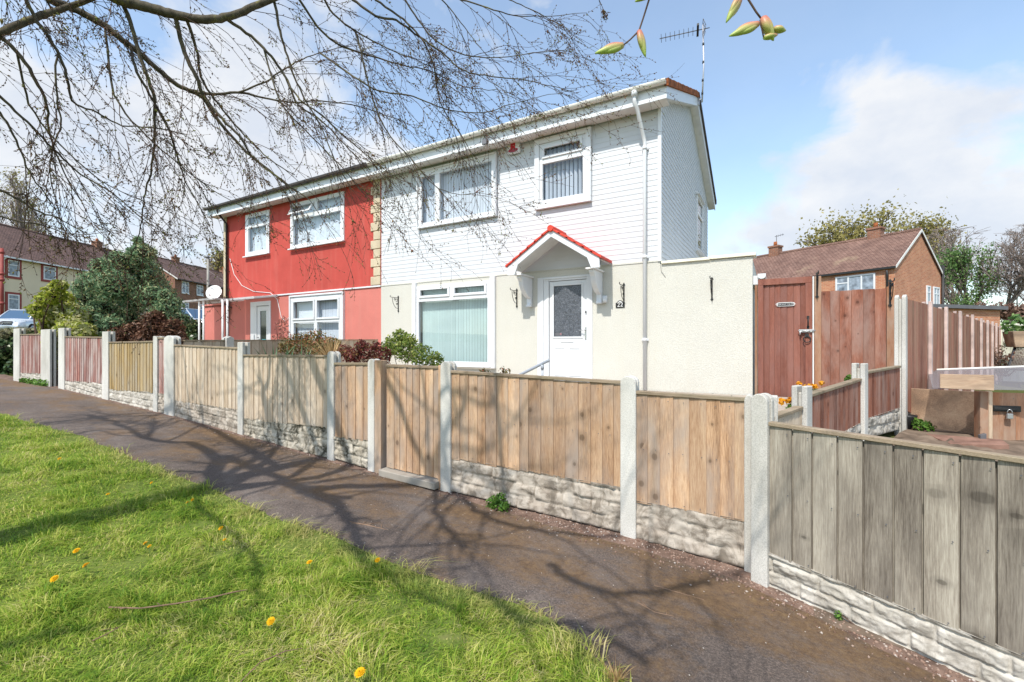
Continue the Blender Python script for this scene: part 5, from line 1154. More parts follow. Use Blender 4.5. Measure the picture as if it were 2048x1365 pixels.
# two shoots hanging close to the lens with fat opening buds
M['fat_bud'] = None
def m_fat():
    t = NT('fat_bud'); s = t.sep(t.tc.outputs['Generated']); n = t.noise(60, detail=3)
    c = t.ramp(t.mix(.35, s[2], n), [(.25, (.34, .44, .10)), (.5, (.42, .36, .13)), (.7, (.50, .20, .13)), (.85, (.36, .09, .07))]); t.bump(n, .3, .001); return t.done(c, .45, .4)
M['fat_bud'] = m_fat()
def fat_bud(m, a, b, w):
    a, b = Vector(a), Vector(b); L = (b-a)
    for rot, wd in ((0, 1), (1.2, .8), (2.6, .72)):
        off = (L.orthogonal().normalized() @ Matrix.Identity(3)); off.rotate(Matrix.Rotation(rot*2.2, 3, L)); off = off*w*.28*(rot > 0)
        k = 10; pts = [a+L*(i/k)*(1 if rot == 0 else .9-.03*rot)+off*math.sin(math.pi*i/k) for i in range(k+1)]
        m.tube(pts, [max(.0004, w*wd*.5*(math.sin(math.pi*min(1, (i/k)*.82+.16))**.75)*(1-.25*(i/k))) for i in range(k+1)], 10)
nd = .62
sh1 = thing('hanging_shoot', 'near shoot with two fat opening buds hanging at the top edge left of the aerial', 'tree shoot', atD(1284, 30, nd), 'budding shoots hanging close to the viewer')
sh2 = thing('hanging_shoot', 'near shoot with clustered fat buds hanging at the top edge right of the aerial', 'tree shoot', atD(1500, 0, nd), 'budding shoots hanging close to the viewer')
m = MB(); m.tube([atD(1360, -420, nd*1.1), atD(1330, -150, nd), atD(1298, 0, nd), atD(1288, 32, nd), atD(1278, 62, nd), atD(1260, 80, nd), atD(1245, 92, nd)], [.0024, .0018, .0013, .0012, .0012, .0010, .0009], 8); m.build('stem', M['twig'], sh1)
m = MB(); fat_bud(m, atD(1246, 91, nd), atD(1190, 107, nd), .013); m.build('bud', M['fat_bud'], sh1)
m = MB(); fat_bud(m, atD(1278, 62, nd), atD(1291, 115, nd), .011); m.build('bud', M['fat_bud'], sh1)
m = MB(); fat_bud(m, atD(1300, -14, nd), atD(1270, 4, nd), .010); m.build('bud', M['fat_bud'], sh1)
m = MB(); m.tube([atD(1440, -420, nd*1.1), atD(1470, -120, nd), atD(1497, 0, nd), atD(1512, 24, nd), atD(1524, 40, nd)], [.0024, .0019, .0014, .0013, .0012], 8); m.tube([atD(1478, -30, nd), atD(1480, -6, nd), atD(1478, 2, nd)], .0012, 8); m.tube([atD(1520, 40, nd), atD(1524, 60, nd), atD(1527, 74, nd)], .0009, 8); m.build('stem', M['twig'], sh2)
for a, b, w in (((1482, -8), (1452, 46), .012), ((1516, 48), (1458, 73), .013), ((1526, 36), (1547, 82), .016), ((1528, 76), (1556, 70), .009), ((1548, 58), (1572, 62), .011)):
    m = MB(); fat_bud(m, atD(*a, nd), atD(*b, nd), w); m.build('bud', M['fat_bud'], sh2)

# ---- lawn
def grass():
    n = 420000; r = np.random.default_rng(5)
    # sample by camera distance so that near blades are dense and fine
    d = 1.7*np.exp(r.random(n)**.85*math.log(16/1.7)); lat = (r.random(n)*2.5-1.30)*d
    u = CY*lat-SY*d; v = SY*lat+CY*d
    k2 = 150000; u = np.concatenate([u, -14+16.5*r.random(k2)]); v = np.concatenate([v, -5+7.3*r.random(k2)]); d = np.concatenate([d, np.full(k2, 6.)]); n += k2      # the lawn beyond the frame
    edge = np.array([vG(x) for x in np.linspace(-20, 2, 900)]); e = np.interp(u, np.linspace(-20, 2, 900), edge)
    nz = np.array([noise.noise((a*1.6, b*1.6, 0)) for a, b in zip(u[:n:1], v)])
    nz2 = np.array([noise.noise((a*6, b*6, 5)) for a, b in zip(u, v)])
    k = (v < e+.03+.05*nz2) & (v > -5.5) & (r.random(n) < .72+.55*nz+.25*nz2+.25)
    k &= ~((v > e-.09) & (r.random(n) < .55))
    u, v, d, nz, nz2 = u[k], v[k], d[k], nz[k], nz2[k]; n = len(u)
    z = np.array([gz(a, b) for a, b in zip(u, v)])-.012
    h = (.034+.017*nz+.015*nz2)*r.uniform(.5, 1.5, n)*(1+.03*d); tuft = np.array([noise.noise((a*3.1, b*3.1, 21)) for a, b in zip(u, v)]); h = h*np.where(tuft > .22, 1.75, 1.0)*np.where(tuft < -.35, .6, 1.0); h = np.clip(h, .012, .15); w = .0012*(1+.26*d)*r.uniform(.7, 1.3, n)
    a = r.random(n)*2*np.pi; lean = r.uniform(.5, 1.7, n); dx, dy = np.cos(a), np.sin(a); px, py = -dy*w, dx*w
    clump = np.array([noise.noise((x*2.3, y*2.3, 9)) for x, y in zip(u, v)])*2.2
    dx = dx+np.cos(clump*3)*.5; dy = dy+np.sin(clump*3)*.5
    B = np.stack([u, v, z], 1); m1 = B+np.stack([dx*h*lean*.32, dy*h*lean*.32, h*.62], 1); t = B+np.stack([dx*h*lean*.95, dy*h*lean*.95, h*(1-.30*lean)], 1)
    pw = np.stack([px, py, np.zeros(n)], 1)
    V = np.stack([B-pw, B+pw, m1+pw*.8, m1-pw*.8, t+pw*.15, t-pw*.15], 1).reshape(-1, 3)
    i = np.arange(n)[:, None]*6; F = np.concatenate([i+np.array([[0, 1, 2, 3]]), i+np.array([[3, 2, 4, 5]])], 1).reshape(-1, 4)
    t = NT('grass_blades'); rd = t.island(); patch = t.ramp(t.noise(1.3, detail=7, rough=.66), [(.34, 0), (.66, 1)]); fine = t.ramp(t.noise(6, detail=5, rough=.65), [(.3, 0), (.7, 1)])
    c = t.ramp(t.mix(.42, t.mix(.5, patch, fine), rd), [(.12, (.06, .15, .014)), (.34, (.19, .33, .03)), (.52, (.36, .47, .055)), (.66, (.56, .56, .14)), (.84, (.68, .58, .31))])
    s = t.sep(); mo = t.math('ADD', t.math('MULTIPLY', t.ramp(t.math('MULTIPLY', s[1], .2), [(.36, 0), (.43, 1)]), .35), t.math('MULTIPLY', t.noise(3, detail=5), .6))
    c = t.mix(t.ramp(mo, [(.45, 0), (.72, .7)]), c, (.50, .42, .19))
    t.done(c, .6, .25); tl = t.n.new('ShaderNodeBsdfTranslucent'); t.l.new(c, tl.inputs[0]); mx = t.n.new('ShaderNodeMixShader'); mx.inputs[0].default_value = .42
    t.l.new(t.b.outputs[0], mx.inputs[1]); t.l.new(tl.outputs[0], mx.inputs[2]); t.l.new(mx.outputs[0], t.out.inputs[0])
    o = npmesh('grass', V, F, t.m); tag(o, kind='stuff')
grass()
def on_ground(px, py, lift=0):
    r = ray(px, py); k = 2.
    for _ in range(15): q = r*k+Vector((0, 0, EYE)); k = (EYE-gz(q.x, q.y)-lift)/max(1e-4, -r.z)
    return r*k+Vector((0, 0, EYE))
# dandelions
M['dandelion'] = plain('dandelion_yellow', (.72, .40, .01), .7, .1, var=.25, scale=60); M['stalk'] = plain('stalk_green', (.14, .22, .05), .6)
dn = [(542, 1243, 1.0, 'large dandelion flower standing in the middle of the lower lawn'), (720, 1346, 1.1, 'dandelion flower nearest the bottom edge of the lawn'), (153, 1102, .95, 'dandelion flower uppermost of the three at the left of the lawn'), (172, 1131, .9, 'dandelion flower seen edge on below the uppermost left one'), (109, 1158, 1.0, 'tilted dandelion flower lowest of the three at the left of the lawn'),
      (619, 1125, .85, 'dandelion flower left of the one nearest the path edge'), (755, 1121, .9, 'dandelion flower standing right at the path edge of the lawn'), (442, 1057, .85, 'bright dandelion flower above a smaller one in mid lawn'), (449, 1080, .6, 'small dandelion flower just below the bright one in mid lawn'), (291, 1087, .7, 'left of two tiny dandelion flowers touching each other'), (299, 1093, .6, 'right of two tiny dandelion flowers touching each other'),
      (375, 1006, .75, 'lower dandelion flower of the pair in the shaded grass'), (385, 1000, .65, 'upper dandelion flower of the pair in the shaded grass'), (216, 989, .7, 'dandelion flower left of the shaded pair in the grass'), (119, 918, .75, 'dandelion flower farthest to the left up the lawn'), (303, 966, .6, 'small dandelion flower on the thin grass near the path')]
for px, py, s_, lab in dn:
    top = on_ground(px, py, .06); r = thing('dandelion', lab, 'flower', (top.x, top.y, top.z-.06), 'dandelions in the lawn'); R_ = .019*s_*1.15; nrm = Vector((random.uniform(-.4, .4), random.uniform(-.9, -.2), 1)).normalized()
    a = nrm.orthogonal().normalized(); b = nrm.cross(a); m = MB()
    for ring, (rr, hh, kk) in enumerate(((1, .0, 26), (.8, .22, 22), (.55, .36, 16), (.3, .46, 10))):
        for i in range(kk):
            t = 2*math.pi*(i+random.random()*.5)/kk; d1 = a*math.cos(t)+b*math.sin(t); d2 = a*-math.sin(t)+b*math.cos(t); q = top+nrm*hh*R_
            m.add([q+d1*R_*.1, q+d1*R_*rr*.7+d2*R_*.12+nrm*R_*.12, q+d1*R_*rr*random.uniform(.9, 1.08)+nrm*R_*.1, q+d1*R_*rr*.7-d2*R_*.12+nrm*R_*.12], [(0, 1, 2, 3)])
    m.build('petals', M['dandelion'], r); m = MB(); m.tube([(top.x, top.y, top.z-.075), top], .0018, 5); m.build('stalk', M['stalk'], r)
# fallen twigs
for pts, rad, lab in (([(703, 1047), (730, 1050), (760, 1045)], .004, 'straight fallen twig, upper of the crossed pair on the path'), ([(700, 1044), (740, 1052), (778, 1061)], .005, 'longer fallen twig, lower of the crossed pair on the path'), ([(218, 1215), (280, 1217), (350, 1208), (420, 1196), (470, 1184), (495, 1180)], .0042, 'long thin dead stick lying in the grass'), ([(480, 1365), (520, 1325), (570, 1303), (605, 1297)], .0028, 'curved dead twig lying in the grass at the bottom edge'), ([(185, 1282), (215, 1268), (250, 1247)], .0028, 'short pale dead twig in the lower left grass'),
                      ([(1308, 1171), (1345, 1182), (1408, 1200)], .003, 'thin fallen twig on the mossy right side of the path'), ([(1275, 1205), (1310, 1225), (1348, 1233)], .003, 'thin fallen twig below another on the right of the path')):
    P = [on_ground(x, y, .012 if 'path' in lab else .045) for x, y in pts]; m = MB(); m.tube(P, [rad, *[rad*.9]*(len(P)-2), rad*.5], 6)
    for q in range(2): i = q % (len(P)-1); c = P[i].lerp(P[i+1], .6); m.tube([c, c+Vector((random.uniform(-.06, .06), random.uniform(-.06, .06), .006))], rad*.5, 5)
    tag(m.build('fallen_twig', plain('dead_twig', (.23, .15, .10), .9, .1, var=.3, scale=20), None, 0, org=P[0]), lab, 'twig', 'fallen twigs')
# gravel at the foot of the fence
def gravel():
    r = np.random.default_rng(3); n = 5200; u = r.uniform(-9, 1.6, n); k = r.random(n) < np.interp(u, [-9, -3.2, -1.5, 1.6], [.15, .3, 1, 1]); u = u[k]; n = len(u)
    lo = np.array([vF(x)-.015 for x in u]); hi = np.where(u < -.2, 3.40, 3.27-.4*(u+.08)); v = lo+(hi-lo)*r.random(n)**1.0; v = np.where(r.random(n) < .16, lo-r.exponential(.05, n), v)
    z = np.array([gz(a, b) for a, b in zip(u, v)])+np.where(v < lo, .014, .004); s = r.uniform(.004, .0125, n)
    base = np.array([(1, 0, 0), (-1, 0, 0), (0, 1, 0), (0, -1, 0), (0, 0, 1), (0, 0, -1)], float); V = np.stack([u, v, z], 1)[:, None, :]+base[None]*s[:, None, None]*r.uniform(.5, 1.2, (n, 6, 1))*np.array([1, 1, .7])+r.normal(0, .0015, (n, 6, 3))
    f = np.array([(0, 2, 4), (2, 1, 4), (1, 3, 4), (3, 0, 4), (2, 0, 5), (1, 2, 5), (3, 1, 5), (0, 3, 5)]); F = (np.arange(n)[:, None, None]*6+f[None]).reshape(-1, 3)
    t = NT('pink_gravel'); c = t.ramp(t.island(), [(0, (.13, .075, .055)), (.4, (.25, .16, .12)), (.8, (.34, .25, .20)), (1, (.45, .40, .36))]); t.done(c, .9, .15); tag(npmesh('gravel', V.reshape(-1, 3), F, t.m), kind='stuff')
gravel()
# ---- shrubs
def shrub(name, lab, cat, base, lob, n, size, mat, asp=.55, stems=8, group=None, jitter=.8, inner=.4, part='foliage', rag=.25, seed=1, core=None):
    rg = np.random.default_rng(seed); base = Vector(base); o = thing(name, lab, cat, base, group)
    P, d = lobes(0, 0, lob, n, rg, 1, inner, rag); V, F = leaf_quads(P, d, size, asp, jitter, rg); npmesh(part, V, F, M[mat], o)
    if stems:
        tb = []
        for i in range(stems):
            c, r_ = lob[rg.integers(len(lob))]; e = np.array(c)+rg.normal(0, .45, 3)*r_; b0 = np.array(base)+rg.normal(0, .04, 3)*[1, 1, 0]; tb.append((smooth_path([b0, (b0+e)/2+rg.normal(0, .05, 3), e], 4), np.linspace(.010, .003, 9)))
        V, F = tubes_np(tb, 5); npmesh('stems', V, F, M['twig'], o, True)
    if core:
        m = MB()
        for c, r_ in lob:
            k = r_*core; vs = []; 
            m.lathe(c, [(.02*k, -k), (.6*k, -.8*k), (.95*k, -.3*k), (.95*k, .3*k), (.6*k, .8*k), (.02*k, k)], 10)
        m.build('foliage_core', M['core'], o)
    return o
M['core'] = plain('dark_shade_core', (.03, .03, .02), 1, 0)  # near-black filler colour carrying the shade inside shrubs
M['leaf_green'] = leaf('shrub_green', (.10, .17, .03), (.26, .33, .07), (.42, .42, .12), .35)
M['leaf_red'] = leaf('shrub_dark_red', (.10, .02, .02), (.22, .05, .04), (.26, .18, .06), .3)
M['leaf_mixed'] = leaf('shrub_red_green', (.07, .09, .03), (.24, .16, .05), (.36, .11, .07), .3)
M['leaf_pink'] = leaf('pinkish_leaf', (.30, .10, .09), (.42, .20, .16), None, .3)
M['leaf_yellow'] = leaf('variegated_leaf', (.20, .27, .02), (.46, .48, .07), (.66, .62, .33), .4)
M['leaf_cream'] = leaf('cream_variegated_leaf', (.30, .33, .10), (.56, .54, .28), (.68, .64, .42), .35)
M['leaf_ivy'] = leaf('hedge_dark', (.025, .055, .02), (.07, .115, .04), (.30, .34, .17), .2, .3)
M['conifer'] = leaf('conifer_blue_green', (.10, .19, .105), (.25, .385, .205), (.56, .56, .32), .42)
M['conifer_dead'] = leaf('conifer_dead_brown', (.07, .028, .018), (.16, .075, .045), (.24, .13, .08), .25)
M['straw'] = leaf('straw_blade', (.34, .20, .08), (.58, .42, .22), None, .3)
M['yucca'] = leaf('yucca_blade', (.08, .15, .08), (.17, .26, .13), None, .2)
def px_lobes(L, y): return [(tuple(onY(px, py, y+dy)), r*y/8) for px, py, r, dy in L]
gy = 4.75
GZb = gz(-5, gy)
def gp(px): q = onY(px, 690, gy); return (q.x, gy, gz(q.x, gy))
shrub('shrub', 'dark red leaved shrub behind the fence left of the large ground floor window', 'shrub', gp(735), px_lobes([(705, 715, .22, 0), (735, 705, .24, .1), (765, 712, .2, -.1), (690, 703, .18, .2), (722, 692, .14, 0), (752, 694, .12, 0)], gy), 1900, .042, 'leaf_red', seed=2)
shrub('shrub', 'light green shrub behind the fence reaching in front of the large window', 'shrub', gp(815), px_lobes([(790, 690, .26, .2), (815, 700, .30, .2), (845, 712, .28, .1), (800, 672, .17, .2), (870, 722, .20, .1), (820, 680, .15, .2), (775, 700, .2, .3)], gy+.25), 3600, .042, 'leaf_green', seed=3)
shrub('shrub', 'bushy red and green shrub behind the fence before the red house window', 'shrub', gp(620), px_lobes([(600, 690, .34, .3), (630, 685, .34, .3), (660, 695, .3, .3), (575, 695, .26, .3), (640, 700, .3, .2)], gy+.2), 3600, .045, 'leaf_mixed', seed=4)
q = onY(562, 690, 7.4); shrub('shrub', 'thin pinkish shrub against the red wall beside the red house door', 'shrub', (q.x, 7.4, .7), px_lobes([(562, 655, .18, 0), (556, 680, .2, 0), (572, 672, .16, 0), (566, 640, .09, 0), (545, 690, .14, 0)], 7.4), 420, .055, 'leaf_pink', stems=14, seed=5)
for (px, py, lab) in ((965, 738, 'two small dark sprigs above the fence below the large window'), (1005, 736, 'small budding twigs above the fence left of the handrail')):
    q = onY(px, py, gy+.4); shrub('shrub', lab, 'shrub', (q.x, gy+.4, .6), [((q.x, q.y, q.z-.03), .05), ((q.x+.08, q.y, q.z-.06), .05)], 60, .035, 'leaf_mixed', stems=5, seed=px)
def blades(name, lab, cat, base, n, h, w, spread, mat, seed, part='blades', zb=0):
    rg = np.random.default_rng(seed); o = thing(name, lab, cat, base); b = np.array(base, float); V = []; F = []
    for i in range(n):
        a = rg.random()*2*np.pi; s = spread*rg.random(); hh = h*rg.uniform(.65, 1.1); d = np.array([math.cos(a), math.sin(a), 0]); pd = np.array([-d[1], d[0], 0])*w*rg.uniform(.7, 1.2)
        p0 = b+d*.04*rg.random(); k = len(V)
        for j in range(5):
            t = j/4; p = p0+d*s*hh*t**1.8+np.array([0, 0, hh*(t-.25*s*t*t)]); ww = pd*(1-t**2)+pd*.03; V += [p-ww, p+ww]
        F += [(k+2*j, k+2*j+1, k+2*j+3, k+2*j+2) for j in range(4)]
    npmesh(part, V, F, M[mat], o); return o
for i, (px, py) in enumerate(((548, 705), (575, 707), (603, 706))):
    q = onY(px, py, 4.4); blades('yucca_plant', ('leftmost green yucca clump poking over the pale fence panel', 'middle green yucca clump poking over the pale fence panel', 'rightmost green yucca clump poking over the pale fence panel')[i], 'yucca', (q.x, 4.4, q.z-.55), 16, .75, .024, .75, 'yucca', 30+i)
q = onY(663, 700, 4.9); blades('ornamental_grass', 'straw coloured ornamental grass tuft between the garden shrubs', 'grass tuft', (q.x, 4.9, q.z-.35), 130, .62, .010, 1.0, 'straw', 41)
q = on_ground(1232, 1362); blades('grass_tuft', 'dry straw grass tuft at the bottom edge of the path', 'grass tuft', (q.x, q.y, q.z-.01), 110, .075, .0016, 1.2, 'straw', 42)
q = onY(995, 985, 3.27); q.z = gz(q.x, q.y)+.012; shrub('weed', 'green leafy weed growing at the foot of the fence base', 'weed', (q.x, q.y, q.z), [((q.x+dx, q.y+dy, q.z+dz), r_) for dx, dy, dz, r_ in ((0, 0, .04, .06), (.06, 0, .03, .05), (-.06, 0, .03, .05), (.02, .02, .08, .05), (-.03, 0, .07, .04))], 700, .026, 'weed', stems=6, seed=8) if M.setdefault('weed', leaf('weed_green', (.05, .13, .02), (.13, .25, .04), None, .3)) else 0
q = on_ground(1677, 1240); shrub('weed', 'tiny green seedling at the foot of the near fence', 'weed', (q.x, q.y, q.z), [((q.x, q.y, q.z+.02), .025)], 40, .02, 'weed', stems=2, seed=9)
q = on_ground(62, 768); shrub('weed', 'strip of low green weeds in front of the leftmost fence panel', 'weed', (q.x, q.y, q.z), [((q.x+dx, q.y, q.z+.03), .09) for dx in (-.4, -.2, 0, .25, .5, .7, .95)], 900, .05, 'weed', stems=4, seed=10)
# orange flowers near the side gate
M['flower_orange'] = leaf('orange_petal', (.72, .30, .01), (.85, .42, .02), None, .3); M['flower_red'] = leaf('red_petal', (.5, .02, .02), (.65, .04, .03), None, .3)
for px, py, rr_, mt, lab, yy in ((1618, 772, .10, 'flower_orange', 'orange flowers above the low red fence beside the gate post', 6.2), (1584, 803, .09, 'flower_orange', 'small clump of orange flowers on the paving left of the fence post', 5.6), (1709, 752, .05, 'flower_red', 'single small red flower showing over the low red fence', 7.2)):
    q = onY(px, py, yy); o = thing('flowering_plant', lab, 'flowers', (q.x, yy, q.z-.2)); rg = np.random.default_rng(px)
    lb = [((q.x+rg.normal(0, rr_*.7), yy+rg.normal(0, rr_*.4), q.z+rg.normal(0, rr_*.25)), .026) for _ in range(8 if rr_ > .06 else 2)]
    P, d = lobes(0, 0, lb, 34*len(lb), rg, .7, .3); V, F = leaf_quads(P, d, .030, .8, .5, rg); npmesh('blooms', V, F, M[mt], o)
    lb = [((q.x+rg.normal(0, rr_*.6), yy+rg.normal(0, rr_*.4), q.z-.10+rg.normal(0, .03)), .07) for _ in range(6)]
    P, d = lobes(0, 0, lb, 400, rg, .8, .3); V, F = leaf_quads(P, d, .05, .5, .8, rg); npmesh('foliage', V, F, M['weed'], o)
q = C(4.62, 5.15, -.9); shrub('yard_weed', 'fresh green weed in front of the propped plywood sheet', 'weed', (q.x, q.y, q.z-.1), [((q.x, q.y, q.z), .07), ((q.x+.06, q.y, q.z-.02), .06)], 220, .04, 'weed', stems=5, seed=12)
q = C(4.6, 5.3, -.83); m = MB(); m.lathe(q, [(.07, -.15), (.09, .0), (.095, .02), (.08, .02), (.06, -.02)], 14); tag(m.build('plant_pot', M['black'], None, 0, org=q), 'small black plastic plant pot at the left foot of the plywood', 'plant pot')
# ------------------------------------------------------------------ behind the left fence: conifer, shrub, hedges
def big_shrub(name, lab, cat, px, base_y, d, lobpx, parts, seed, stems=8):
    rg = np.random.default_rng(seed); b = atD(px, base_y, d); b.z = gz(b.x, b.y); o = thing(name, lab, cat, b)
    L = [(np.array(atD(x, y, d+dd)), r/FPX*d) for x, y, r, dd in lobpx]
    for pn, mt, n, size, asp, sel, inner in parts:
        P, dd = lobes(0, 0, [L[i] for i in (sel if sel is not None else range(len(L)))], n, rg, 1, inner, .3); V, F = leaf_quads(P, dd, size, asp, .75, rg, .1); npmesh(pn, V, F, M[mt], o)
    tb = []
    for i in range(stems):
        c, r_ = L[rg.integers(len(L))]; tb.append((smooth_path([np.array(b)+rg.normal(0, .1, 3)*[1, 1, 0], (np.array(b)+c)/2+rg.normal(0, .15, 3), c+rg.normal(0, .3, 3)*r_], 4), np.linspace(.04, .008, 9)))
    V, F = tubes_np(tb, 5); npmesh('stems', V, F, M['twig'], o, True)
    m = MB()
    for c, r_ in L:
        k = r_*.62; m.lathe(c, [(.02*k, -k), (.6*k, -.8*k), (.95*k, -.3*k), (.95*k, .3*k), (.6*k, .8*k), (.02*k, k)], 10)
    m.build('shade_core', M['core'], o); return o  # solid lumps added to stop see-through, inner shade put into their near-black colour
rg = random.Random(4); cl = []
prof = [(277, 482, 11), (278, 492, 15), (264, 508, 18), (292, 508, 24), (240, 522, 24), (272, 530, 30), (302, 535, 24), (205, 545, 26), (238, 555, 34), (280, 560, 36), (315, 560, 26), (170, 560, 26), (160, 590, 30), (200, 590, 38), (245, 595, 40), (290, 595, 40), (330, 590, 26), (345, 615, 26), (180, 625, 40), (220, 640, 42), (265, 635, 40), (310, 630, 40), (340, 645, 30), (200, 665, 34), (150, 620, 24), (365, 635, 16)]
for x, y, r in prof:
    q_ = .22 if y < 540 else .6
    for k in range(3): cl.append((x+rg.uniform(-q_, q_)*r, y+rg.uniform(-q_, q_)*r, r*rg.uniform(.4, .75), rg.uniform(-1.3, .3)))
dl = [(x+rg.uniform(-12, 12), y+rg.uniform(-10, 10), r*.85, -1.42+rg.uniform(-.15, .1)) for x, y, r in ((265, 668, 22), (300, 660, 26), (335, 664, 22), (250, 680, 20), (290, 684, 26), (325, 682, 24), (282, 648, 14), (350, 676, 14), (318, 644, 18), (305, 672, 22))]
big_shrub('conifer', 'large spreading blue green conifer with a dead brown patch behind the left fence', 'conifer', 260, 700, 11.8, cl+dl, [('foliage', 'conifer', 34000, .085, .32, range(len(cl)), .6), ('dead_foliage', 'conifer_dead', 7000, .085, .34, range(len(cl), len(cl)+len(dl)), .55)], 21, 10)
vs_ = [(x, y, r, rg.uniform(-.5, .4)) for x, y, r in ((118, 572, 12), (108, 590, 18), (88, 600, 12), (125, 605, 22), (75, 622, 14), (98, 625, 22), (130, 632, 26), (150, 640, 22), (115, 655, 26), (145, 668, 26), (95, 650, 14), (165, 665, 18), (110, 690, 18), (125, 720, 18), (62, 618, 8))]
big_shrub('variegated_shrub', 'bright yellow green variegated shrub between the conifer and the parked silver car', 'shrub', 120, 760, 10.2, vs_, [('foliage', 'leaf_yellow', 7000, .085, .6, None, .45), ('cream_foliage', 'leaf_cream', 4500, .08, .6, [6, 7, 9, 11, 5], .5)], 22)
M['hedge_top'] = leaf('hedge_pale_top', (.16, .15, .08), (.36, .32, .20), (.40, .42, .24), .3)
hl = [(x, y, 20, rg.uniform(-.5, .5)) for x in range(-120, 78, 13) for y in (684, 702, 720, 738)]; ht = [(x, 667+rg.uniform(-3, 3), 8, rg.uniform(-.5, .3)) for x in range(-120, 125, 10)]
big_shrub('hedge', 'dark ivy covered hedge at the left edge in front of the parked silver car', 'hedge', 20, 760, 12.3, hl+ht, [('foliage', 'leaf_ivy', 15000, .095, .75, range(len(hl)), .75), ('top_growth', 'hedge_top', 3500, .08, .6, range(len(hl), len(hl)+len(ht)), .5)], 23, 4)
hl = [(x, y, 14, rg.uniform(-.5, .5)) for x in range(352, 396, 8) for y in (655, 668, 682)]
big_shrub('hedge', 'small dark hedge between the conifer and the red side extension', 'hedge', 375, 700, 17.5, hl, [('foliage', 'leaf_ivy', 5000, .11, .75, None, .7)], 24, 3)
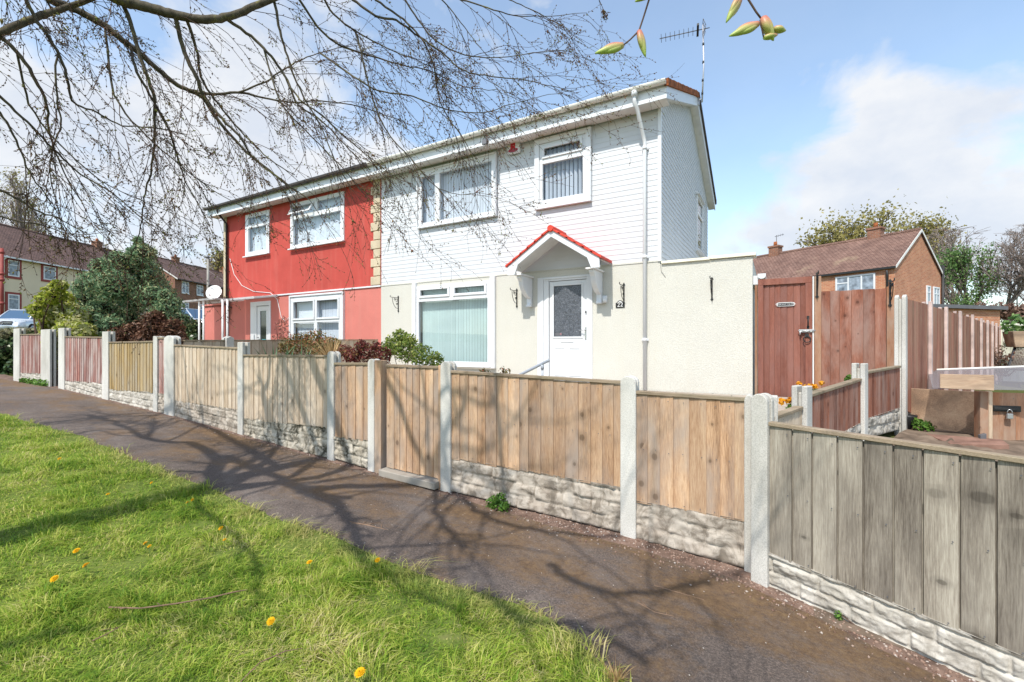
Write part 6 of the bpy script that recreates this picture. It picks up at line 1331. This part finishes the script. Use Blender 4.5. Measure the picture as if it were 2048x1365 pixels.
# ------------------------------------------------------------------ cars
M['silver'] = plain('silver_paint', (.60, .63, .67), .25, .5, .35, var=.02); M['tyre'] = plain('tyre', (.02, .02, .02), .9); M['rim'] = plain('alloy', (.45, .46, .48), .35, .5, .8); M['car_glass'] = NT('car_glass').done((.05, .10, .17), .08, .8); M['lamp'] = NT('headlight_glass').done((.62, .66, .70), .1, .7)
def car(name, lab, loc, rz, suv=False, paint='silver'):
    r = thing(name, lab, 'car', loc, 'parked silver cars', rz); ORG[r.name] = Vector((0, 0, 0))
    # length along +X is the front; sections: x, half width at sill, belt height, roof height, half width at roof
    hb = 1.02 if suv else .92; hr_ = 1.70 if suv else 1.44; L = 2.2
    xs = [-L, -L+.12, -1.75, -1.25, -.6, .1, .75, 1.05, 1.35, 1.8, 2.08, 2.2]
    bl = [.72, hb-.08, hb, hb+.02, hb+.02, hb, hb-.02, hb-.04, hb-.07, hb-.13, hb-.2, hb-.36] if not suv else [.8, hb, hb+.03, hb+.04, hb+.03, hb+.02, hb+.01, hb+.0, hb-.03, hb-.08, hb-.16, hb-.36]
    wd = [.62, .80, .87, .89, .90, .90, .90, .89, .88, .84, .76, .62]; m = MB(); V = []; n = 9
    for x, b, w in zip(xs, bl, wd):
        V += [(x, -w*.96, .24), (x, -w, .42), (x, -w, .66), (x, -w*.96, b-.05), (x, -w*.80, b+.02), (x, 0, b+.045), (x, w*.80, b+.02), (x, w*.96, b-.05), (x, w, .66), (x, w, .42), (x, w*.96, .24)]
    k = 11; F = [(i*k+j, i*k+j+1, (i+1)*k+j+1, (i+1)*k+j) for i in range(len(xs)-1) for j in range(k-1)]+[(i*k+k-1, i*k, (i+1)*k, (i+1)*k+k-1) for i in range(len(xs)-1)]
    F += [tuple(range(k))[::-1], tuple((len(xs)-1)*k+j for j in range(k))]; m.add(V, F, True); m.build('body', M[paint], r)
    rx = (-1.75 if suv else -1.15, .25); cx = (-2.05 if suv else -1.85, 1.12); m = MB()
    hw, rw_ = .80, .62
    lo = [(cx[1], -.72, hb-.02), (cx[1], .72, hb-.02), (cx[0], .76, hb), (cx[0], -.76, hb)]; mid = [(.55, -hw-.02, hb), (-1.2, -hw-.02, hb)]
    base = [(cx[1], -.66, hb-.03), (cx[1], .66, hb-.03), (.5, .83, hb), (-1.0, .84, hb), (cx[0], .70, hb), (cx[0], -.70, hb), (-1.0, -.84, hb), (.5, -.83, hb)]
    top = [(rx[1], -.55, hr_-.03), (rx[1], .55, hr_-.03), (-.1, .62, hr_), (-.8, .62, hr_), (rx[0], .54, hr_-.05), (rx[0], -.54, hr_-.05), (-.8, -.62, hr_), (-.1, -.62, hr_)]
    m.add(base+top, [(i, (i+1) % 8, 8+(i+1) % 8, 8+i) for i in range(8)], False); m.build('windows', M['car_glass'], r)
    m = MB(); tp = [(x*1.0, y*1.03, z+.01) for x, y, z in top]; m.add(tp+[(x*.97, y*.9, z+.035) for x, y, z in tp], [(i, (i+1) % 8, 8+(i+1) % 8, 8+i) for i in range(8)]+[tuple(range(8, 16)), tuple(range(8))[::-1]], False)
    for i in (0, 1, 3, 4, 5, 6): m.tube([base[i], top[i]], .035, 6)
    m.build('roof', M[paint], r)
    for x in (1.38, -1.32):
        for s in (-1, 1):
            m = MB(); m.lathe((x, s*.80, .32), [(.30, -.1), (.325, -.07), (.325, .07), (.30, .1)], 20, 'Y'); w = m.build('wheel', M['tyre'], r); m = MB(); m.lathe((x, s*.80, .32), [(.21, -.11), (.21, .11)], 14, 'Y'); m.build('rim', M['rim'], w)
    for s in (-1, 1):
        m = MB(); z = hb-.30; m.hexa([(2.02, s*.50, z), (2.16, s*.50, z), (1.93, s*.80, z), (1.83, s*.80, z)], [(2.0, s*.50, z+.12), (2.12, s*.50, z+.12), (1.84, s*.81, z+.16), (1.75, s*.80, z+.16)]); m.build('headlight', M['lamp'], r)
        m = MB(); m.hexa([(.85, s*.86, hb), (.93, s*.86, hb), (.93, s*1.05, hb+.03), (.85, s*1.05, hb+.03)], [(.85, s*.88, hb+.12), (.93, s*.88, hb+.12), (.93, s*1.05, hb+.14), (.85, s*1.05, hb+.14)]); m.build('wing_mirror', M[paint], r, .02)
    m = MB(); m.box(2.13, 2.215, -.42, .42, hb-.40, hb-.20); g = m.build('grille', M['black'], r, .01)
    m = MB(); m.box(2.216, 2.225, -.42, -.08, hb-.31, hb-.28); m.box(2.216, 2.225, .08, .42, hb-.31, hb-.28); m.tube([(2.222, .07*math.cos(t), hb-.295+.07*math.sin(t)) for t in [i*math.pi/8 for i in range(17)]], .012, 5)
    for t in (90, 210, 330): m.tube([(2.222, 0, hb-.295), (2.222, .07*math.cos(R(t)), hb-.295+.07*math.sin(R(t)))], .01, 5)
    m.build('badge', M['rim'], g); return r
def at_px(px, d, py=None):
    q = atD(px, 691, d); return (q.x, q.y, gz(q.x, q.y))
def car_at(px, top, d, rz, h, lab, suv=False):
    q = atD(px, top, d); return car('parked_car', lab, (q.x, q.y, q.z-h), rz, suv)
car_at(50, 621, 26, R(YAW)+R(-66), 1.44, 'silver saloon car parked behind the ivy hedge, bonnet and windscreen towards the viewer')
car_at(384, 619, 30, R(YAW)+R(-20), 1.70, 'silver tall estate car parked between the conifer and the red house', True)
# ------------------------------------------------------------------ houses far behind
M['bg_roof'] = tiles('dark_brown_tiles', (.13, .085, .075), (.20, .125, .105), .12, .2, (.10, .09, .05))
M['bg_roof_red'] = tiles('lichened_tiles', (.17, .10, .08), (.24, .15, .12), .14, .2, (.30, .24, .15))
M['bg_cream'] = render_wall('buff_render', (.74, .62, .45), .06, 60, .4)
M['bg_brick'] = brick('red_brick', (.44, .16, .085), (.56, .26, .14), (.50, .38, .28), 1.0)
M['bg_brick_dark'] = brick('brown_brick', (.22, .10, .065), (.30, .14, .09), (.28, .21, .17), 1.2)
M['redtrim'] = plain('dark_red_paint', (.26, .05, .04), .6)
M['net'] = plain('pale_net_curtain', (.24, .28, .33), .4, .5, var=.6, scale=4)
def simple_house(name, lab, org, dirx, W_, D_, H, rise, wall, roofm, wins=(), gwins=(), chim=(), verge='board', trim=None, pipe=True, gl=None, gside=1, eov=.35):
    # local x runs along the facade (facade on y = 0, looking to -y), origin at the facade's left foot
    r = thing(name, lab, 'house', org, None, math.atan2(dirx[1], dirx[0])); ORG[r.name] = Vector((0, 0, 0))
    m = MB(); m.prism([(0, 0, -3), (0, D_, -3), (0, D_, H), (0, D_/2, H+rise), (0, 0, H)], (W_, 0, 0)); m.build('wall', M[wall], r)
    m = MB(); s = rise/(D_/2); o = eov; e = .08
    for a, b in ((-o, D_/2), (D_+o, D_/2)):
        za = H-o*s+.06; t = [(-e, a, za+.12), (W_+e, a, za+.12), (W_+e, b, H+rise+.18), (-e, b, H+rise+.18)]; m.hexa([(x, y, z-.12) for x, y, z in t], t)
    ro = m.build('roof', M[roofm], r); m = MB(); m.tube([(-e, D_/2, H+rise+.16), (W_+e, D_/2, H+rise+.16)], .12, 8); m.build('ridge_tiles', M[roofm], ro)
    for cx, cy in chim:
        m = MB(); m.box(cx-.33, cx+.33, D_/2+cy-.28, D_/2+cy+.28, H+rise-.6, H+rise+.62); m.box(cx-.38, cx+.38, D_/2+cy-.33, D_/2+cy+.33, H+rise+.621, H+rise+.74); c = m.build('chimney', M['bg_brick_dark'], ro)
        m = MB(); m.lathe((cx, D_/2+cy, H+rise+.74), [(.13, 0), (.11, .3)], 8); m.build('chimney_pot', M['verge_tile'], c)
    m = MB(); m.box(-e, W_+e, -o-.07, -o-.002, H-o*s+.05, H-o*s+.16); m.build('gutter', M['black'] if trim is None else M['upvc'], r)
    if pipe is not None:
        m = MB(); x = .35 if pipe == 'l' else W_-.3
        m.tube([(x, -o-.05, H-.1), (x, -.08, H-.4), (x, -.08, -.5)], .06, 6); m.build('downpipe', M['upvc'] if trim else M['black'], r)
    def win(x0, x1, z0, z1, y, gable=None, nv=2):
        def B(m, a, b, c, d, p, q):
            return m.box(a, b, y-p, y-q, c, d) if gable is None else (m.box(gable+q, gable+p, a, b, c, d))
        m = MB(); fw_ = .08
        for a, b, c, d in ((x0, x1, z0, z0+fw_), (x0, x1, z1-fw_, z1), (x0, x0+fw_, z0+fw_, z1-fw_), (x1-fw_, x1, z0+fw_, z1-fw_)): B(m, a, b, c, d, .06, .001)
        for i in range(1, nv): x = x0+(x1-x0)*i/nv; B(m, x-.035, x+.035, z0+fw_, z1-fw_, .055, .001)
        zz = z0+(z1-z0)*.68; B(m, x0+fw_, x0+(x1-x0)*(1/nv if nv > 2 else 1)-.04, zz, zz+.06, .052, .001)
        f = m.build('window', M['upvc'], r); m = MB(); B(m, x0+fw_, x1-fw_, z0+fw_, z1-fw_, .03, .0015); m.build('pane', M['net'] if gable is None else M['pane_dark'], f)
        if trim:
            m = MB()
            for a, b, c, d in ((x0-.16, x1+.16, z0-.18, z0-.001), (x0-.16, x1+.16, z1+.001, z1+.16), (x0-.16, x0-.001, z0, z1), (x1+.001, x1+.16, z0, z1)): B(m, a, b, c, d, .05, .001)
            m.build('painted_surround', M[trim], f)
        else:
            m = MB(); B(m, x0-.05, x1+.05, z0-.07, z0-.001, .1, .001); m.build('sill', M['upvc'], f)
    M.setdefault('pane_dark', NT('dark_pane').done((.16, .20, .26), .1, .7))
    for x0, x1, z0, z1, nv in wins: win(x0, x1, z0, z1, 0, None, nv)
    for y0, y1, z0, z1, nv in gwins: win(y0, y1, z0, z1, 0, W_ if gside > 0 else 0, nv)
    if verge:
        for xx in (-e-.02, W_+e):
            m = MB()
            for a, b in ((-o, D_/2), (D_+o, D_/2)):
                za = H-o*s+.06; m.hexa([(xx, a, za-.02), (xx+.02, a, za-.02), (xx+.02, b, H+rise+.04), (xx, b, H+rise+.04)], [(xx, a, za+.13), (xx+.02, a, za+.13), (xx+.02, b, H+rise+.19), (xx, b, H+rise+.19)])
            m.build('verge', M['gutter'], r)
    return r
# right: brick house, gable end towards the viewer's right
c0 = C(20, 23.8); dv = Vector((-.514, .857)); fx = -(Vector((CY*dv.x-SY*dv.y, SY*dv.x+CY*dv.y))); W_ = 17
org = c0-Vector((fx.x, fx.y, 0))*W_; GH = -1.0+EYE; He = 4.05+EYE-GH
hb_ = simple_house('brick_house', 'red brick house with lichened brown roof and gable end beyond the yard', (org.x, org.y, GH), fx, W_, 6.55, He, 2.25, 'bg_brick', 'bg_roof_red',
    [(W_-2.75, W_-.85, He-1.45, He-.15, 3), (W_-6.9, W_-5.1, He-1.45, He-.15, 2), (W_-11.5, W_-9.6, He-1.45, He-.15, 3)], [(4.15, 4.7, He-1.9, He-.65, 1), (5.15, 6.05, He-2.0, He-.65, 2)], [(W_-2.1, .1), (W_-8.0, .0)], pipe='r', eov=.12)
m = MB(); m.tube([(W_+.08, 6.45, -1), (W_+.08, 6.45, He+.7)], .07, 8); m.build('soil_pipe', M['black'], hb_)
p = atD(1553, 506, 32.3); ca = thing('television_aerial', 'small aerial on the left hand chimney of the far brick house', 'aerial', p)
m = MB(); m.tube([p, p+Vector((0, 0, 1.25))], .025, 5); m.build('pole', M['grey_plastic'], ca)
m = MB(); m.tube([p+Vector((-.1, 0, 1.15)), p+Vector((.45, .2, 1.3))], .02, 5)
for k in range(3): c = p+Vector((.1+.14*k, .07*k, 1.2+.04*k)); m.tube([c+Vector((0, -.1, -.1)), c+Vector((0, .1, .1))], .012, 4)
m.build('boom', M['grey_plastic'], ca)
# left: buff rendered house and a brick one further along the same street
d2 = Vector((0, 1)); f2 = Vector((-SY*1, CY*1)); 
org = C(-38, 33.6); g0 = gz(org.x, org.y)
z_e = 6.75+EYE
zw = lambda py, d: (HOR-py)*d/FPX+EYE
simple_house('rendered_house', 'buff rendered house with dark red window surrounds at the far left', (org.x, org.y, g0-.6), f2, 15, 8, z_e-g0+.6, 3.0, 'bg_cream', 'bg_roof',
    [(.7, 1.5, zw(553, 34.6)-g0+.6, zw(521, 34.6)-g0+.6, 1), (3.3, 4.3, zw(560, 37.2)-g0+.6, zw(533, 37.2)-g0+.6, 1), (.7, 1.5, zw(620, 34.6)-g0+.6, zw(589, 34.6)-g0+.6, 1), (8, 9, zw(560, 41)-g0+.6, zw(533, 41)-g0+.6, 1)], (), [(12.5, 0)], trim='redtrim', pipe='l')
org = C(-37, 50); g1 = gz(org.x, org.y)
simple_house('brick_house', 'dark brick house with brown roof seen between the conifer and the red house', (org.x, org.y, g1-.6), f2, 11, 8, 7.4+EYE-g1+.6, 2.6, 'bg_brick_dark', 'bg_roof',
    [(x, x+1.1, zw(b, 51+x)-g1+.6, zw(t, 51+x)-g1+.6, 2) for x, t, b in ((1, 565, 588), (3.4, 572, 592), (5.8, 578, 596), (8.6, 584, 600), (1, 606, 626), (4, 610, 628))], (), [(5.5, 0)], pipe='r')
org = C(-39.5, 62.5); g2 = gz(org.x, org.y)
simple_house('brick_house', 'farthest brown brick house, slightly set back, left of the satellite dish', (org.x, org.y, g2-.6), f2, 13, 8, 7.9+EYE-g2+.6, 2.8, 'bg_brick_dark', 'bg_roof',
    [(x, x+1.1, zw(b, 63+x)-g2+.6, zw(t, 63+x)-g2+.6, 2) for x, t, b in ((.8, 575, 594), (3.4, 579, 597), (6.2, 582, 599), (9, 585, 601))], (), [(6, 0)], pipe='l')
q = atD(4, 600, 30); st = thing('street_post', 'dark red painted post beside the buff house at the left picture edge', 'post', (q.x, q.y, gz(q.x, q.y)))
m = MB(); m.tube([(q.x, q.y, gz(q.x, q.y)), (q.x, q.y, zw(497, 30))], .09, 10); m.build('shaft', M['redtrim'], st)
m = MB()
for py in (505, 548, 560, 607): m.lathe((q.x, q.y, zw(py, 30)), [(.10, -.1), (.14, 0), (.10, .1)], 10)
m.build('collar', M['redtrim'], st)
q = atD(416, 640, 26); lp = thing('telegraph_pole', 'thin grey pole standing left of the satellite dish', 'pole', (q.x, q.y, gz(q.x, q.y))); m = MB(); m.tube([(q.x, q.y, gz(q.x, q.y)), (q.x, q.y, zw(516, 26))], [.075, .06], 10); m.build('shaft', plain('pole_grey', (.30, .28, .25), .8), lp); m = MB(); m.lathe((q.x, q.y, zw(515, 26)), [(.08, -.05), (.1, 0), (.06, .08)], 10); m.build('cap', M['grey_plastic'], lp)
# small brick garage block with a flat roof
ga = Line((C(20.6, 22.0).x, C(20.6, 22.0).y), ((C(24.5, 22.6)-C(20.6, 22.0)).x, (C(24.5, 22.6)-C(20.6, 22.0)).y)); gq = thing('garage', 'low flat roofed brick garage between the brick house and the bare trees', 'garage', C(22, 22.3, -1))
m = MB(); ga.box(m, -.3, 3.6, 0, -5, .2, .2, zw(617, 22.2), zw(620, 22.4)); m.build('wall', M['bg_brick'], gq)
m = MB(); ga.box(m, -.6, 3.8, .2, -5.2, zw(617, 22.2), zw(620, 22.4), zw(610, 22.2), zw(613, 22.4)); m.build('roof', M['grey_plastic'], gq)
# ------------------------------------------------------------------ trees behind
M['leaf_spring'] = leaf('spring_yellow_green', (.20, .18, .05), (.38, .33, .11), (.46, .40, .18), .4)
M['leaf_fresh'] = leaf('fresh_green', (.08, .17, .05), (.17, .30, .09), (.30, .40, .16), .4)
M['leaf_dry'] = leaf('few_dry_leaves', (.16, .09, .07), (.26, .16, .12), None, .3)
def tree_at(name, lab, px, d, top, w, leafmat, nleaf, lsize, seed, bare=False, hb=0, trunk_r=.16, lev=4, spread=.5, cat='tree', twr=.016, lf=.55):
    rg = np.random.default_rng(seed); b = atD(px, 691, d); b.z = gz(b.x, b.y); o = thing(name, lab, cat, b); Ht = zw(top, d)-b.z; B = np.array(b)
    paths = []; tips = []
    def grow(p, dr, L, r, l):
        n = 4; P = [p]; q = p.copy(); dd = dr.copy()
        for i in range(n): dd = dd+rg.normal(0, .13, 3)+[0, 0, .05]; dd /= np.linalg.norm(dd); q = q+dd*L/n; P.append(q.copy())
        P = np.array(P); paths.append((P, np.linspace(r, max(twr*.5, r*.6), n+1), l))
        if l >= lev-1: tips.append((P, dd))
        if l < lev:
            k = rg.integers(3, 6) if l else 7
            for j in range(k):
                i = rg.integers(1 if l else 2, n+1); o_ = rg.normal(0, 1, 3); o_ -= dd*(o_@dd); o_ /= np.linalg.norm(o_); nd_ = dd*(1-spread*.6)+o_*spread; nd_ /= np.linalg.norm(nd_); grow(P[i], nd_, L*rg.uniform(.5, .78), max(twr, r*.55), l+1)
    grow(B, np.array([0, 0, 1.]), Ht*.42, trunk_r, 0)
    allp = np.concatenate([p[0] for p in paths]); hgt = np.percentile(allp[:, 2], 99.5)-B[2]; wid = np.percentile(np.abs(((allp-B)[:, :2] @ np.array([CY, SY]))), 97)
    sw = (w/2*d/FPX)/wid
    p95 = np.percentile(allp[:, 2], 93)-B[2]
    def tf(P):
        Q = (P-B)*np.array([sw, sw, 1.]); zn = Q[:, 2]/p95; zn = np.where(zn > .82, .82+.18*np.tanh((zn-.82)/.18), zn); Q[:, 2] = zn*Ht; return B+Q
    V, F = tubes_np([(tf(p), r) for p, r, l in paths if l < 1], 8); npmesh('trunk', V, F, M['bark_grey'], o, True)
    V, F = tubes_np([(tf(p), r) for p, r, l in paths if l >= 1], 3 if bare else 4); npmesh('crown', V, F, M['bark_grey'] if not bare else M['twig_bg'], o, True)
    if nleaf:
        tp = np.concatenate([tf(p) for p, _ in tips]); k = rg.integers(0, len(tp), nleaf); P = tp[k]+rg.normal(0, lf*.5, (nleaf, 3)); V, F = leaf_quads(P, rg.normal(0, 1, (nleaf, 3)), lsize, .7, .8, rg); npmesh('foliage', V, F, M[leafmat], o)
    return o
M['twig_bg'] = m_bark('far_bare_twigs', (.17, .135, .115), (.32, .26, .23))
for px, d, top, w, s_, lab in ((1665, 52, 480, 110, 1, 'leftmost yellow green spring tree rising behind the brick house roof'), (1735, 50, 448, 150, 2, 'tallest yellow green spring tree behind the chimney of the brick house'), (1812, 54, 446, 110, 3, 'yellow green spring tree behind the gable peak of the brick house')):
    tree_at('tree', lab, px, d, top, w, 'leaf_spring', 6500, .28, 60+s_, trunk_r=.3, twr=.035, lf=1.6)
tree_at('tree', 'bare reddish tree right of the brick gable', 1905, 40, 458, 105, 'leaf_dry', 260, .13, 71, True, trunk_r=.2, lev=5, twr=.018, lf=.4)
tree_at('tree', 'fresh green tree behind the garage', 1945, 36, 500, 95, 'leaf_fresh', 5200, .15, 72, False, trunk_r=.16, twr=.022, lf=.6)
tree_at('tree', 'tall bare tree at the right picture edge behind the back fence', 2035, 34, 455, 150, 'leaf_dry', 200, .10, 73, True, trunk_r=.16, lev=5, twr=.015, lf=.3)
tree_at('tree', 'second bare tree just outside the right picture edge', 2130, 38, 470, 160, 'leaf_dry', 200, .10, 74, True, trunk_r=.16, lev=5, twr=.015, lf=.3)
for px, d, top, w, s_, lab in ((25, 70, 345, 90, 81, 'tall sparse tree above the roof of the buff house at the left edge'), (62, 75, 390, 60, 82, 'smaller sparse tree above the buff house roof'), (-30, 72, 350, 90, 83, 'sparse tree at the very left edge')):
    tree_at('tree', lab, px, d, top, w, 'leaf_spring', 900, .26, s_, True, trunk_r=.22, lev=4, twr=.028, lf=.7)
tree_at('tree', 'thin budding tree behind the farthest brick house by the red corner', 432, 80, 505, 40, 'leaf_spring', 1500, .35, 91, True, trunk_r=.2, lev=4, twr=.04, lf=.8)
hl = [(x, 628+rg.uniform(-8, 6), 15, rg.uniform(-1, 1)) for x in range(1905, 2120, 14)]
big_shrub('bramble', 'brown tangled brambles behind the back fence', 'brambles', 1990, 680, 24, hl, [('foliage', 'leaf_dry', 5000, .16, .5, None, .5)], 25, 14)
# yard clutter at the right edge
q = C(11.6, 10.5, -.9); wire = thing('wire_trolley', 'rusty wire mesh trolley leaning by the back fence at the right edge', 'trolley', q)
pa, pb, pc_, pd_ = atD(2016, 738, 10.6), atD(2054, 740, 10.3), atD(2064, 694, 10.7), atD(2031, 692, 11.0)
m = MB()
for i in range(13): m.tube([pa.lerp(pb, i/12), pd_.lerp(pc_, i/12)], .010, 4)
for i in range(15): m.tube([pa.lerp(pd_, i/14), pb.lerp(pc_, i/14)], .008, 4)
m.build('mesh', plain('rusty_wire', (.16, .13, .11), .7), wire); m = MB()
for a_, b_ in ((pa, pb), (pb, pc_), (pc_, pd_), (pd_, pa)): m.tube([a_, b_], .028, 6)
e = Vector((.35, .55, 0))
for p_ in (pa, pb): m.tube([p_, p_+e], .025, 6)
m.build('frame', plain('dark_frame', (.04, .04, .045), .6), wire)
m = MB(); c_ = pd_.lerp(pc_, .6)+Vector((.1, .15, .2)); m.hexa([c_+Vector((-.3, -.25, -.22)), c_+Vector((.3, -.25, -.22)), c_+Vector((.3, .25, -.22)), c_+Vector((-.3, .25, -.22))], [c_+Vector((-.36, -.3, .16)), c_+Vector((.36, -.3, .16)), c_+Vector((.36, .3, .16)), c_+Vector((-.36, .3, .16))]); tag(m.build('planter_box', M['wood_ply'], None, .01, org=c_), 'brown wooden planter box perched above the wire trolley', 'planter')
rg2 = np.random.default_rng(8); P, dd = lobes(0, 0, [((c_.x+x, c_.y+y, c_.z+.3), .25) for x, y in ((-.2, 0), (.15, 0), (.3, .1))], 400, rg2); V, F = leaf_quads(P, dd, .12, .6, .8, rg2)
o = thing('potted_plant', 'pale leafy plant growing in the wooden planter box', 'plant', c_+Vector((0, 0, .16))); npmesh('foliage', V, F, M['leaf_fresh'], o)
q = atD(2006, 728, 10.9); shrub('dry_plant', 'straggly dry plant in front of the pale back fence', 'plant', (q.x, q.y, q.z-.3), [((q.x, q.y, q.z), .25), ((q.x+.2, q.y, q.z+.1), .2), ((q.x-.1, q.y, q.z+.3), .15)], 260, .08, 'leaf_dry', stems=16, seed=77)
